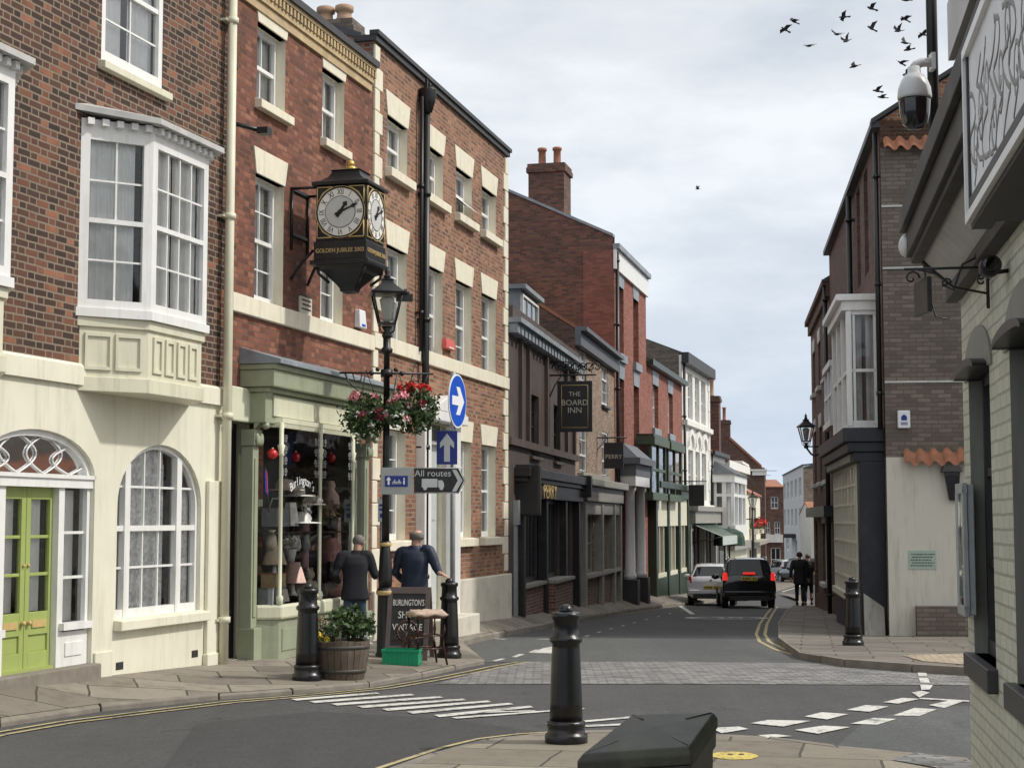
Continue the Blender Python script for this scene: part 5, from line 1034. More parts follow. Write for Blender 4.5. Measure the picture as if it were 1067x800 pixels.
# ================================================================== houses closing the street
def block(p0,p1,zb,name,label,cat,H,D,ridge,wallm,roofm,wins,fm='white_render',cur='curtain_grey'):
    F = Facade(p0,p1,zb,name,label,cat); ops=[dict(x0=F.W*a,x1=F.W*c_,z0=z0,z1=z1,rev=.15) for a,c_,z0,z1 in wins]
    wall(F,H,D,ops,[wallm,wallm],ridge=ridge); roof(F,H,D,ridge,roofm)
    for o in ops: sash(F,o['x0'],o['x1'],o['z0'],o['z1'],.1,2,1,fm,fw=.1,bar=.06,cur=None,g='glass_dark')
    return F
def P2(px,Y,py=560): p = at(px,py,Y); return (p.x,p.y)
F = Facade(P2(752,116.5),P2(797.5,116),-2.7,'brick_gable_house','tall dark brick gable end rising behind the cream house','house')
H0 = at(762,457,116).z+2.7; H1 = at(797,487,116).z+2.7
b = MB(); b.prism([(-.4,-.5),(F.W,-.5),(F.W,H1),(F.W*.93,H1),(F.W*.22,H0),(-.4,H0)],'xz',0,6); b.build('gable_wall','brick_brown',F.root)
b = MB(); b.prism([(F.W*.2,H0+.0),(F.W*.93,H1+.02),(F.W*.93,H1+.2),(F.W*.2,H0+.22)],'xz',-.1,6.1); b.build('roof','pantile',F.root)
b = MB(); b.box(F.W*.72,F.W+.15,-.2,.3,H1-.55,H1-.25); b.box(F.W*.68,F.W+.2,-.3,.3,H1-.249,H1-.12); b.build('eaves_cornice','white_render',F.root)
chimney(F, .25, .6, H0-1, .85, .8, 1.0+at(0,437,116).z+2.7-H0, 1, 'brick_brown','terracotta',.95)
F = Facade(P2(782,126),P2(817,126),-2.8,'red_brick_house','small dark red brick house closing the street below the aerial','house'); hr = lambda y: at(806,y,126).z+2.8
ops=[dict(x0=F.W*.62,x1=F.W*.85,z0=hr(530),z1=hr(517)),dict(x0=F.W*.45,x1=F.W*.6,z0=hr(557),z1=hr(543)),dict(x0=F.W*.72,x1=F.W*.9,z0=hr(557),z1=hr(543)),dict(x0=F.W*.6,x1=F.W*.9,z0=.5,z1=2.3)]
wall(F,hr(508),7,ops,['brick_gable','brick_gable'],ridge=(3.5,hr(500))); roof(F,hr(508),7,(3.5,hr(500)),'pantile')
for o in ops: sash(F,o['x0'],o['x1'],o['z0'],o['z1'],.1,2,1,'white_render',fw=.07,bar=.05,cur=None,g='glass_dark')
b = MB(); b.box(F.W*.45,F.W*.95,-.2,-.0,2.7,3.3); b.build('shop_fascia','white_render',F.root)
AX = F.W3(F.W*.62,-2.5,hr(502))
hz = lambda y: at(0,y,165).z+3.0
F = block(P2(816.5,186),P2(838,150),-3.0,'grey_office_building','pale grey three storey building with tall rows of windows at the end of the street','building',hz(490),14,(7,hz(490)+.7),'grey_render','slate',[(i*.19+.05,i*.19+.15,z0,z1) for i in range(5) for z0,z1 in ((hz(519),hz(500)),(hz(549),hz(530)))]+[(.15,.3,hz(576),hz(562)),(.62,.7,hz(580),hz(562))])
b = MB(); b.box(F.W*.45,F.W*.65,-1.2,0,hz(560),hz(556)); b.build('door_hood','charcoal',F.root)
F = Facade(P2(838,149.8),P2(890,148),-3.0,'pale_brick_building','tall pale brick side wing beside the grey office building','building'); b = MB(); hq=lambda y: at(0,y,149).z+3
wall(F,hq(487),8,[dict(x0=.5,x1=.9,z0=3.6,z1=5),],['brick_tan','brick_tan']); sash(F,.5,.9,3.6,5,.1,1,1,'white_render',cur=None,g='glass_dark'); b.prism([(0,hq(487)+.01),(F.W,hq(487)+.01),(F.W,hq(470))],'xz',-.1,8.1); b.build('roof','slate',F.root)
F = block(P2(845,106),P2(885,106),-2.5,'pantiled_house','low house with a small terracotta roof edge beside the dark brick house','house',at(0,536,106).z+2.5,4,(2,at(0,524,106).z+2.5),'grey_render','pantile',[(.15,.3,.6,2.6)])
# ================================================================== right side: gable house
F = G1; W = F.W                       # local x runs towards the camera; x=W is the corner
Ht = at(903,124,29.3).z-F.zb; D = 7.5
def offX(px,py,off): return F.X(px,py,off)
rise = 3.0; rid = (3.9, Ht+2.45)
w1 = (offX(893,250,0),offX(896.5,250,0)); w2 = (offX(901,250,0),offX(905,250,0))
ops = [dict(x0=w1[0],x1=w1[1],z0=F.Z(895,300),z1=F.Z(895,195),rev=.2),dict(x0=w2[0],x1=w2[1],z0=F.Z(895,300),z1=F.Z(895,195),rev=.2)]
wall(F,Ht,D,ops,['brick_brown','brick_brown'],gables=False); roof(F,Ht,D,rid,'slate',over=.13,W=W-.1,th=.07)
for o in ops: w = sash(F,o['x0'],o['x1'],o['z0'],o['z1'],.15,1,2,'white_render',cur=None,g='glass_dark')
zc = at(940,153,29.4).z-F.zb; zr = F.Z(922,478)+.02
# gable wall: brick top, grey-brown middle, cream render below; each stands on the end of the house
def end_poly(z0,z1,slope,x,th,mat,name,y0=0.0):
    b = MB(); pts = [(y0,z0),(D,z0),(D,z1)]
    if slope: pts = [(y0,z0),(D,z0),(D,Ht),(rid[0],rid[1]),(y0,Ht)]
    else: pts.append((y0,z1))
    b.prism(pts,'yz',x,x+th); return b.build(name,mat,F.root)
end_poly(zc,None,True,W-.22,.22,'brick_orange','gable_top')
end_poly(zr,zc-.001,False,W-.22,.225,'brick_grey','gable_wall')
end_poly(-.9,zr-.001,False,W-.22,.26,'plinth' if False else 'render_dim','rendered_wall')
b = MB()
for z in (F.Z(915,222),F.Z(915,287),F.Z(915,404)): b.box(W+.004,W+.03,.0,1.1+random.random(),z-.015,z+.02)
b.build('flashing_strip','grey_render',F.root)
def tiles(x,z,y0,y1,name):
    b = MB(); n = int((y1-y0)/.235)
    for i in range(n):
        ya = y0+i*.235; pr = []
        for k in range(9):
            t = k/8; pr.append((ya+.25*t, .045*math.sin(t*2*PI)))
        up = [(x-.02,yy,z+.24+zz_+.002*i) for yy,zz_ in pr]; dn = [(x+.20,yy,z+.02+zz_) for yy,zz_ in pr]; dn2 = [(x+.20,yy,z-.005+zz_) for yy,zz_ in pr]
        b.add(up+dn+dn2,[(k,k+1,9+k+1,9+k) for k in range(8)]+[(9+k,9+k+1,18+k+1,18+k) for k in range(8)],0,True)
    o = b.build(name,'pantile',F.root,recalc=False); return o
tiles(W+.0,zc-.06,.05,D,'tile_course'); tiles(W+.03,zr-.12,.3,D,'tile_course')
b = MB(); b.box(W+.04,W+.26,.46,4.5,-.7,F.Z(950,643)); b.build('low_brick_wall','brick_grey',F.root)
b = MB(); b.prism([(-.16,Ht-.06),(rid[0],rid[1]+.03),(rid[0],rid[1]+.12),(-.16,Ht+.03)],'yz',W-.25,W+.06); b.build('verge_board','charcoal',F.root)
b = MB(); b.box(0,W,-.16,-.0,Ht-.12,Ht+.0); b.build('gutter','charcoal',F.root); pipe(F,w1[0]-.6,0,Ht-.2,.06,'black',-.12,2)
pipe(F,W-.12,F.Z(915,450),Ht-.2,.045,'black',-.08,2)
# white oriel on the first floor
oA,oB = F.X(868,370,.6),W-.75; oz0,oz1 = at(905,443,30.0).z-F.zb,at(905,322,30.0).z-F.zb
b = MB(); b.box(oA-.05,oB+.05,-.66,.0,oz0-.12,oz0); b.box(oA-.08,oB+.08,-.7,.0,oz1,oz1+.18); b.box(oA-.16,oB+.14,-.8,.0,oz1+.181,oz1+.3)
zm = oz0+(oz1-oz0)*.48
for x in (oA,(oA*2+oB)/3,(oA+2*oB)/3,oB): b.box(x-.06,x+.06,-.62,-.52,oz0,oz1)
b.box(oA,oB,-.6,-.53,zm-.04,zm+.04); b.box(oB-.055,oB+.055,-.06,.0,oz0,oz1); b.box(oB-.03,oB+.03,-.52,-.06,zm-.03,zm+.03); b.box(oB-.04,oB+.04,-.52,-.06,oz0,oz0+.1); b.box(oB-.04,oB+.04,-.52,-.06,oz1-.08,oz1); b.box(oA-.05,oA+.05,-.1,.0,oz0,oz1)
b.box(oB-.03,oB+.03,-.50,-.45,oz0+.1,oz1-.08); b.box(oB-.03,oB+.03,-.12,-.07,oz0+.1,oz1-.08)
w = b.build('bay_window','white',F.root,bevel=.008)
g = MB(); g.poly([(oA,-.56,oz0),(oB,-.56,oz0),(oB,-.56,oz1),(oA,-.56,oz1)]); g.poly([(oB,-.56,oz0),(oB,-.0,oz0),(oB,.0,oz1),(oB,-.56,oz1)]); g.build('glass','glass',w,recalc=False)
g = MB(); n=24; vs=[]
for i in range(n+1):
    y_ = -.5+.46*i/n; x_ = oB-.16+.02*math.sin(i*1.3); vs += [(x_,y_,oz0),(x_,y_,oz1)]
g.add(vs,[(2*i,2*i+2,2*i+3,2*i+1) for i in range(n) if i<9 or i>12],0,True); g.build('curtain','curtain_grey',w,recalc=False)
# navy shopfront projecting below the oriel
sA,sB = F.X(868,560,.45),W-.3; sz1 = F.Z(893,482,.45)
b = MB(); b.box(sA,sB,-.55,.0,sz1,sz1+.18); b.box(sA-.05,sB+.05,-.66,.0,sz1+.181,sz1+.36); b.box(sA-.1,sB+.1,-.74,.0,sz1+.361,sz1+.62); b.box(sA-.1,sB+.0,-.66,.0,sz1+.621,oz0-.121)
b.box(sB-.6,sB,-.45,.0,-.6,sz1-.001); b.box(sA,sA+.25,-.4,.0,-.6,sz1-.001); b.box(sA+.25,sB-.6,-.42,.0,-.6,.55)
n5 = b.build('shopfront','navy',F.root,bevel=.012)
b = MB(); b.box(sA+.1,sB-.5,-.58,-.551,sz1+.02,sz1+.16); b.build('fascia_board','win_grey',n5)
xa,xb = sA+.25,sB-.6; b = MB(); z0,z1 = .55,sz1-.02
for i in range(9): x = xa+(xb-xa)*i/8; b.box(x-.025,x+.025,-.44,-.38,z0,z1)
for i in range(8): z = z0+(z1-z0)*i/7; b.box(xa,xb,-.435,-.385,z-.025,z+.025)
b.box(xa,xb,-.5,-.37,z0-.08,z0+.05); b.box(xb-.1,xb+.02,-.47,-.37,z0,z1); w = b.build('shop_window','bay_cream',F.root)
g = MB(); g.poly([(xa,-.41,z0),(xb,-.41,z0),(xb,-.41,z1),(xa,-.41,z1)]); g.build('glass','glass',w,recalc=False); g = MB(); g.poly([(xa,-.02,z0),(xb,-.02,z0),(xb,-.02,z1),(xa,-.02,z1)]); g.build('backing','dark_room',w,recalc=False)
b = MB(); b.hexa([(sB+.02,-.42,-.6),(sB+.4,-.42,-.6),(sB+.4,-.06,-.6),(sB+.02,-.06,-.6),(sB+.02,-.42,.75),(sB+.04,-.42,.75),(sB+.04,-.06,.5),(sB+.02,-.06,.5)]); b.build('cellar_hatch','shop_grey',F.root)
# ================================================================== right side: dark brick house beyond
F = G2; W = F.W; Ht = F.Z(868,283)
ops = []
for u in (.12,.42,.72):
    for z0,z1 in ((F.Z(860,395),F.Z(860,345)),(F.Z(860,500),F.Z(860,440))): ops.append(dict(x0=W*u,x1=W*u+1.1,z0=z0,z1=z1,rev=.2))
ops += [dict(x0=W*.5,x1=W*.5+1.6,z0=F.Z(858,605),z1=F.Z(858,545),rev=.2),dict(x0=W*.1,x1=W*.1+1.2,z0=.3,z1=2.6,rev=.3)]
wall(F,Ht,7,ops,['brick_brown','brick_brown'],ridge=(3.5,Ht+2.0)); roof(F,Ht,7,(3.5,Ht+2.0),'slate',over=.15)
for i,o in enumerate(ops[:-1]): w = sash(F,o['x0'],o['x1'],o['z0'],o['z1'],.08,2,2,'white_render',cur='curtain_grey',gap=.4); lintel(F,o['x0'],o['x1'],o['z1'],.4,.12,'grey_render',.03,w); sill(F,o['x0']-.1,o['x1']+.1,o['z0'],.14,.12,'grey_render',w)
o = ops[-1]; b = MB(); b.box(o['x0'],o['x1'],.2,.25,.3,2.6); b.build('door','pub_dark',F.root)
b = MB(); b.box(0,W,-.2,-.0,Ht-.14,Ht+.02); b.box(0,W,-.1,-.0,Ht-.45,Ht-.145); b.build('eaves_cornice','brick_brown',F.root); pipe(F,W-.15,0,Ht,.06,'black',-.12,2)
xa,xb=F.X(860,420,.3),F.X(867,420,.3); z0,z1=F.Z(864,440,.3),F.Z(864,385,.3); b=MB(); b.box(xa-.1,xb+.1,-.36,0,z0-.15,z0); b.box(xa-.1,xb+.1,-.36,0,z1,z1+.15)
for x_ in (xa,(xa+xb)/2,xb): b.box(x_-.05,x_+.05,-.32,-.24,z0,z1)
b.box(xb-.05,xb+.05,-.06,0,z0,z1); b.box(xa,xb,-.31,-.25,(z0+z1)/2-.04,(z0+z1)/2+.04); b.box(xb-.04,xb+.04,-.24,-.06,(z0+z1)/2-.04,(z0+z1)/2+.04)
w=b.build('bay_window','white',F.root); g=MB(); g.poly([(xa,-.28,z0),(xb,-.28,z0),(xb,-.28,z1),(xa,-.28,z1)]); g.poly([(xb,-.28,z0),(xb,0,z0),(xb,0,z1),(xb,-.28,z1)]); g.build('glass','glass_dark',w,recalc=False)
chimney(F,1.2,3.4,Ht+1.2,.9,.9,1.6,2,'brick_brown')
b = MB(); b.box(0,W,-.25,0,F.Z(858,535)-.1,F.Z(858,535)+.2); b.build('shop_cornice','navy',F.root)
# ================================================================== right side: sage pub in the foreground
F = PB; W = F.W
Hw = F.Z(995,322)+.12
xw = [(F.X(1011.5,500),F.X(1033.5,500)),(F.X(1055,500),F.X(1055,500)+ (F.X(1033.5,500)-F.X(1011.5,500)))]
wz0 = F.Z(1010,676); wzt = F.Z(1020,375); wsp = F.Z(1012,395)
ops = [dict(x0=a,x1=c_,z0=wz0,z1=wzt,spring=wsp-.0,rev=.16) for a,c_ in xw]
x = xw[1][1]+ (xw[1][0]-xw[0][1])
while x+1.3 < W: ops.append(dict(x0=x,x1=x+(xw[0][1]-xw[0][0]),z0=wz0,z1=wzt,spring=wsp,rev=.16)); x += xw[1][0]-xw[0][0]
wall(F,Hw,6,ops,['brick_sage','win_grey'],name='ground_floor_wall',gables=False)
for o in ops:
    b = MB(); xa,xb,za = o['x0'],o['x1'],o['z0']; fw_ = .06
    arc_band(b,(xa+xb)/2,(xb-xa)/2,o['spring'],o['z1']-o['spring'],.08,.15,fw_,16); b.box(xa,xa+fw_,.08,.15,za,o['spring']); b.box(xb-fw_,xb,.08,.15,za,o['spring']); b.box(xa,xb,.08,.15,za,za+.09)
    xm = (xa+xb)/2; b.box(xm-.03,xm+.03,.085,.145,za,o['z1']-.05)
    for t in (.33,.66): z = za+(o['spring']-za)*t; b.box(xa,xb,.09,.14,z-.025,z+.025)
    b.box(xa,xb,.085,.145,o['spring']-.04,o['spring']+.03)
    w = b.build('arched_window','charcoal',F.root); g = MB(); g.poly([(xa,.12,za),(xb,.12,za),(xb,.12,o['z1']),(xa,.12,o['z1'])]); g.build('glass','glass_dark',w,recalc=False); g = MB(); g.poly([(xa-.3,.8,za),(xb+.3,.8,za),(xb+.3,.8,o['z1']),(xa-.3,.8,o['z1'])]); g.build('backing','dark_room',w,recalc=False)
    b = MB(); arc_band(b,(xa+xb)/2,(xb-xa)/2+.16,o['spring'],o['z1']-o['spring']+.2,-.012,.02,.2,16); b.build('arch_surround','win_grey',w)
    b = MB(); b.box(xa-.08,xb+.08,-.06,.1,za-.13,za); b.build('sill','charcoal',w,bevel=.008)
    b = MB(); arc_band(b,(xa+xb)/2,(xb-xa)/2-.0,o['spring'],o['z1']-o['spring'],-.09,.07,.05,16); b.build('hood_mould','black',w)
b = MB(); b.box(-.02,.22,-.012,.0,-.2,Hw) if False else None
# projecting eaves: dark fascia boards and pale soffit, then the brick upper wall
ex = .27; zs = F.Z(958,300,ex)
zf_b, zf_t = F.Z(948.5,272,ex), F.Z(945,248,ex)
b = MB(); b.hexa([(-.15,-ex,zf_b),(W,-ex,zf_b),(W,.0,Hw-.03),(-.15,.0,Hw-.03),(-.15,-ex,zf_b+.02),(W,-ex,zf_b+.02),(W,.0,Hw+.0),(-.15,.0,Hw+.0)]); b.build('soffit','soffit',F.root)
b = MB(); b.box(-.18,W,-ex-.05,-ex,zf_b-.03,zf_t+.0); b.box(-.18,W,-ex-.09,-ex-.051,zf_t-.07,zf_t+.06); b.box(-.18,W,-ex-.02,-ex+.05,zf_b-.07,zf_b-.02); 
b.hexa([(-.2,-ex,zf_b-.03),(-.14,-ex,zf_b-.03),(-.14,.06,Hw-.09),(-.2,.06,Hw-.09),(-.2,-ex,zf_t),(-.14,-ex,zf_t),(-.14,.06,Hw+.2),(-.2,.06,Hw+.2)]); b.box(-.15,W,-.08,-.002,Hw-.11,Hw-.02); fb_ = b.build('eaves_fascia','fascia_dark',F.root,bevel=.006)
b = MB(); b.hexa([(-.15,-ex-.02,zf_t+.061),(W,-ex-.02,zf_t+.061),(W,.12,zf_t+.061),(-.15,.12,zf_t+.061),(-.15,-ex-.02,zf_t+.07),(W,-ex-.02,zf_t+.07),(W,.12,zf_t+.2),(-.15,.12,zf_t+.2)]); b.build('lead_flashing','lead',F.root)
U = MB(); U.box(.0,W,.0,6,Hw+.05,5.2); U.build('upper_wall','brick_red',F.root)
uo=.36; b = MB(); ez = F.Z(987,62,uo); xu = F.X(988,60,uo); b.box(xu,W,-uo+.03,.15,ez,ez+.05); b.box(xu,W,-uo+.12,-uo+.18,ez-.03,ez-.001); b.build('upper_eaves','black',F.root); b = MB(); b.box(xu,W,-uo-.0,-uo+.028,ez-.02,ez+.24); b.build('eaves_fascia','soffit',F.root)
b = MB(); b.hexa([(1.2,-.2,5.2),(W,-.2,5.2),(W,6.2,5.2),(1.2,6.2,5.2),(1.2,2.6,7),(W,2.6,7),(W,3.0,7),(1.2,3.0,7)]); b.build('roof','slate',F.root)
lx = F.X(974,170,.12); b = MB(); b.tube([(lx,-.12,zf_t-.05),(lx,-.12,6.6)],.036,12); b.box(lx-.06,lx+.06,-.14,.13,4.0,4.05); b.build('drainpipe','black',F.root)
b = MB(); b.box(-.2,.2,-.02,.02,0,.01) if False else None
# ================================================================== public clock on the red brick house
F = F1
lx = F.X(311,250); cw = .70; base = F.W3(lx,0,0); cz1 = EYE.z+(541-198)/1700*21.7; cz0 = EYE.z+(541-254.5)/1700*21.7
t = thing('street_clock','black and gilt four faced jubilee clock bracketed from the red brick wall','clock',(base.x,base.y,0),F.root.rotation_euler.z)
yc = -.39-cw/2; h = (cz1-cz0); zc = (cz0+cz1)/2; r_ = cw/2
b = MB(); b.box(-r_,r_,yc-r_,yc+r_,cz0-.02,cz1); b.box(-r_-.05,r_+.05,yc-r_-.05,yc+r_+.05,cz1+.001,cz1+.05); b.box(-r_-.02,r_+.02,yc-r_-.02,yc+r_+.02,cz0-.27,cz0-.021); b.box(-r_-.06,r_+.06,yc-r_-.06,yc+r_+.06,cz0-.33,cz0-.271)
case = b.build('clock_case','black',t,bevel=.01)
b = MB(); k = math.sqrt(2); prof=[(r_*1.12,0),(r_*.84,.04),(r_*.66,.09),(r_*.57,.14),(r_*.55,.17),(r_*.60,.185),(r_*.5,.20)]; b.lathe([(a*k,z+cz1+.05) for a,z in prof],(0,yc,0),4,smooth=False,rot=PI/4); b.build('clock_roof','black',t)
b = MB(); b.lathe([(.03,cz1+.24),(.08,cz1+.26),(.09,cz1+.29),(.05,cz1+.32)],(0,yc,0),12); b.ball((0,yc,cz1+.35),.055); b.build('finial','gold',t)
b = MB(); prof=[(r_*1.0,0),(r_*.92,-.06),(r_*.75,-.09),(r_*.58,-.16),(r_*.38,-.24),(r_*.30,-.28),(r_*.28,-.32),(r_*.1,-.35)]; b.lathe([(a*k,z+cz0-.33) for a,z in prof],(0,yc,0),4,smooth=False,rot=PI/4)
for sx,sy in ((1,-1),(-1,-1),(1,1),(-1,1)): b.tube([(sx*r_*.95,yc+sy*r_*.95,cz0-.36),(sx*r_*.9,yc+sy*r_*.9,cz0-.44),(sx*r_*.6,yc+sy*r_*.6,cz0-.55)],.02,6)
b.build('pendant','black',t)
num = ['XII','I','II','III','IIII','V','VI','VII','VIII','IX','X','XI']
def dial(ang,ctr):
    m_ = bpy.data.objects.new('clock_face',None)
    b = MB(); R0 = min(cw,h)*.455; b.lathe([(R0,-.0),(R0,.012)],(0,0,0),40,smooth=False)
    d = b.build('clock_face','dial',t); d.location = ctr; d.rotation_euler = (PI/2,0,ang)
    bpy.data.objects.remove(m_)
    b = MB(); b.lathe([(R0*.64,.0121),(R0*.64,.016)],(0,0,0),32,smooth=False); b.build('dial_centre','dial_centre',d)
    b = MB()
    for (ra,rb) in ((R0*1.0,R0*1.035),(R0*.65,R0*.665)):
        vs=[(rr*math.cos(2*PI*i/48),rr*math.sin(2*PI*i/48),z) for z in (.0,.020) for rr in (ra,rb) for i in range(48)]
        b.add(vs,[(96+i,96+(i+1)%48,144+(i+1)%48,144+i) for i in range(48)]+[(48+i,144+i,144+(i+1)%48,48+(i+1)%48) for i in range(48)])
    b.build('dial_ring','black',d,recalc=False)
    b = MB(); vs=[(rr*math.cos(2*PI*i/48),rr*math.sin(2*PI*i/48),.016) for rr in (R0*1.06,R0*1.085) for i in range(48)]; b.add(vs,[(i,(i+1)%48,48+(i+1)%48,48+i) for i in range(48)])
    e = cw*.465
    for sx,sy in ((1,1),(-1,1),(1,-1),(-1,-1)):
        for (k0,k1) in ((1.0,.965),):
            A_=(sx*e,sy*e*h/cw); B1=(sx*e*.36,sy*e*h/cw); B2=(sx*e,sy*e*.36*h/cw); mid=(sx*e*.76,sy*e*.76*h/cw)
            for (p,q_) in ((A_,B1),(A_,B2),(B1,mid),(B2,mid)): b.tube([(p[0],p[1],.012),(q_[0],q_[1],.012)],.009,4)
    b.build('gilt_spandrel','gilt',d,recalc=False)
    for i,s_ in enumerate(num):
        a = -2*PI*i/12; x = text(s_,R0*.34,'black',d,(R0*.82*math.sin(-a),R0*.82*math.cos(a),.0135),(0,0,a),.001,'roman_numeral',sx=.72)
    for (ln,an,wd_,nm) in ((R0*.52,1.12/12*2*PI,.03,'hour_hand'),(R0*.85,11.2/60*2*PI,.02,'minute_hand')):
        b = MB(); s_,c_ = math.sin(an),math.cos(an); P_ = lambda u,v: (u*c_+v*s_, -u*s_+v*c_)
        pts=[P_(-wd_*.7,-.08),P_(wd_*.7,-.08),P_(wd_*.5,ln*.6),P_(wd_*1.3,ln*.72),P_(0,ln),P_(-wd_*1.3,ln*.72),P_(-wd_*.5,ln*.6)]; b.prism(pts,'xy',.021,.027); b.build(nm,'black',d)
    b = MB(); b.lathe([(.03,.02),(.03,.032)],n=12); b.build('hand_boss','black',d)
dial(-PI/2,(-r_-.002,yc,zc)); dial(PI/2,(r_+.002,yc,zc)); dial(0,(0,yc-r_-.002,zc))
for (x,y,a,s_) in ((-r_-.024,yc,-PI/2,'GOLDEN JUBILEE 2002'),(0,yc-r_-.024,0,'GOLDEN JUBILEE 2002')): text(s_,.078,'gilt',t,(x,y,cz0-.15),(PI/2,0,a),.003,'gilt_lettering',sx=.88)
b = MB()
for z in (cz1+.0,cz0+.12): b.box(-.3,.3,-.41,-.38,z-.02,z+.02); b.box(-.3,.3,-.03,-.0,z-.02,z+.02)
for s_ in (-.28,.28): b.tube([(s_,0,cz1),(s_,-.42,cz1)],.02,8); b.tube([(s_,-.02,cz0-.5),(s_*.8,-.16,cz0-.25),(s_*.7,-.3,cz0-.1)],.02,8); b.tube([(s_,-.02,cz0-.1),(s_,-.02,cz1)],.02,8)
b.build('wall_bracket','black',t)
# ================================================================== cast bollards
def bollard(px,py,label,H=1.05,ground=None,name='bollard'):
    p = ground or pave(px,py); t = thing(name,label,'bollard',p,random.random()*6,'cast iron bollards along the kerbs')
    s_ = H/1.05; b = MB()
    b.lathe([(.165,-.06),(.165,.05),(.16,.065),(.145,.075),(.142,.12),(.15,.14),(.145,.16),(.128,.17)],n=40); b.build('foot','bollard_black',t)
    b = MB(); b.lathe([(.128,.165),(.124,.3),(.117,.5),(.108,.72),(.106,.75),(.125,.765),(.128,.785),(.122,.80),(.104,.812),(.101,.86),(.1,.93),(.113,.945),(.117,.965),(.113,.985),(.105,.99),(.07,.995),(.05,1.0)],n=40); b.build('shaft','bollard_black',t)
    b = MB(); b.lathe([(.055,.992),(.055,1.01),(.048,1.03),(.033,1.046),(.012,1.052)],n=24); b.build('cap','bollard_black',t)
    t.scale = (s_,s_,s_); return t
bollard(590,773,'nearest black bollard standing alone on the front pavement beside the bin')
bollard(320,708,'black bollard at the kerb left of the wooden barrel planter')
BM = bollard(468,685,'black bollard the bald man rests his hand on')
bollard(889,672,'black bollard on the right hand pavement before the cream rendered wall')
def gz_obj(px,py): return pave(px,py)
# ================================================================== lamp posts
def lantern(t,z,k=1.0,mat='black'):
    s_=math.sqrt(2); b = MB()
    b.lathe([(.05*k,z-.16*k),(.07*k,z-.12*k),(.04*k,z-.06*k),(.075*k,z)],n=12); 
    for j in range(4):
        a=PI/4+j*PI/2; b.tube([(.105*k*s_*math.cos(a),.105*k*s_*math.sin(a),z+.04*k),(.19*k*s_*math.cos(a),.19*k*s_*math.sin(a),z+.43*k)],.013*k,6)
        b.tube([(.03*k*math.cos(a),.03*k*math.sin(a),z-.1*k),(.13*k*math.cos(a),.13*k*math.sin(a),z-.06*k),(.15*k*math.cos(a),.15*k*math.sin(a),z+.05*k)],.008*k,5)
    b.lathe([(.115*k*s_,z+.02*k),(.115*k*s_,z+.05*k)],n=4,smooth=False,rot=PI/4); b.lathe([(.215*k*s_,z+.42*k),(.225*k*s_,z+.45*k),(.20*k*s_,z+.465*k),(.11*k*s_,z+.545*k),(.075*k*s_,z+.585*k),(.07*k*s_,z+.61*k),(.082*k*s_,z+.625*k),(.05*k*s_,z+.64*k)],n=4,smooth=False,rot=PI/4)
    b.lathe([(.03*k,z+.635*k),(.05*k,z+.67*k),(.025*k,z+.70*k),(.04*k,z+.73*k),(.014*k,z+.77*k),(.008*k,z+.80*k)],n=10)
    ln = b.build('lantern',mat,t)
    g = MB()
    for j in range(4):
        a0=PI/4+j*PI/2; a1=a0+PI/2; g.poly([(.10*k*s_*math.cos(a0),.10*k*s_*math.sin(a0),z+.05*k),(.10*k*s_*math.cos(a1),.10*k*s_*math.sin(a1),z+.05*k),(.186*k*s_*math.cos(a1),.186*k*s_*math.sin(a1),z+.43*k),(.186*k*s_*math.cos(a0),.186*k*s_*math.sin(a0),z+.43*k)])
    g.build('lantern_glass','glass_lamp',ln,recalc=False)
    g = MB(); g.lathe([(.04*k,z+.06*k),(.06*k,z+.1*k),(.08*k,z+.25*k),(.1*k,z+.36*k),(.05*k,z+.4*k)],n=12); g.build('lamp_globe','opal',ln); return ln
pl = pave(401,684); zt_ = at(409,278,pl.y).z
t = thing('lamp_post','black lamp post with flower baskets and a glass lantern at the corner','lamp post',pl,.15); hgt = zt_-pl.z; LP=t; lean = at(408,345,pl.y).x-pl.x
b = MB(); zl = hgt-.80*1.0
b.lathe([(.125,-.1),(.125,.04),(.108,.06),(.1,.75),(.1,.8),(.115,.82),(.115,.86),(.085,.9)],n=20); b.build('base','black',t)
b = MB(); b.lathe([(.085,.9),(.092,1.0),(.08,1.3),(.068,1.36),(.06,1.42)],n=20); b.lathe([(.06,1.42),(.072,1.44),(.072,1.48),(.055,1.5)],n=20); b.lathe([(.050,1.5),(.047,2.2),(.045,2.7),(.044,3.2)],n=16); b.lathe([(.06,3.2),(.07,3.23),(.06,3.27),(.044,3.3)],n=16); b.lathe([(.042,3.3),(.04,zl-.36),(.075,zl-.34),(.08,zl-.3),(.05,zl-.27),(.05,zl-.14)],n=16); b.build('column','black',t)
b = MB(); b.lathe([(.104,.795),(.119,.815),(.119,.855),(.095,.88)],n=20); b.lathe([(.07,1.43),(.077,1.445),(.077,1.475),(.062,1.49)],n=20); b.build('gilt_band','gilt',t)
b = MB(); zb_ = zl-.62; b.tube([(-.62,0,zb_),(.62,0,zb_)],.014,8)
for s_ in (-1,1): b.ball((s_*.12,0,zb_+.05),.03); b.ball((s_*.2,0,zb_+.0),.035); b.tube([(s_*.55,0,zb_),(s_*.5,0,zb_-.12),(s_*.3,0,zb_-.3),(s_*.06,0,zb_-.34)],.012,6); b.tube([(s_*.45,0,zb_),(s_*.42,0,zb_-.1),(s_*.34,0,zb_-.1),(s_*.33,0,zb_-.02)],.01,6)
b.lathe([(.08,zb_-.05),(.08,zb_+.05)],n=14); b.build('ladder_bar','black',t)
b = MB(); b.box(.12,.34,-.03,.03,zl+.34,zl+.44); b.ball((.25,0,zl+.46),.05); b.build('light_sensor','black',t)
lantern(t,zl)
for ch in t.children: pass
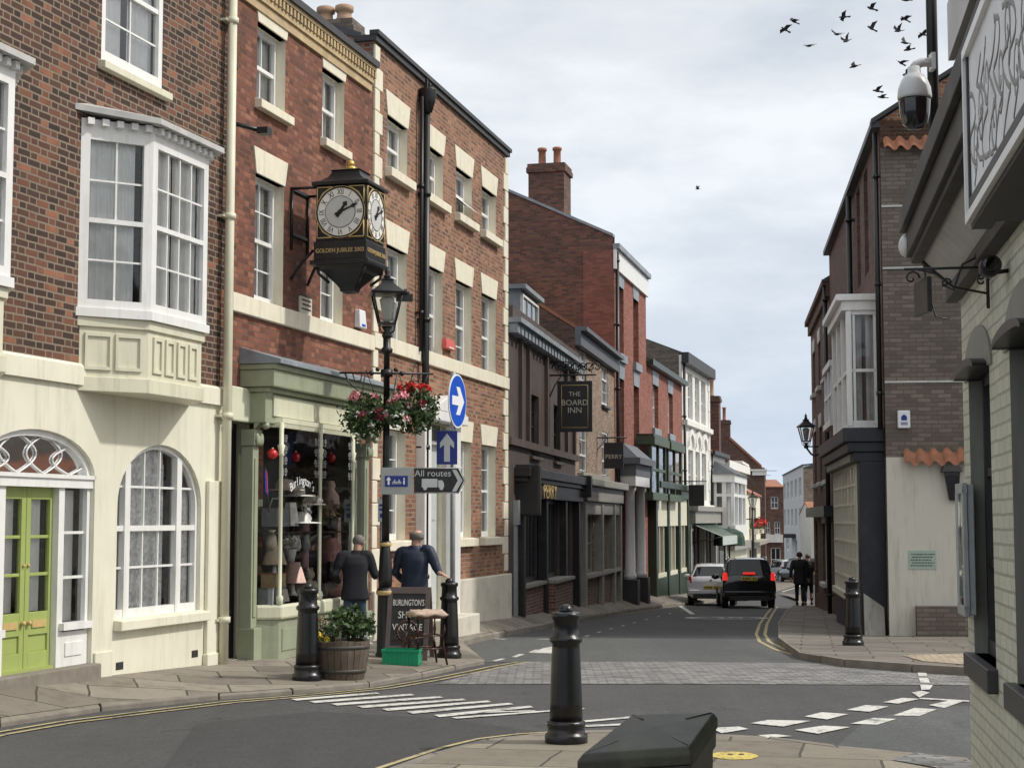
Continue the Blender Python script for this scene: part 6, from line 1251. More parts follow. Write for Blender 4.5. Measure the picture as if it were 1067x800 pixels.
def basket(px,py,Y,label,rx,top,low,seed,group='hanging baskets on the lamp post'):
    random.seed(seed); c = at(px,py,Y); t = thing('hanging_basket',label,'hanging basket',c,0,group)
    b = MB(); b.lathe([(a_*rx/.36,z_*rx/.36) for a_,z_ in [(.03,-.22),(.12,-.18),(.17,-.1),(.19,.0),(.17,.0),(.02,-.05)]],n=16); b.build('basket_bowl','green_dark',t)
    b = MB(); 
    for j in range(3): a=j*2.1; b.tube([(.2*math.cos(a),.2*math.sin(a),0),(0,0,.55)],.005,4)
    b.build('chain','iron',t)
    b = MB(); leaves(b,(0,0,-.02),rx,rx*.9,.27,900*rx/.36,.042,lo=.45) if False else leaves(b,(0,0,-.02),rx,rx*.9,.27*min(1,rx/.3),int(850*(rx/.36)**2),.040,lo=.5); leaves(b,(0,0,-.2*rx/.36),rx*.85,rx*.8,.20*rx/.36,int(420*(rx/.36)**2),.036,lo=.45); b.build('foliage','leaf',t,recalc=False)
    for m_,n,cz,lo,spread in ((top[0],top[1],.22,.2,.62),(low[0],low[1],-.08,.85,1.0)):
        for i in range(n):
            a=random.uniform(0,2*PI); d=rx*spread*math.sqrt(random.random()) if lo<.5 else rx*random.uniform(.75,1); cc=(d*math.cos(a),d*math.sin(a)*.9,cz*(1-(d/rx)**2*.5)+random.uniform(-.05,.05))
            b = MB(); leaves(b,cc,.055,.055,.045,26,.026,lo=.3); b.build('flower_head',m_,t,recalc=False)
    for i in range(7):
        b = MB(); a=random.uniform(0,2*PI); leaves(b,(rx*.85*math.cos(a),rx*.85*math.sin(a),random.uniform(-.2,.05)),.05,.05,.04,12,.022,lo=.2); b.build('small_flower','petal_white',t,recalc=False)
    random.seed(seed+1); return t
basket(381,429,pl.y-.05,'pink topped hanging basket to the left of the lamp post',.33,('petal_pink',10),('petal_crimson',9),3)
basket(432,421,pl.y+.1,'fuller hanging basket of bright red flowers right of the lamp post',.36,('petal_red',24),('petal_crimson',7),4)
basket(414,430,pl.y-.3,'smaller pink hanging basket between the lamp post and the red one',.17,('petal_pink',5),('petal_pink',2),5)
p = at(785,592,90); p.z = gz(90)+.12; t = thing('lamp_post','slim black lamp post far down the street behind the cars','lamp post',p)
hg = at(784,507,90).z-p.z; b = MB(); b.lathe([(.16,-.1),(.16,.9),(.09,1.0),(.075,2.5),(.055,hg-1.1)],n=12); b.box(-.5,.5,-.03,.03,hg-1.8,hg-1.75); b.build('column','black',t); lantern(t,hg-.96*1.15,1.15)
# wall lantern on the dark brick house
F = G2; lx = F.X(852,440); z = F.Z(841,445,.5); wp = F.W3(F.W*.50,0,0); Yl = wp.y; c = at(840,461,Yl)
t = thing('wall_lantern','black street lantern on a bracket from the dark brick house','lantern',c); lantern(t,.0,1.1); b = MB(); d_=wp.x-c.x; b.tube([(0,0,-.15),(.15,0,-.35),(d_*.6,0,-.4),(d_+.05,0,-.25)],.03,8); b.tube([(0,0,-.12),(d_+.05,0,-.12)],.02,8); b.build('bracket','black',t)
# ================================================================== traffic signs
def plate(t,name,pts,mat,y=0,th=.012,parent=None):
    b = MB(); b.prism(pts,'xz',y,y+th); return b.build(name,mat,parent or t,bevel=.002)
sy = 22.9; sp0 = pave(466,668); sp0 = Vector((at(472,480,sy).x, sy, pave_z(at(472,480,sy).x, sy)))
t = thing('sign_post','grey post with a round blue right arrow above a square blue ahead arrow','traffic sign',sp0)
zq = lambda y: at(470,y,sy).z-sp0.z
b = MB(); b.lathe([(.036,-.1),(.036,zq(388))],n=14); b.build('post','galv',t)
rz_=(zq(390)-zq(446))/2; ra = PI*.0
rd = thing('x','',''); bpy.data.objects.remove(rd)
b = MB(); b.lathe([(rz_,0),(rz_,.015)],n=48,axis='y',smooth=False); disc = b.build('round_sign','sign_white',t); disc.location=(.065,-.035,(zq(390)+zq(446))/2); disc.rotation_euler=(0,0,R(73))
b = MB(); b.lathe([(rz_*.94,-.004),(rz_*.94,-.001)],n=48,axis='y',smooth=False); b.build('blue_disc','sign_blue',disc)
a_=rz_; pts=[(-.68*a_,-.17*a_),(.05*a_,-.17*a_),(-.22*a_,-.52*a_),(.18*a_,-.52*a_),(.68*a_,0),(.18*a_,.52*a_),(-.22*a_,.52*a_),(.05*a_,.17*a_),(-.68*a_,.17*a_)]
plate(t,'white_arrow',pts,'sign_white',-.010,.005,disc)
ww=(at(477,466,sy).x-at(455.5,466,sy).x); hh=zq(449)-zq(484)
sq = plate(t,'square_sign',[(-ww/2,-hh/2),(ww/2,-hh/2),(ww/2,hh/2),(-ww/2,hh/2)],'sign_navy',0,.012); sq.location=((at(466,466,sy).x-sp0.x),-.09,(zq(449)+zq(484))/2)
plate(t,'grey_arrow',[(x*ww,z*hh) for x,z in [(-.14,-.42),(.14,-.42),(.14,.08),(.34,-.02),(.34,.14),(0,.42),(-.34,.14),(-.34,-.02),(-.14,.08)]],'sign_silver',-.006,.005,sq)
b = MB(); b.box(-.1,.1,-.08,.0,zq(493),zq(490.5)); b.box(-.06,.06,-.08,.0,zq(455),zq(451)); b.build('clip','galv',t)
# direction sign board fixed to the lamp post
Yd = pl.y-.25; c0 = at(397,500,Yd); W_ = lambda x: at(x,500,Yd).x-c0.x; Z_ = lambda y: at(400,y,Yd).z-c0.z
t = thing('direction_sign','grey and black pointed direction sign reading All routes with a lorry','road sign',c0)
bk = plate(t,'grey_panel',[(0,Z_(515)),(W_(430.5),Z_(515)),(W_(430.5),Z_(487)),(0,Z_(487))],'sign_grey')
pn = plate(t,'blue_panel',[(W_(401),Z_(507)),(W_(425),Z_(507)),(W_(425),Z_(495.5)),(W_(401),Z_(495.5))],'sign_navy',-.006,.005,bk)
b = MB(); x=W_(405); b.prism([(x-.012,Z_(505)),(x+.012,Z_(505)),(x+.012,Z_(500)),(x+.032,Z_(500)),(x,Z_(496.5)),(x-.032,Z_(500)),(x-.012,Z_(500))],'xz',-.010,-.006)
for xq in (411,415.5): 
    x=W_(xq)
    for s_ in (-1,1):
        for i in range(8): a=i*PI/4; a2_=a+PI/4; b.tube([(x+s_*.016+.014*math.cos(a),-.009,Z_(503)+.014*math.sin(a)),(x+s_*.016+.014*math.cos(a2_),-.009,Z_(503)+.014*math.sin(a2_))],.003,4)
    b.tube([(x-.016,-.009,Z_(503)),(x,-.009,Z_(500.5)),(x+.016,-.009,Z_(503))],.003,4); b.tube([(x,-.009,Z_(503)),(x+.006,-.009,Z_(499.5))],.003,4)
x=W_(421); b.box(x-.01,x+.01,-.010,-.006,Z_(504.5),Z_(500)); b.ball((x,-.008,Z_(498.6)),.010,.002,.010)
b.build('route_symbol','sign_white',pn)
bk2 = plate(t,'black_panel',[(W_(431.5),Z_(514)),(W_(478),Z_(514)),(W_(485),Z_(500.5)),(W_(478),Z_(487)),(W_(431.5),Z_(487))],'pub_dark',-.0,.014)
b = MB()
x0,x1,xt,za,zb_,zm = W_(432),W_(477.5),W_(484),Z_(513.4),Z_(487.6),Z_(500.5)
for (p,q_) in (((x0,za),(x1,za)),((x1,za),(xt,zm)),((xt,zm),(x1,zb_)),((x1,zb_),(x0,zb_))): b.tube([(p[0],-.004,p[1]),(q_[0],-.004,q_[1])],.005,4)
b.prism([(W_(471),za+.02),(W_(475.5),za+.02),(W_(482),zm),(W_(475.5),zb_-.02),(W_(471),zb_-.02),(W_(477),zm)],'xz',-.006,-.001)
b.box(W_(439.5),W_(455.8),-.006,-.001,Z_(507.6),Z_(498.7)); b.prism([(W_(456.6),Z_(507.6)),(W_(462.6),Z_(507.6)),(W_(462.6),Z_(503.5)),(W_(460.8),Z_(500.2)),(W_(456.6),Z_(500.2))],'xz',-.006,-.001)
for xq in (443,460): b.lathe([(.026,-.010),(.026,-.001)],(W_(xq),0,Z_(508.4)),14,axis='y',smooth=False)
b.build('lorry_symbol','sign_silver',bk2)
text('All routes',.118,'sign_silver',bk2,(W_(451),-.004,Z_(493.2)),ext=.002,sx=1.0)
b = MB(); b.lathe([(.085,Z_(497)),(.085,Z_(494))],(pl.x-c0.x,.25,0),14); b.box(pl.x-c0.x-.05,pl.x-c0.x+.05,.01,.2,Z_(497),Z_(494)); b.build('clip','galv',t)
# slim pole with small plate beside the corner quoins
p = pave(397,676); p = Vector((at(398,600,23.2).x,23.2,0)); p.z = pave_z(p.x,p.y); t = thing('plate_post','slim grey pole with a small parking plate left of the lamp post','sign',p); b = MB(); b.lathe([(.035,-.1),(.035,at(398,517,23.2).z-p.z)],n=12); b.build('post','galv',t); b = MB(); zt2=at(398,517,23.2).z-p.z; b.box(-.06,.08,-.055,-.04,zt2-.36,zt2-.04); q_=b.build('plate','sign_silver',t); b = MB(); b.box(-.03,.05,-.06,-.0555,zt2-.3,zt2-.24)
for i in range(2): b.box(-.04,.06,-.06,-.0555,zt2-.2+i*.06,zt2-.17+i*.06)
b.build('plate_symbol','sign_navy',q_)
p = Vector((at(478,640,23.9).x,23.9,0))
# ================================================================== barrel planter with its plants
pb = pave(355,706); 
t = thing('barrel_planter','weathered half barrel planter between the bollard and the lamp post','planter',pb)
b = MB(); prof=[(.255,-.02),(.29,.12),(.315,.28),(.325,.42)]; n=26
for j in range(n):
    a0=2*PI*j/n; a1=2*PI*(j+.93)/n; vs=[]
    for r_,z in prof:
        for a,k in ((a0,1),(a1,1),(a1,.9),(a0,.9)): vs.append((r_*k*math.cos(a),r_*k*math.sin(a),z+(.006*math.sin(j*5.1) if z>.4 else 0)))
    b.add(vs,[(4*i+k,4*i+(k+1)%4,4*i+4+(k+1)%4,4*i+4+k) for i in range(3) for k in range(4)]+[(3,2,1,0),(12,13,14,15)])
b.build('staves','oak',t)
b = MB(); 
for z,r_ in ((.07,.285),(.33,.322)): b.lathe([(r_-.012,z),(r_,z),(r_+.004,z+.04),(r_-.008,z+.04)],n=32)
b.build('hoop','hoop',t); b = MB(); b.lathe([(.01,.33),(.3,.35),(.3,.36),(.01,.38)],n=20); b.build('soil','stem',t)
random.seed(5); t = thing('shrub','glossy green shrub filling the right of the barrel planter','plant',pb+Vector((.1,0,.36))); b = MB()
for i in range(16): a=random.uniform(0,6.3); d=random.uniform(.05,.22); b.tube([(0,0,0),(d*.5*math.cos(a),d*.5*math.sin(a),.15),(d*math.cos(a),d*math.sin(a),random.uniform(.22,.36))],.006,5)
b.build('stem','stem',t); b = MB()
for i in range(26): a=random.uniform(0,6.3); d=.23*math.sqrt(random.random()); leaves(b,(d*math.cos(a),d*math.sin(a)*.8,.13+.24*random.random()*(1-(d/.3)**2)+.02),.10,.10,.09,48,.034,lo=.1)
b.build('foliage','leaf',t,recalc=False)
for i in range(10): b = MB(); a=random.uniform(0,6.3); leaves(b,(.24*math.cos(a),.22*math.sin(a),random.uniform(.0,.2)),.03,.03,.03,10,.016,lo=.1); b.build('small_flower','petal_white',t,recalc=False)
t = thing('pansy_plant','low yellow flowered plant at the left of the barrel planter','plant',pb+Vector((-.19,-.03,.36))); b = MB(); leaves(b,(0,0,.08),.14,.16,.12,260,.03,lo=.1); leaves(b,(-.02,.05,.24),.10,.1,.10,70,.022,lo=.1); b.build('foliage','leaf_light',t,recalc=False); b = MB()
for (x,y,z) in ((-.02,-.14,.12),(.05,-.13,.08),(-.08,-.08,.18)): b = MB(); leaves(b,(x,y,z),.035,.03,.035,26,.02,lo=.1); b.build('flower_head','petal_yellow',t,recalc=False)
b = MB(); leaves(b,(-.05,.05,.26),.09,.09,.07,60,.018,lo=.1); b.build('dry_flowers','petal_crimson',t,recalc=False)
# ================================================================== A-board, chair, crate
pa = pave(428,680); pa = Vector((at(427,640,21.4).x,21.4,0)); pa.z=pave_z(pa.x,pa.y); t = thing('a_board','chalked A board sign behind the wooden chair','sign board',pa,R(-8))
Hh=.92; wd_=.56; tilt=.16
def leaf_panel(sgn):
    f = MB()
    def pt(x,z,o): return (x, sgn*(-.24+tilt*1.5*z/Hh*.99)+o*(-sgn), z)
    def slab(x0,x1,z0,z1,o0,o1): f.hexa([pt(x0,z0,o0),pt(x1,z0,o0),pt(x1,z0,o1),pt(x0,z0,o1),pt(x0,z1,o0),pt(x1,z1,o0),pt(x1,z1,o1),pt(x0,z1,o1)])
    for (x0,x1,z0,z1) in ((-wd_/2,-wd_/2+.06,0,Hh),(wd_/2-.06,wd_/2,0,Hh),(-wd_/2+.06,wd_/2-.06,Hh-.08,Hh),(-wd_/2+.06,wd_/2-.06,.12,.18)): slab(x0,x1,z0,z1,.0,.025)
    fr = f.build('frame','board_frame',t); f = MB(); slab(-wd_/2+.06,wd_/2-.06,.18,Hh-.08,.005,.015) if False else f.hexa([pt(-wd_/2+.06,.18,.008),pt(wd_/2-.06,.18,.008),pt(wd_/2-.06,.18,.016),pt(-wd_/2+.06,.18,.016),pt(-wd_/2+.06,Hh-.08,.008),pt(wd_/2-.06,Hh-.08,.008),pt(wd_/2-.06,Hh-.08,.016),pt(-wd_/2+.06,Hh-.08,.016)]); pn = f.build('board_panel','chalk_black',fr); return pt,pn
pt,pn = leaf_panel(1); leaf_panel(-1)
for s_,z,sz in (("BURLINGTON'S",.72,.115),('SHOP',.565,.13),('VINTAGE',.41,.12)):
    p_ = pt(0,z,.026); text(s_,sz,'chalk',pn,p_,(PI/2-math.atan(tilt*1.5/Hh),0,0),.001,'chalk_lettering',sx=.52 if len(s_)>8 else .8)
pc_ = Vector((at(444,690,20.6).x,20.6,0)); pc_.z=pave_z(pc_.x,pc_.y); t = thing('wooden_chair','dark wooden chair with a pale folded seat cover next to the crate','chair',pc_,R(22)); 
hs=.62
b = MB(); b.box(-.19,.19,-.19,.19,hs-.05,hs); b.build('seat','mahogany',t,bevel=.008)
for sx,sy in ((-1,-1),(1,-1),(-1,1),(1,1)):
    b = MB(); b.tube([(sx*.17,sy*.17,hs-.04),(sx*.175,sy*.175,hs*.7),(sx*.165,sy*.165,.25),(sx*.21,sy*.2,.0)],[.02,.022,.017,.013],8); b.build('leg','mahogany',t)
b = MB()
for a,c_ in (((-.17,-.17),(.17,-.17)),((-.17,.17),(.17,.17)),((-.17,-.17),(-.17,.17)),((.17,-.17),(.17,.17))): b.tube([(*a,.2),(*c_,.2)],.011,6); b.tube([(*a,.36),(*c_,.36)],.009,6)
b.build('stretcher','mahogany',t)
b = MB(); vs=[]; n=10
for j in range(n+1):
    for i in range(n+1): x=-.22+.44*i/n; y=-.2+.4*j/n; vs.append((x,y,hs+.03+.012*math.sin(i*1.3+j)+.01*math.cos(j*1.9)-(.05 if i in(0,n) or j in (0,n) else 0)))
b.add(vs,[(j*(n+1)+i,j*(n+1)+i+1,(j+1)*(n+1)+i+1,(j+1)*(n+1)+i) for j in range(n) for i in range(n)],0,True); b.build('seat_cover','fabric_pale',t,solid=.03)
b = MB(); b.lathe([(.13,0),(.145,.0),(.145,.02),(.13,.02)],(-.24,-.22,.34),20,axis='y') 
pw = Vector((at(424,655,20.9).x,20.9,0)); pw.z=pave_z(pw.x,pw.y); t = thing('spinning_wheel','small dark wooden wheel stand leaning by the A board','ornament',pw,R(15)); b = MB(); n=24
for i in range(n): a=2*PI*i/n; a2_=2*PI*(i+1)/n; b.tube([(.13*math.cos(a),0,.38+.13*math.sin(a)),(.13*math.cos(a2_),0,.38+.13*math.sin(a2_))],.016,6)
for i in range(8): a=2*PI*i/8; b.tube([(0,0,.38),(.13*math.cos(a),0,.38+.13*math.sin(a))],.007,5)
b.build('wheel','mahogany',t); b = MB(); b.tube([(-.14,-.1,0),(0,-.03,.38)],.014,6); b.tube([(.14,-.1,0),(0,-.03,.38)],.014,6); b.tube([(0,.2,0),(0,.03,.40)],.014,6); b.tube([(-.2,0,.26),(.24,0,.3)],.012,6); b.build('stand','mahogany',t)
pg = Vector((at(419,688,20.35).x,20.35,0)); pg.z=pave_z(pg.x,pg.y); t = thing('plastic_crate','bright green plastic crate on the pavement under the A board','crate',pg,R(-6)); b = MB(); w_,d_,h_=.225,.14,.19
b.box(-w_,w_,-d_,d_,0,.012)
for (x0,x1,y0,y1) in ((-w_,w_,-d_,-d_+.012),(-w_,w_,d_-.012,d_),(-w_,-w_+.012,-d_+.012,d_-.012),(w_-.012,w_,-d_+.012,d_-.012)): b.box(x0,x1,y0,y1,.0121,h_)
b.build('crate_body','crate_green',t,bevel=.004); b = MB(); b.box(-w_-.012,w_+.012,-d_-.012,-d_-.0005,h_-.03,h_+.004); b.box(-w_-.012,w_+.012,d_+.0005,d_+.012,h_-.03,h_+.004); b.box(-w_-.012,-w_-.0005,-d_-.0004,d_+.0004,h_-.03,h_+.004); b.box(w_+.0005,w_+.012,-d_-.0004,d_+.0004,h_-.03,h_+.004)
for i in range(9): x=-w_+.03+i*.05; b.box(x,x+.008,-d_-.006,-d_-.0003,.01,h_-.031)
b.build('rim','crate_green',t,bevel=.003)
# ================================================================== litter bin in the foreground
Yb=6.15; cb=at(676,768,Yb); gb=.02; t = thing('litter_bin','black square litter bin with a mossy lid in the foreground','bin',(0,0,gb))
# lid corners measured on a lid that slopes down towards the camera
c4=[at(601,789.5,5.75),at(721,781.5,5.8),at(748,744.5,6.35),at(657,746.5,6.4)]
zl_=[p.z-gb for p in c4]
def lidpt(i,dz,k): 
    m_=sum(c4,Vector())/4; p=m_+(c4[i]-m_)*k; return (p.x,p.y,c4[i].z-gb+dz)
b = MB(); b.add([lidpt(i,-.05,1.0) for i in range(4)]+[lidpt(i,-.012,1.0) for i in range(4)]+[lidpt(i,.012,.93) for i in range(4)]+[((sum(c4,Vector())/4).x,(sum(c4,Vector())/4).y,sum(zl_)/4+.028)],[(3,2,1,0)]+[(i,(i+1)%4,4+(i+1)%4,4+i) for i in range(4)]+[(4+i,4+(i+1)%4,8+(i+1)%4,8+i) for i in range(4)]+[(8+i,8+(i+1)%4,12) for i in range(4)]); lid=b.build('lid','bin_lid',t,bevel=.006)
m_=sum(c4,Vector())/4
for i in range(4): b = MB(); a=Vector(lidpt(i,.010,.88)); c_=Vector((m_.x,m_.y,sum(zl_)/4+.026)); b.tube([a,a.lerp(c_,.45)],.006,6); b.build('lid_rib','bin_black',lid)
b = MB(); bk_=lambda i,k: (m_.x+(lidpt(i,0,1)[0]-m_.x)*k, m_.y+(lidpt(i,0,1)[1]-m_.y)*k)
b.add([(*bk_(i,.88),0) for i in range(4)]+[(*bk_(i,.93),lidpt(i,-.06,1)[2]) for i in range(4)],[(3,2,1,0),(4,5,6,7)]+[(i,(i+1)%4,4+(i+1)%4,4+i) for i in range(4)]); b.build('bin_body','bin_black',t,bevel=.02)
b = MB(); b.add([(*bk_(i,.965),lidpt(i,-.12,1)[2]) for i in range(4)]+[(*bk_(i,.975),lidpt(i,-.051,1)[2]) for i in range(4)],[(3,2,1,0),(4,5,6,7)]+[(i,(i+1)%4,4+(i+1)%4,4+i) for i in range(4)]); b.build('rim','bin_black',t,bevel=.006)
# ================================================================== people
def skin(name, pts, edges, mat, parent, root=0, sub=2, vox=0):
    me = bpy.data.meshes.new(name); me.from_pydata([p[0] for p in pts], edges, []); me.materials.append(M[mat])
    o = bpy.data.objects.new(name, me); COL.objects.link(o); o.parent = parent
    o.modifiers.new('skin', 'SKIN'); sv = me.skin_vertices[0].data
    for i, p in enumerate(pts):
        r = p[1]; sv[i].radius = (r, r) if isinstance(r, (int, float)) else r; sv[i].use_root = (i == root)
    s_ = o.modifiers.new('sub', 'SUBSURF'); s_.levels = s_.render_levels = sub
    o.modifiers['skin'].use_smooth_shade = True
    if vox: rm = o.modifiers.new('rm','REMESH'); rm.mode = 'VOXEL'; rm.voxel_size = vox; rm.use_smooth_shade = True; sm_ = o.modifiers.new('sm','SMOOTH'); sm_.iterations = 6; sm_.factor = .6
    dg = bpy.context.evaluated_depsgraph_get(); nm = bpy.data.meshes.new_from_object(o.evaluated_get(dg)); o.modifiers.clear(); o.data = nm
    if not nm.materials: nm.materials.append(M[mat])
    nm.name = name; return o
def melt(mb, name, mat, parent, vox, it=5):
    o = mb.build(name, mat, parent); rm = o.modifiers.new('rm','REMESH'); rm.mode = 'VOXEL'; rm.voxel_size = vox; rm.use_smooth_shade = True; sm_ = o.modifiers.new('sm','SMOOTH'); sm_.iterations = it; sm_.factor = .5
    dg = bpy.context.evaluated_depsgraph_get(); nm = bpy.data.meshes.new_from_object(o.evaluated_get(dg)); o.modifiers.clear(); o.data = nm; nm.materials.clear(); nm.materials.append(M[mat]); nm.name = name
    nr = [v.normal.copy() for v in nm.vertices]
    for v, n_ in zip(nm.vertices, nr):      # soft cloth folds
        x,y,z = v.co; v.co += n_*(.0045*math.sin(z*17+x*14+2.5*math.sin(x*6+z*3.1)))
    nm.update(); return o
def loft(mb, secs, n=20):
    vs = []
    for (x, y, z, rx, ry) in secs:
        for j in range(n):
            a = 2*PI*j/n; c_, s_ = math.cos(a), math.sin(a); vs.append((x+rx*math.copysign(abs(c_)**.8, c_), y+ry*math.copysign(abs(s_)**.8, s_), z))
    k = len(secs); mb.add(vs, [(i*n+j, i*n+(j+1)%n, (i+1)*n+(j+1)%n, (i+1)*n+j) for i in range(k-1) for j in range(n)]+[tuple(range(n))[::-1], tuple(range((k-1)*n, k*n))], 0, True)
def person(label, loc, rotz, j, tops, legs, hair, group=None, bald=False, coat_low=.78, skinm='skin', scale=1.0):
    t = thing('person', label, 'person', loc, rotz, group); t.scale = (scale,)*3
    pel, ch, nk, hd = j.get('pelvis',(0,0,.94)), j.get('chest',(0,0,1.28)), j.get('neck',(0,.0,1.48)), j.get('head',(0,.03,1.62))
    pts = [(pel,(.11,.08)),(ch,(.11,.075)),(nk,.058),(hd,(.078,.092)),((hd[0],hd[1]-.005,hd[2]+.085),(.06,.07))]; ed = [(0,1),(1,2),(2,3),(3,4)]
    hdir = Vector((math.sin(j.get('look',0)), math.cos(j.get('look',0)), 0)); side = Vector((hdir.y,-hdir.x,0)); H_ = Vector(hd)
    pts.append((H_+hdir*.115-Vector((0,0,.015)),.014)); ed.append((3,len(pts)-1))           # nose
    tr = [((pel[0],pel[1],pel[2]-.02),(.125,.10))]; ted = []; hands = []; shoes = MB()
    for s_ in (-1,1):
        k = 'R' if s_ > 0 else 'L'
        sh = j.get('sh'+k,(ch[0]+s_*.185,ch[1],1.42)); el = j['el'+k]; wr = j['wr'+k]; hp = (pel[0]+s_*.085,pel[1],.88); kn = j.get('kn'+k,(s_*.1,.03,.48)); an = j.get('an'+k,(s_*.1,0,.09)); toe = (an[0]+s_*.02,an[1]+.15,.035)
        i = len(pts); pts += [(sh,.062),(el,.045),(wr,.032)]; ed += [(1,i),(i,i+1),(i+1,i+2)]
        w_ = Vector(wr); d_ = (w_-Vector(el)).normalized(); hdv = j.get('hand'+k); d_ = Vector(hdv).normalized() if hdv else d_
        up_v = Vector((0,0,1)) if abs(d_.z) < .8 else Vector((0,1,0)); sd_ = d_.cross(up_v).normalized(); palm = w_+d_*.055
        i = len(pts); pts.append((palm,(.036,.018))); ed.append((i-1,i)); pi_ = i
        for f in range(4):
            o_ = sd_*(-.028+.0187*f); a = palm+d_*.04+o_; b_ = a+d_*(.035+.006*(f in (1,2)))-up_v*.010; c_ = b_+d_*.022-up_v*.018; i = len(pts); pts += [(a,.009),(b_,.0085),(c_,.0075)]; ed += [(pi_,i),(i,i+1),(i+1,i+2)]
        i = len(pts); q_ = palm-d_*.01-sd_*s_*.035; pts += [(q_,.011),(q_+d_*.035-sd_*s_*.018-up_v*.012,.009)]; ed += [(pi_,i),(i,i+1)]
        i = len(pts); pts += [(hp,.085),(kn,.055),(an,.038),(toe,.03)]; ed += [(0,i),(i,i+1),(i+1,i+2),(i+2,i+3)]
        i = len(tr); tr += [((hp[0],hp[1],.80),.098),(kn,.078),((an[0],an[1],an[2]+.22),.066),((an[0],an[1],an[2]+.0),.068)]; ted += [(0,i),(i,i+1),(i+1,i+2),(i+2,i+3)]
        shoes.ball((an[0],an[1]+.05,.045),.052,.135,.05,n=12,k=8); shoes.ball((an[0],an[1]-.02,.075),.05,.06,.05,n=10,k=6)
    body = skin('body', pts, ed, skinm, t)
    jm = MB(); c0, c1 = Vector(pel), Vector(ch)
    loft(jm, [(pel[0],pel[1],coat_low,.205,.15),(pel[0],pel[1],coat_low+.03,.21,.155),(pel[0],pel[1],pel[2],.19,.14),(ch[0]*.5+pel[0]*.5,ch[1]*.5+pel[1]*.5,(pel[2]+ch[2])/2,.18,.13),(ch[0],ch[1],ch[2]+.02,.195,.135),(ch[0]*.6+nk[0]*.4,ch[1]*.6+nk[1]*.4,ch[2]+.12,.20,.12),(nk[0],nk[1]-.01,nk[2]-.055,.12,.09),(nk[0],nk[1],nk[2]+.015,.07,.075)])
    for s_ in (-1,1):
        k = 'R' if s_ > 0 else 'L'; sh = Vector(j.get('sh'+k,(ch[0]+s_*.185,ch[1],1.42))); el = Vector(j['el'+k]); wr = Vector(j['wr'+k]); cu = wr-(wr-el).normalized()*.01
        jm.tube([sh+Vector((-s_*.10,0,.005)), sh+Vector((-s_*.03,0,.0)), sh.lerp(el,.18), sh.lerp(el,.55), el, el.lerp(cu,.4), cu],[.07,.082,.082,.074,.066,.058,.048],14); jm.ball(el,.066); jm.ball(sh.lerp(el,.08),.083)
    jk = melt(jm,'jacket',tops,t,.013); skin('trousers', tr, ted, legs, t, vox=.02); shoes.build('shoes','shoe',t)
    cl = MB(); cl.lathe([(.095,-.07),(.085,-.03),(.078,.012),(.072,.012),(.068,-.02)],(nk[0],nk[1]-.005,nk[2]+.0),16); cl.build('collar',tops,jk)
    e = MB(); 
    for s_ in (-1,1): e.ball(H_+side*s_*.088-Vector((0,0,.005)),.014,.02,.034,n=8,k=6)
    e.build('ears',skinm,body)
    e = MB()
    for s_ in (-1,1): e.ball(H_+hdir*.088+side*s_*.032+Vector((0,0,.02)),.011,.011,.009,n=8,k=6)
    e.build('eyes','sign_white',body); e = MB(); e.tube([H_+hdir*.096+side*-.022-Vector((0,0,.05)),H_+hdir*.103-Vector((0,0,.052)),H_+hdir*.096+side*.022-Vector((0,0,.05))],.005,6); e.build('mouth','alarm_red',body)
    hr = MB(); 
    if bald:
        vs=[]; n=18
        for i in range(n+1):
            a=PI*(.12+1.76*i/n)
            v=hdir*math.cos(a)+side*math.sin(a); p0=H_+Vector((v.x*.094,v.y*.098,-.05)); p1=H_+Vector((v.x*.099,v.y*.105,.015)); p2=H_+Vector((v.x*.092,v.y*.097,.045)); vs+=[p0,p1,p2]
        hr.add(vs,[(3*i+k,3*i+3+k,3*i+4+k,3*i+1+k) for i in range(n) for k in (0,1)],0,True); hr.build('hair',hair,body,recalc=False,solid=.006)
    else:
        c_=H_-hdir*.018+Vector((0,0,.032)); hr.ball(c_,.094,.102,.092,n=20,k=12); hr.build('hair',hair,body)
    # jacket details: back seam, hem band and pocket flaps
    return t,jk
# man at the shop window, head bowed, hands in front
g1 = Vector((at(370,600,22.0).x,22.0,0)); g1.z = pave_z(g1.x,g1.y)
person('man in a dark hip length coat and jeans facing the shop window',g1,R(12),dict(pelvis=(0,0,.95),chest=(0,.02,1.28),neck=(.03,.06,1.48),head=(.075,.11,1.60),look=R(48),elL=(-.31,-.02,1.14),wrL=(-.22,.2,1.02),elR=(.30,.02,1.14),wrR=(.33,.24,1.10),anL=(-.13,-.02,.09),anR=(.13,.04,.09)),'cloth_black','denim','hair_grey',coat_low=.76,scale=.905)
# bald man resting a hand on the bollard
bx = BM.location; g2 = Vector((at(432,600,22.2).x,22.2,0)); g2.z = pave_z(g2.x,g2.y)
top = Vector((bx.x-.02,bx.y+.02,bx.z+1.06)); 
import_m = Matrix.Rotation(-R(-8),3,'Z'); rel = import_m @ (top-g2)/.97
wr = rel+Vector((-.13,.05,.05)); sh_ = Vector((.20,0,1.44)); el_ = sh_.lerp(wr,.5)+Vector((.02,.05,-.07))
person('bald man in a navy jacket with one arm out to the bollard',g2,R(-8),dict(chest=(0,0,1.28),neck=(0,.02,1.49),head=(.02,.04,1.635),look=R(40),elL=(-.28,.02,1.13),wrL=(-.2,.2,1.0),shR=tuple(sh_),elR=tuple(el_),wrR=tuple(wr),handR=(.9,-.3,-.25)),'cloth_navy','denim','hair_grey',bald=True,skinm='skin_pink',coat_low=.76,scale=.97)
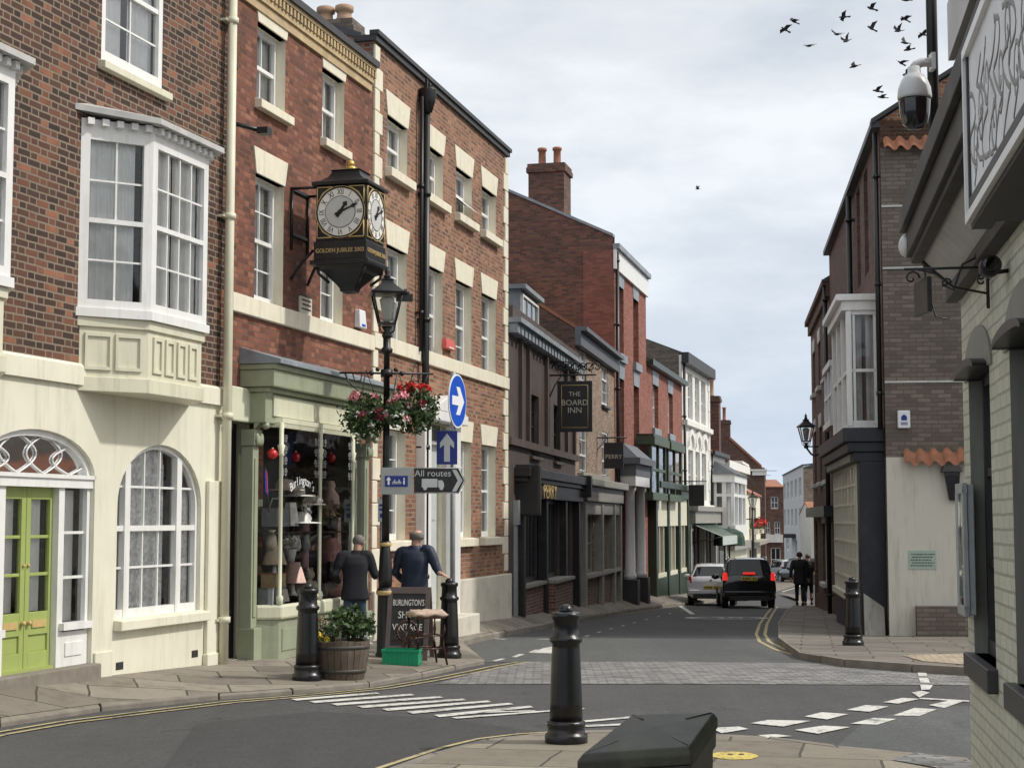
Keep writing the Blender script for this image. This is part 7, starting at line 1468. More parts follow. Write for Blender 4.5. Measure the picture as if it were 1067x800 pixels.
def walker(px,Y,label,ph,hair,s=1.0,tops='cloth_dark'):
    g = Vector((at(px,620,Y).x,Y,0)); g.z = pave_z(g.x,g.y)
    return person(label,g,R(-12),dict(elL=(-.27,-.06-ph*.08,1.14),wrL=(-.28,.02-ph*.22,.9),elR=(.27,-.06+ph*.08,1.14),wrR=(.28,.02+ph*.22,.9),knL=(-.1,.05+ph*.12,.49),anL=(-.1,ph*.22,.1),knR=(.1,.05-ph*.1,.49),anR=(.1,-ph*.26,.13)),tops,'cloth_dark',hair,coat_low=.7,scale=s)
walker(833.5,53.6,'dark coated walker on the right pavement nearer the kerb',.8,'hair_dark'); walker(842.5,54.4,'dark coated walker on the right pavement next to the house wall',-.7,'hair_grey',.98)
# ================================================================== cars
def car(label,name,px,Y,rot,st,col,lit,W_,plate_z,glassz,kind='hatch',mirror=True,rails=False,group='cars in the street'):
    g = at(px,620,Y); g.z = gz(Y)+.0; t = thing(name,label,'car',g,rot,group); slope = math.atan2(gz(Y+3)-gz(Y),3); t.rotation_euler=(slope,0,rot)
    rings=[]
    for (y,zb,zbelt,zr,w,wr) in st:
        half=[(0,zb),(w*.80,zb),(w*.96,zb+.10),(w,zb+.30 if zb+.3<zbelt-.1 else (zb+zbelt)/2),(w*.985,zbelt-.06),(w*.955,zbelt),(wr,zr-.09),(wr*.90,zr-.025),(wr*.6,zr),(0,zr+.005)]
        rings.append([(x,y,z) for x,z in half]+[(-x,y,z) for x,z in half[-2:0:-1]])
    n=len(rings[0]); b=MB(); vs=[v for r_ in rings for v in r_]
    b.add(vs,[(i*n+k,i*n+(k+1)%n,(i+1)*n+(k+1)%n,(i+1)*n+k) for i in range(len(rings)-1) for k in range(n)],0,True); b.add(rings[0],[tuple(range(n))],0,False); b.add(rings[-1],[tuple(range(n))[::-1]],0,False)
    body=b.build('body',col,t); e=body.modifiers.new('e','EDGE_SPLIT'); e.split_angle=R(38)
    def patch(name,ia,ib,ks,mat,off,shr=.08):
        b=MB(); P=[[Vector(rings[i][k]) for k in ks] for i in (ia,ib)]; c_=sum((p for r_ in P for p in r_),Vector())/(2*len(ks)); nrm=(P[0][-1]-P[0][0]).cross(P[1][0]-P[0][0]).normalized()
        ctr=Vector((0,sum(s_[0] for s_ in st)/len(st),.8))
        if nrm.dot(c_-ctr)<0: nrm=-nrm
        lo=[p.lerp(c_,shr)+nrm*off for p in P[0]]; hi=[p.lerp(c_,shr)+nrm*off for p in P[1]]; m_=len(ks)
        b.add(lo+hi,[(i,i+1,m_+i+1,m_+i) for i in range(m_-1)]); return b.build(name,mat,body,recalc=False)
    ia,ib=glassz; patch('rear_window',ia,ib,[6,7,8,9,10,11,12],'glass_car',.012,.07)
    cab=[i for i,s_ in enumerate(st) if s_[3]-s_[2]>.35]
    for a,c_ in zip(cab,cab[1:]):
        patch('side_window',a,c_,[5,6],'glass_car',.012,.10); patch('side_window',a,c_,[n-5,n-6],'glass_car',.012,.10)
    patch('windscreen',cab[-1],cab[-1]+1,[6,7,8,9,10,11,12],'glass_car',.012,.07)
    y1=st[-1][0]; wz=.31
    for yy in (.72,y1-.85):
        for s_ in (-1,1):
            b=MB(); x0=s_*W_*.985; b.lathe([(.17,0),(.29,.0),(.315,.03),(.315,.17),(.29,.2)],(x0-(.2 if s_>0 else 0),yy,wz),28,axis='x'); tw=b.build('wheel','tyre',t); b=MB(); b.lathe([(.19,-.012),(.19,.01),(.05,.02)],(x0+(.004 if s_>0 else -.012),yy,wz),20,axis='x'); b.build('rim','alloy',tw)
            b=MB(); vs=[]; 
            for i in range(17): a=PI*i/16; vs+=[(x0+s_*.012,yy+.36*math.cos(a),wz+.36*math.sin(a)),(x0+s_*.012,yy+.31*math.cos(a),wz+.31*math.sin(a))]
            b.add(vs,[(2*i,2*i+1,2*i+3,2*i+2) for i in range(16)]); b.build('wheel_arch','plastic_dark',body,recalc=False,solid=.02)
    for s_ in (-1,1):
        z0,z1=lit['z']; b=MB(); b.hexa([(s_*W_*.79,-.02,z0),(s_*W_*.965,.03,z0),(s_*W_*.99,.2,z0),(s_*W_*.79,.1,z0),(s_*W_*.82,.0+lit.get('dy',.03),z1),(s_*W_*.93,.06+lit.get('dy',.03),z1),(s_*W_*.965,.24,z1),(s_*W_*.82,.14,z1)]); b.build('tail_light',lit['m'],t,bevel=.02)
        if mirror:
            yb=st[cab[-1]][0]-.1; b=MB(); b.ball((s_*(W_+.1),yb,1.02),.13,.07,.09,n=12,k=8); b.tube([(s_*(W_-.03),yb,.98),(s_*(W_+.06),yb,1.0)],.03,6); b.build('mirror',col if col!='car_white' else 'car_white',t)
    if lit['m']=='brake_lit': b=MB(); zt3=st[ib][3]; b.box(-.17,.17,st[ia][0]-.01+.02,st[ia][0]+.03,lit['z'][1]-.0,lit['z'][1]+.07) if False else b.box(-.2,.2,.052,.10,1.10,1.17); b.build('high_brake_light','brake_lit',t,bevel=.01)
    b=MB(); b.box(-.26,.26,-.055,-.02,plate_z,plate_z+.12); pl_=b.build('number_plate','plate_yellow',t)
    b=MB()
    for i in range(7):
        if i!=4: x=-.21+i*.065; b.box(x,x+.042,-.058,-.0555,plate_z+.03,plate_z+.09)
    b.build('plate_characters','ink',pl_)
    b=MB(); b.box(-W_*.93,W_*.93,-.06,.02,st[0][1]+.05,st[0][1]+.20); b.build('bumper',lit.get('bump',col),t,bevel=.03); b=MB(); b.box(-W_*.75,W_*.75,-.045,.1,st[0][1]-.1,st[0][1]+.049); b.build('rear_valance','plastic_dark',t,bevel=.02)
    b=MB(); b.tube([(0,.06,glassz and st[ia][3]-.02),(.28,.10,st[ia][3]+.08)],.012,6); b.build('rear_wiper','plastic_dark',t); b=MB(); b.lathe([(.045,-.03),(.045,.0)],(0,.02,st[ia][3]-.13),16,axis='y'); b.build('badge','alloy',t)
    if rails:
        for s_ in (-1,1): b=MB(); b.tube([(s_*.62,.75,1.60),(s_*.62,.85,1.68),(s_*.62,2.3,1.68),(s_*.62,2.45,1.60)],.02,8); b.build('roof_rail','alloy',t)
    return t
mpv=[(.0,.36,.78,.86,.84,.78),(.03,.30,.86,1.0,.87,.80),(.08,.27,.92,1.06,.875,.80),(.34,.25,.95,1.60,.875,.66),(.62,.25,.96,1.64,.875,.66),(1.5,.25,.95,1.66,.875,.67),(2.45,.25,.93,1.60,.875,.65),(3.35,.25,.92,1.06,.87,.72),(4.1,.27,.78,.92,.84,.68),(4.35,.33,.6,.7,.78,.6)]
hb=[(.0,.36,.76,.84,.80,.74),(.03,.30,.84,.96,.83,.76),(.09,.27,.92,1.02,.84,.76),(.48,.24,.95,1.38,.84,.60),(.78,.24,.95,1.45,.84,.60),(1.4,.24,.93,1.49,.84,.62),(2.2,.24,.91,1.42,.84,.60),(2.95,.24,.90,1.02,.83,.70),(3.7,.27,.74,.88,.80,.64),(3.95,.33,.58,.68,.74,.56)]
car('black people carrier with its brake lights on','parked_car',781,53.6,R(-4),mpv,'car_black',dict(z=(.90,1.16),m='brake_lit'),.875,.90,(2,3),rails=True)
car('white hatchback partly hidden by the black car','parked_car',741,57.6,R(-9),hb,'car_white',dict(z=(.80,1.02),m='tail_red'),.84,.58,(2,3))
car('white car just ahead of the white hatchback, only its roof showing','parked_car',757,66,R(-12),hb,'car_white',dict(z=(.80,1.02),m='tail_red'),.84,.58,(2,3))
o=car('silver car parked far down the street by the grey offices','parked_car',827,112,R(12),hb,'car_silver',dict(z=(.80,1.02),m='tail_red'),.84,.58,(2,3))
car('black car parked far down the street behind the walkers','parked_car',846,104,R(10),mpv,'car_black',dict(z=(.88,1.22),m='tail_red'),.875,.62,(2,3))
# ================================================================== hanging signs and wall boxes
def hang_sign(F,lx,z_top,w_,h_,off,name,label,lines,scroll,group=None,frame='pub_sign'):
    p=F.W3(lx,0,0); t=thing(name,label,'sign',(p.x,p.y,0),F.root.rotation_euler.z); y0=-off-w_; 
    b=MB(); b.box(-.025,.025,y0,-off,z_top-h_,z_top); bo=b.build('board',frame,t,bevel=.004)
    b=MB()
    for s_ in (-1,1):
        x=s_*.028
        if scroll:
            m_=.1
            for (a,c_) in (((y0+m_,z_top-m_),(-off-m_,z_top-m_)),((y0+m_,z_top-h_+m_),(-off-m_,z_top-h_+m_)),((y0+m_,z_top-m_),(y0+m_,z_top-h_+m_)),((-off-m_,z_top-m_),(-off-m_,z_top-h_+m_))): b.tube([(x,*a),(x,*c_)],.008,4)
    if scroll: b.build('sign_border','gilt',bo)
    for s_,zq,sz in lines: text(s_,sz,'cream_text',bo,(-.028,(y0-off)/2,zq),(PI/2,0,-PI/2),.002,'sign_lettering')
    b=MB(); zb_=z_top+.14; b.tube([(0,.0,zb_),(0,y0-.1,zb_)],.02,8)
    for u in (.2,.8): yy=y0+w_*u; b.tube([(0,yy,zb_),(0,yy,z_top-.02)],.012,6)
    if scroll:
        for i in range(7):
            yy=-off+.0-(w_+.1)*i/6; pts=[(0,yy+.14*(1-k/9)*math.cos(k*.8),zb_+.17+.14*(1-k/9)*math.sin(k*.8)) for k in range(9)]; b.tube(pts,.018,5)
        b.tube([(0,0,zb_+.3),(0,-off,zb_+.33),(0,y0*.6,zb_+.3),(0,y0,zb_+.06)],.016,6); b.tube([(0,0,zb_-.5),(0,-off*.6,zb_-.25),(0,-off-.1,zb_)],.016,6)
    else: b.tube([(0,0,zb_+.15),(0,0,zb_-.5)],.015,6); b.tube([(0,0,zb_-.35),(0,-off-.1,zb_)],.012,6)
    b.build('bracket','iron',t); return t
F=F3; lx=F.X(556,440); zt_=at(593,396,F.W3(F.X(574,440),0,0).y).z
# the inn sign is square to its wall; its size comes from its pixels at that depth
lx=F.X(573,440); Yq=F.W3(lx,.5,0).y; zt_=at(593,397,Yq).z; hh=zt_-at(593,450,Yq).z; ww=(at(612,420,Yq).x-at(576,420,Yq).x)/.985
hang_sign(F,lx,zt_,ww,hh,.18,'pub_sign','large black hanging pub sign reading THE BOARD INN',[('THE',zt_-.26*hh,.15),('BOARD',zt_-.43*hh,.185),('INN',zt_-.58*hh,.19)],True)
F=F4; lx=F.X(622,470); Yq=F.W3(lx,.5,0).y; zt_=at(640,461,Yq).z; hh=zt_-at(640,488,Yq).z; ww=at(650,470,Yq).x-at(629.5,470,Yq).x
hang_sign(F,lx,zt_,ww,hh,.2,'hanging_sign','smaller black hanging sign reading PERRY on the tan house',[('PERRY',zt_-.55*hh,.17)],False)
F=F6; lx=F.X(703,500); Yq=F.W3(lx,.5,0).y; zt_=at(710,505,Yq).z
hang_sign(F,lx,zt_,.6,zt_-at(710,527,Yq).z,.55,'hanging_sign','blank dark hanging sign below the green bay windows',[],False)
def wallbox(F,px0,py0,px1,py1,name,label,cat,mat,d=.1,end=False):
    a=F.P(px0,py0); c_=F.P(px1,py1); p=F.W3((a[0]+c_[0])/2,0,0); t=thing(name,label,cat,(p.x,p.y,F.zb),F.root.rotation_euler.z); w_=abs(c_[0]-a[0])/2; z0,z1=sorted((a[1],c_[1])); b=MB(); b.hexa([(-w_,-d,z0),(w_,-d,z0),(w_,-.0,z0),(-w_,-.0,z0),(-w_*.85,-d*.8,z1),(w_*.85,-d*.8,z1),(w_*.9,0,z1),(-w_*.9,0,z1)]); b.build('casing',mat,t,bevel=.012); b=MB(); b.box(-w_*.5,w_*.5,-d-.004,-d*.9,z0+(z1-z0)*.08,z0+(z1-z0)*.2); b.build('strobe','sign_blue' if mat=='alarm_white' else 'sign_white',t); return t
wallbox(F1,369,322,376,343,'alarm_box','slim white alarm box on the red brick wall under the clock','alarm','alarm_white')
wallbox(F2,460,352,469.5,366,'alarm_box','pinkish red alarm box between the first floor windows','alarm','alarm_red')
# things fixed to the gable end: place on its plane
F=G1; W=F.W; ang=F.root.rotation_euler.z+PI/2
def gable_pt(px,py):
    o=F.G(F.W); d=ray(px,py); n=F.d; t_=(o.x*n.x+o.y*n.y)/(d.x*n.x+d.y*n.y); return EYE+d*t_
p=gable_pt(941.5,437); t=thing('alarm_box','white alarm box with a blue emblem on the grey gable wall','alarm',p,ang); b=MB(); b.box(-.11,.11,-.09,.0,-.16,.16); q_=b.build('casing','alarm_white',t,bevel=.02); b=MB(); b.prism([(-.05,-.02),(.05,-.02),(.05,.05),(0,.09),(-.05,.05)],'xz',-.095,-.0905); 
for i in range(2): b.box(-.06,.06,-.095,-.0905,-.07-.03*i,-.055-.03*i)
b.build('emblem','sign_navy',q_)
p=gable_pt(960.5,583); t=thing('wall_plaque','pale green notice plaque screwed to the cream rendered wall','sign',p,ang); b=MB(); b.box(-.245,.245,-.05,-.026,-.17,.17); q_=b.build('plate','plaque_green',t,bevel=.004)
b=MB()
for i,(x,s_) in enumerate(((.17,.08),(.11,.05),(.03,0),(-.04,0),(-.1,0))):
    k=0; xx=-.2+.03*(i%2)
    while xx<.19-.02*(i%3): w_=random.uniform(.015,.05); b.box(xx,xx+w_,-.054,-.0505,.09-.05*i,.108-.05*i); xx+=w_+.014
b.build('plaque_text','ink',q_)
p=gable_pt(989,492); t=thing('wall_light','black hooded wall light at the edge of the cream rendered wall','lamp',p,ang); b=MB(); b.hexa([(-.17,-.32,.0),(.2,-.32,.0),(.2,-.03,.0),(-.17,-.03,.0),(-.12,-.25,.12),(.15,-.25,.12),(.15,-.03,.12),(-.12,-.03,.12)]); b.build('hood','black',t,bevel=.01); b=MB(); b.hexa([(-.02,-.14,-.5),(.14,-.14,-.5),(.14,-.03,-.5),(-.02,-.03,-.5),(-.1,-.22,-.002),(.16,-.22,-.002),(.16,-.03,-.002),(-.1,-.03,-.002)]); b.build('lamp_body','navy',t); b=MB(); b.box(-.12,.13,-.24,-.1,-.06,-.003); b.build('lamp_lens','glass_lamp',t)
# ================================================================== fittings on the sage pub
F=PB; rz0=F.root.rotation_euler.z
x0,x1=F.X(995,580,.16),F.X(1007,580,.10); a=F.W3(.08,.0,0); t=thing('menu_case','tall grey framed menu case on the sage brick pub','notice case',(a.x,a.y,0),rz0); mz0,mz1=F.Z(1000,648,.15),F.Z(1000,500,.15); w_=.42
b=MB(); b.box(0,w_,-.07,-.04,mz0,mz0+.06); b.box(0,w_,-.07,-.04,mz1-.06,mz1); b.box(0,.05,-.07,-.04,mz0+.06,mz1-.06); b.box(w_-.05,w_,-.07,-.04,mz0+.06,mz1-.06); b.box(.01,w_-.01,-.04,-.0,mz0+.01,mz1-.01); q_=b.build('frame','galv',t,bevel=.005); b=MB(); b.box(.05,w_-.05,-.05,-.041,mz0+.06,mz1-.06); b.build('menu_sheet','sign_board',q_)
b=MB()
for i in range(26):
    zq=mz1-.12-i*(mz1-mz0-.2)/26; b.box(.09,.09+random.uniform(.1,.26),-.0525,-.0505,zq,zq+.012)
b.build('menu_text','ink',q_); b=MB(); b.box(.05,w_-.05,-.064,-.061,mz0+.06,mz1-.06); b.build('glass','glass',q_)
# big painted sign with scrollwork lettering
so_=.40; sx=F.X(1003,200,so_); sb,st_=F.Z(1004,233,so_),F.Z(1001,60,so_); a=F.W3(sx,so_,0); t=thing('fascia_sign','large pale sign board of flowing grey script over the sage pub','sign',(F.W3(sx,so_-.06,0).x,F.W3(sx,so_-.06,0).y,0),rz0); Ls=F.W-sx-.05
b=MB(); b.box(0,Ls,-.03,.03,sb+.05,st_); bo=b.build('board','sign_board',t); b=MB(); b.box(-.03,Ls,-.05,-.03,sb,sb+.035); b.box(-.03,Ls,-.05,-.03,st_,st_+.04); b.box(-.03,.0,-.05,.0,sb+.035,st_); b.build('sign_frame','white',bo); b=MB(); b.box(-.02,Ls,.051,so_-.02,sb+.01,sb+.04); b.box(-.02,Ls,-.028,.05,sb-.02,sb+.0); b.box(.02,.05,-.04,-.0305,sb+.055,st_-.003); b.box(.051,Ls,-.04,-.0305,sb+.055,sb+.09); b.build('sign_backing','charcoal',t)
b=MB(); hgt=st_-sb; k=0
for i in range(int((Ls-.25)/.19)):
    cx0=.16+i*.19
    pts=[(cx0+.10*math.sin(q_*2.0+i)+(.05*q_/6 if i%2 else -.04*q_/6),-.034,sb+.12+(hgt-.22)*q_/6.0+.02*math.sin(q_*3+i)) for q_ in [z*.25 for z in range(25)]]
    b.tube(pts,.013,5); cz=sb+hgt*(.35+.3*((i*7)%3)/2); pts=[(cx0+.06+.085*(1-k_/16)*math.cos(k_*.6+i),-.034,cz+.13*(1-k_/16)*math.sin(k_*.6+i)) for k_ in range(15)]; b.tube(pts,.012,5)
b.v=[(x,-.0305+(y+.034)*.12,z) for x,y,z in b.v]; b.build('script_lettering','scroll_grey',bo)
# scroll bracket with its small swinging sign, spotlight, cameras
lx=F.X(1033,290); zt_=F.Z(1033,253); zl2=F.Z(1033,318); a=F.W3(lx,0,0); t=thing('hanging_sign','small edge-on sign hanging from a wrought iron scroll bracket','sign',(a.x,a.y,0),rz0)
b=MB(); b.tube([(0,-.02,zl2-.02),(0,-.02,zt_+.02)],.010,6); rch=.40; zbr=F.Z(1033,278); b.tube([(0,-.02,zbr),(0,-rch-.06,zbr)],.008,6); b.tube([(0,-.02,zl2+.06),(0,-.2,zl2+.10),(0,-rch*.7,zbr-.03),(0,-rch,zbr)],.007,6); b.tube([(0,-.02,zbr+.08),(0,-.15,zbr+.02),(0,-.2,zbr-.12),(0,-.26,zbr-.09)],.007,6)
for (cy_,cz_,r_) in ((-.06,zt_-.07,.04),(-.05,zbr-.05,.035),(-.05,zl2+.13,.04),(-.24,zbr-.08,.03),(-rch-.02,zbr-.05,.045)): b.tube([(0,cy_+r_*(1-k_/11)*math.cos(k_*.7),cz_+r_*(1-k_/11)*math.sin(k_*.7)) for k_ in range(10)],.006,5)
b.build('bracket','iron',t); b=MB(); b.hexa([(-.13,-rch+.0,zbr-.25),(.13,-rch+.05,zbr-.25),(.13,-rch+.075,zbr-.25),(-.13,-rch+.025,zbr-.25),(-.13,-rch+.0,zbr-.06),(.13,-rch+.05,zbr-.06),(.13,-rch+.075,zbr-.06),(-.13,-rch+.025,zbr-.06)]); b.build('board','pub_dark',t,bevel=.003)
lx=F.X(1050,252); a=F.W3(lx,0,0); zq=F.Z(1050,252,.1); t=thing('spotlight','round black spotlight above the pub windows','lamp',(a.x,a.y,0),rz0); b=MB(); b.lathe([(.02,-.1),(.045,-.08),(.052,-.02),(.05,.08)],(0,-.09,zq),20,axis='x'); b.tube([(0,0,zq-.02),(0,-.09,zq-.03)],.012,6); b.build('lamp_housing','black',t); b=MB(); b.lathe([(.043,.0805),(.03,.086)],(0,-.09,zq),18,axis='x'); b.build('lamp_lens','glass_dark',t)
c_=at(944,256,10.55); t=thing('camera_dome','small white camera at the end of the dark eaves','camera',c_); b=MB(); b.ball((0,0,0),.045,.09,.075,n=14,k=10); b.build('housing','cctv_grey',t); b=MB(); b.tube([(0,0,.03),(.05,.02,.08)],.015,6); b.build('arm','cctv_grey',t)
Yc=10.4; c_=at(953,100,Yc); k=Yc/1700; t=thing('security_camera','large white dome security camera hanging from the black pipe','camera',c_)
b=MB(); b.lathe([(17.5*k,-4*k),(18*k,-1*k),(17*k,8*k),(14*k,16*k),(10*k,22*k),(7*k,24*k),(6.5*k,31*k)],n=32); b.build('housing','cctv_grey',t); b=MB(); b.lathe([(2*k,-37*k),(8*k,-35.5*k),(13*k,-30*k),(15.5*k,-20*k),(16.5*k,-6*k),(16.5*k,-4.1*k)],n=32); b.build('dome','car_black',t); b=MB(); b.ball((0,0,-18*k),9*k,9*k,11*k,n=14,k=10); b.lathe([(4*k,-10*k),(4*k,-2*k)],(0,0,-20*k),14,axis='y'); b.build('lens_unit','cctv_grey',t)
b=MB(); b.tube([(0,0,30*k),(2*k,0,33*k),(8*k,0,36*k),(20*k,2*k,37*k)],[5*k,5*k,5*k,5*k],12); b.box(18*k,22*k,-5*k,9*k,28*k,46*k); b.build('bracket','cctv_grey',t)
# ================================================================== leaning boards, far odds and ends
p=Vector((at(654,618,53.5).x,53.5,0)); p.z=pave_z(p.x,p.y); t=thing('leaning_board','pale board leaning outside the columned doorway','board',p,F5.root.rotation_euler.z); b=MB(); b.hexa([(-.9,-.5,-.02),(.9,-.5,-.02),(.9,-.46,-.02),(-.9,-.46,-.02),(-.9,-.05,1.15),(-.2,-.05,1.15),(-.2,-.01,1.15),(-.9,-.01,1.15)]); tag(t,None); b.build('panel','hat_cream',t); b=MB(); b.box(-.85,-.8,-.02,.02,0,1.1); b.box(.3,.35,-.3,-.26,0,.5); b.build('prop','oak',t)
F=F7; z=F.Z(720,556); p=F.W3(F.W*.45,0,0); t=thing('shop_awning','pale green striped awning over the white building shopfront','awning',(p.x,p.y,F.zb),F.root.rotation_euler.z); 
for nm,mt in (('canvas','awning_pale'),):
    b=MB(); b.add([(-2.9,-.05,z+.5),(3.6,-.05,z+.5),(3.6,-1.5,z-.1),(-2.9,-1.5,z-.1),(-2.9,-1.5,z-.45),(3.6,-1.5,z-.45)],[(0,1,2,3),(3,2,5,4)]); b.build(nm,mt,t,recalc=False,solid=.02)
b=MB()
for x in (-2.9,3.6): b.tube([(x,-.05,z-.4),(x,-1.48,z-.1)],.02,6)
b.build('awning_arm','iron',t); b=MB()
for i in range(12): x=-2.7+i*.5; b.add([(x,-.04,z+.53),(x+.22,-.04,z+.53),(x+.22,-1.52,z-.07),(x,-1.52,z-.07)],[(0,1,2,3)])
b.build('awning_stripe','awning_green',t,recalc=False,solid=.01)
p=at(760,575,72); p.z=gz(72)+.1; t=thing('parasol','dark green folded awning canopy on the far left pavement','parasol',p); zt_=at(760,551,72).z-p.z; zb_=at(760,566,72).z-p.z; b=MB(); b.lathe([(.04,0),(.04,zt_+.1)],n=8); b.build('pole','iron',t); b=MB(); b.lathe([(.7,zb_-.1),(.68,zb_+.25),(.6,zt_-.15),(.3,zt_),(.05,zt_+.05)],n=8,smooth=False); b.build('canopy','awning_green',t)
p=AX; t=thing('tv_aerial','thin television aerial against the sky at the end of the street','aerial',p); hz_=at(805,489,p.y).z-p.z; b=MB(); b.tube([(0,0,-.6),(0,0,hz_)],.03,5); b.tube([(-.9,0,hz_-.1),(.9,0,hz_-.1)],.02,5)
for i in range(6): x=-.8+i*.3; b.tube([(x,-.3,hz_-.1),(x,.3,hz_-.1)],.015,4)
b.tube([(-.5,0,hz_-.5),(.4,0,hz_-.45)],.02,5); b.build('antenna','iron',t)
# overhead cables that cross near the pub
b=MB(); p0=at(962,270,10.5); p1=at(975,330,10.6); b.tube([p0,p0.lerp(p1,.35)+Vector((-.01,0,-.03)),p1,p1+Vector((.06,-.05,-.02))],.006,5); tag(b.build('loose_cable','iron'),'loose black cable drooping from the end of the pub eaves','cable')
# ================================================================== birds
birds=[(818,31,1,.4,'leftmost bird of the flock, wings half folded'),(827,22.5,0,.2,'bird flying just above the leftmost bird'),(843,48,1,.5,'lone bird flying low between the leftmost pair and the middle birds'),(879,18,1,-.2,'bird with spread wings at the top middle of the flock'),(872,36,0,.6,'left bird of the close middle pair'),(882,43,2,.3,'right bird of the close middle pair'),(890,69.5,0,-.4,'lowest bird in the middle of the flock'),(908,9,0,.1,'topmost whole bird of the flock'),(908,30,2,.2,'bird gliding right of the middle pair with raised wings'),(944,0.5,1,.0,'bird cut by the top edge of the photo'),(943,20,1,.2,'small bird just below the one cut by the top edge'),(936,32.5,2,.2,'bird gliding left of the black pipe'),(962,36,1,.3,'bird passing close behind the black pipe'),(943,45,0,.1,'upper bird of the overlapping pair near the pipe'),(946.5,52,0,-.3,'lower bird of the overlapping pair near the pipe'),(939,66,0,.5,'bird flapping just above the security camera'),(945,79,2,.0,'pale bird touching the security camera arm'),(914,95,0,.2,'upper bird of the pair left of the security camera'),(919,101.5,1,.0,'flat gliding bird below left of the security camera'),(727,197,2,.1,'tiny far bird alone in the middle of the sky')]
def bird_mesh(pose):
    b=MB(); b.lathe([(.004,-.17),(.03,-.12),(.05,-.03),(.048,.04),(.03,.1),(.032,.13),(.022,.165),(.004,.19)],n=10,axis='y')
    bo=b
    up={0:.75,1:.1,2:.95}[pose]; tail=MB(); tail.hexa([(-.03,-.14,-.008),(.03,-.14,-.008),(.05,-.27,-.006),(-.05,-.27,-.006),(-.03,-.14,.008),(.03,-.14,.008),(.05,-.27,.006),(-.05,-.27,.006)])
    wings=[]
    for s_ in (-1,1):
        w=MB(); a=up*(1 if s_>0 else (.8 if pose!=0 else -.15)); c_,n_=math.cos(a),math.sin(a)
        def q(u,y,t): return (s_*(.03+u*c_),y,.02+u*n_+t)
        root,mid,tip=.0,.17,.34
        pr=[(root,.08),(mid,.10),(tip,-.06),(mid,-.05),(root,-.07)]
        vs=[q(u,y,.012 if u<tip else .003) for u,y in pr]+[q(u,y,-.006 if u<tip else 0) for u,y in pr]; w.add(vs,[(0,1,2,3,4),(9,8,7,6,5)]+[(i,5+i,5+(i+1)%5,(i+1)%5) for i in range(5)]); wings.append(w)
    return bo,tail,wings
for px,py,pose,tw,lab in birds:
    Y=62 if px>800 else 120
    t=thing('bird','dark '+lab,'bird',at(px,py,Y),R(-100)+tw,'dark birds flying over the street'); t.rotation_euler=(R(random.uniform(-25,25)),R(random.uniform(-30,30)),R(100)+tw)
    bo,tail,wings=bird_mesh(pose); bd=bo.build('body','bird',t); tail.build('tail','bird',t)
    for w in wings: w.build('wing','bird',t)
# ================================================================== goods in the shop window
F=SHOP; rz1=F.root.rotation_euler.z
def good(px,py,off,name,label,cat,parts):
    lx,lz=F.P(px,py,off); p=F.W3(lx,off,lz); t=thing(name,label,cat,p,rz1)
    for nm,mt,fn in parts: b=MB(); fn(b); b.build(nm,mt,t,recalc=False if nm in('flowers',) else True)
    return t
L_=lambda prof,n=18: (lambda b: b.lathe(prof,n=n))
for px,py,l in ((284,473,'red glass bauble hung left of the first window post'),(308,476,'red glass bauble hung between the first two window posts'),(345,477,'red glass bauble hung right of the middle window post')):
    good(px,py,.28,'bauble',l,'ornament',[('ball','bauble',lambda b: b.ball((0,0,0),.065,n=16,k=10)),('cap','gilt',L_([(.015,.06),(.015,.08)],8))])
hat=lambda s: L_([(.20*s,0),(.19*s,.012),(.10*s,.02),(.095*s,.10),(.07*s,.14),(.01,.15)])
good(297,511,.12,'sun_hat','cream sun hat high on the left of the window display','hat',[('brim','hat_cream',hat(1.3))]); good(308,517,.2,'sun_hat','white wide hat beside the cream hat in the window','hat',[('brim','hat_white',hat(1.3))]); good(322,526,.22,'sun_hat','pale flowered hat under the arched shop name','hat',[('brim','hat_cream',hat(1.15)),('flowers','petal_white',lambda b: leaves(b,(0,-.1,.06),.12,.08,.05,60,.03,lo=.1))])
good(287,540,.2,'wicker_basket','grey wicker basket on the display shelf','basket',[('body','wicker_grey',lambda b: b.box(-.2,.2,-.1,.1,-.1,.13)),('handle','wicker_grey',lambda b: b.tube([(-.2,0,.13),(-.1,0,.25),(.1,0,.25),(.2,0,.13)],.012,6))])
good(303,538,.24,'patterned_bag','spotted white bag beside the wicker basket','bag',[('body','hat_white',lambda b: b.hexa([(-.14,-.06,-.12),(.14,-.06,-.12),(.14,.06,-.12),(-.14,.06,-.12),(-.1,-.03,.18),(.1,-.03,.18),(.1,.03,.18),(-.1,.03,.18)]))])
good(343,540,.2,'flower_pot','straw coloured flowers in a dark pot on the shelf','plant',[('pot','navy',L_([(.10,-.16),(.13,0),(.12,.0)])),('flowers','straw',lambda b: leaves(b,(0,0,.12),.2,.15,.13,220,.035,lo=.2))])
good(344,510,.2,'doll_dress','small pink frock hanging above the dried flowers','dress',[('frock','lamp_pink',lambda b: b.lathe([(.14,-.2),(.12,-.08),(.06,.0),(.075,.06),(.05,.12)],n=12)),('hanger','iron',lambda b: b.tube([(-.09,0,.13),(0,0,.17),(.09,0,.13)],.006,5))])
def flag(b): b.tube([(0,0,-.25),(-.1,0,.28)],.008,5)
def cloth(c0,c1): return lambda b: b.hexa([(-.09+c0,-.006,-.0),(-.0+c0,-.006,-.06),(-.0+c0,.006,-.06),(-.09+c0,.006,.0),(-.11+c0,-.006,.26),(-.03+c0,-.006,.2),(-.03+c0,.006,.2),(-.11+c0,.006,.26)])
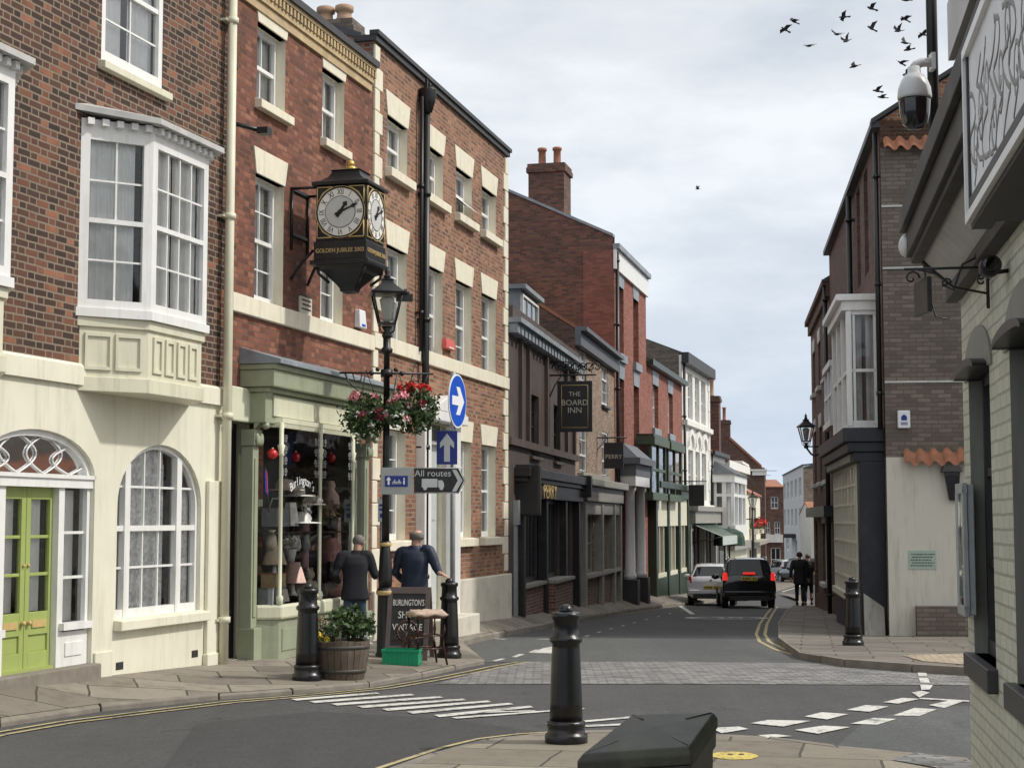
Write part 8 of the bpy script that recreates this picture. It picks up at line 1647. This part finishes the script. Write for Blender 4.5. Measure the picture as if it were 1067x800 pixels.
good(280,512,.34,'paper_flag','small union flag on a stick at the left pane','flag',[('stick','shelf_wood',flag),('cloth','flag_blue',cloth(-.02,0)),('red_stripe','flag_red',lambda b: b.hexa([(-.075,-.012,-.01),(-.055,-.012,-.02),(-.055,.012,-.02),(-.075,.012,-.01),(-.1,-.012,.25),(-.08,-.012,.24),(-.08,.012,.24),(-.1,.012,.25)]))])
lampsh=lambda s: L_([(.16*s,0),(.155*s,.01),(.085*s,.24*s),(.08*s,.24*s)])
good(305,607,.25,'table_lamp','pink lamp with a flared shade low in the window','lamp',[('shade','lamp_pink',lampsh(1.1)),('base','vase_white',L_([(.07,-.16),(.03,-.1),(.02,.02)]))]); good(286,588,.2,'table_lamp','beige lamp at the left behind the first post','lamp',[('shade','lamp_beige',lampsh(1.0)),('base','vase_white',L_([(.07,-.16),(.03,-.1),(.02,.02)]))])
good(317,597,.15,'fabric_roll','tall floral fabric roll standing in the window','fabric',[('roll','floral',L_([(.06,-.45),(.06,.75),(.02,.76)])),])
good(341,592,.05,'dress','dusty pink dress hanging behind the second pane','dress',[('skirt','dress_pink',lambda b: b.lathe([(.30,-.55),(.25,-.2),(.17,.1),(.2,.3),(.12,.42)],n=16)),('hanger','iron',lambda b: b.tube([(-.2,0,.42),(0,0,.5),(.2,0,.42)],.008,5))])
vase=lambda s: L_([(.05*s,0),(.09*s,.08*s),(.07*s,.2*s),(.04*s,.26*s),(.06*s,.3*s)])
for px,py,m_,s,l in ((347,612,'vase_grey',1.2,'tall grey vase near the right of the window sill'),(337,624,'vase_white',.7,'small white jug at the foot of the middle post'),(328,626,'vase_white',.6,'white cup left of the middle post'),(318,575,'vase_grey',.8,'grey teapot on the middle shelf'),(309,574,'vase_white',.7,'white china bowl on the middle shelf'),(283,572,'hat_cream',.8,'cream jug at the far left of the middle shelf')): good(px,py,.2,'vase' if 'vase' in l else ('jug' if 'jug' in l else ('cup' if 'cup' in l else ('teapot' if 'teapot' in l else 'bowl'))),l,'china',[('pot',m_,vase(s)),('handle',m_,lambda b,s=s: b.tube([(.08*s,0,.2*s),(.13*s,0,.16*s),(.08*s,0,.08*s)],.01,5))])
good(285,605,.2,'tin_box','orange brown tin box stacked at the left of the window','box',[('box','straw',lambda b: b.box(-.16,.16,-.1,.1,-.08,.08)),('lid','terracotta',lambda b: b.box(-.165,.165,-.105,.105,.081,.1))])
good(283,622,.2,'tin_box','grey box under the orange brown tin','box',[('box','vase_grey',lambda b: b.box(-.2,.2,-.1,.1,-.1,.1)),('lid','wicker_grey',lambda b: b.box(-.205,.205,-.105,.105,.101,.12))])
good(296,618,.3,'open_book','pale open book propped by the window sill','book',[('pages','book_pale',lambda b: b.hexa([(-.09,-.04,-.1),(.09,-.04,-.1),(.09,-.02,-.1),(-.09,-.02,-.1),(-.08,.02,.13),(.1,.02,.13),(.1,.04,.13),(-.08,.04,.13)])),('cover','flag_blue',lambda b: b.box(-.095,.095,.0,.012,-.1,.1))])

good(313,545,.26,'sun_hat','broad white hat with a feather in the middle of the display','hat',[('brim','hat_white',hat(1.4)),('feather','petal_white',lambda b: leaves(b,(.05,-.05,.15),.12,.06,.14,80,.03,lo=.1))])
good(302,572,.2,'flower_pot','white blossom spray low in the first pane','plant',[('pot','vase_white',L_([(.06,-.16),(.09,0),(.08,.0)])),('flowers','petal_white',lambda b: leaves(b,(0,0,.1),.17,.12,.1,160,.035,lo=.2))])
good(352,565,.05,'scarf','pale pink scarf draped at the right of the second pane','scarf',[('cloth','lamp_pink',lambda b: b.hexa([(-.08,-.02,-.4),(.1,-.02,-.42),(.1,.02,-.42),(-.08,.02,-.4),(-.05,-.02,.35),(.06,-.02,.35),(.06,.02,.35),(-.05,.02,.35)]))])
good(322,612,.22,'teddy_bear','small cream teddy bear sitting beside the pink lamp','toy',[('body','hat_cream',lambda b: b.ball((0,0,0),.10,.08,.12)),('head','hat_cream',lambda b: b.ball((0,0,.17),.08,.075,.075)),('ear','hat_cream',lambda b: b.ball((-.06,0,.24),.028)),('ear','hat_cream',lambda b: b.ball((.06,0,.24),.028)),('arm','hat_cream',lambda b: b.ball((-.11,-.03,.02),.035,.04,.07)),('arm','hat_cream',lambda b: b.ball((.11,-.03,.02),.035,.04,.07)),('leg','hat_cream',lambda b: b.ball((-.07,-.09,-.1),.04,.08,.04)),('leg','hat_cream',lambda b: b.ball((.07,-.09,-.1),.04,.08,.04))])
bpy.context.view_layer.update()
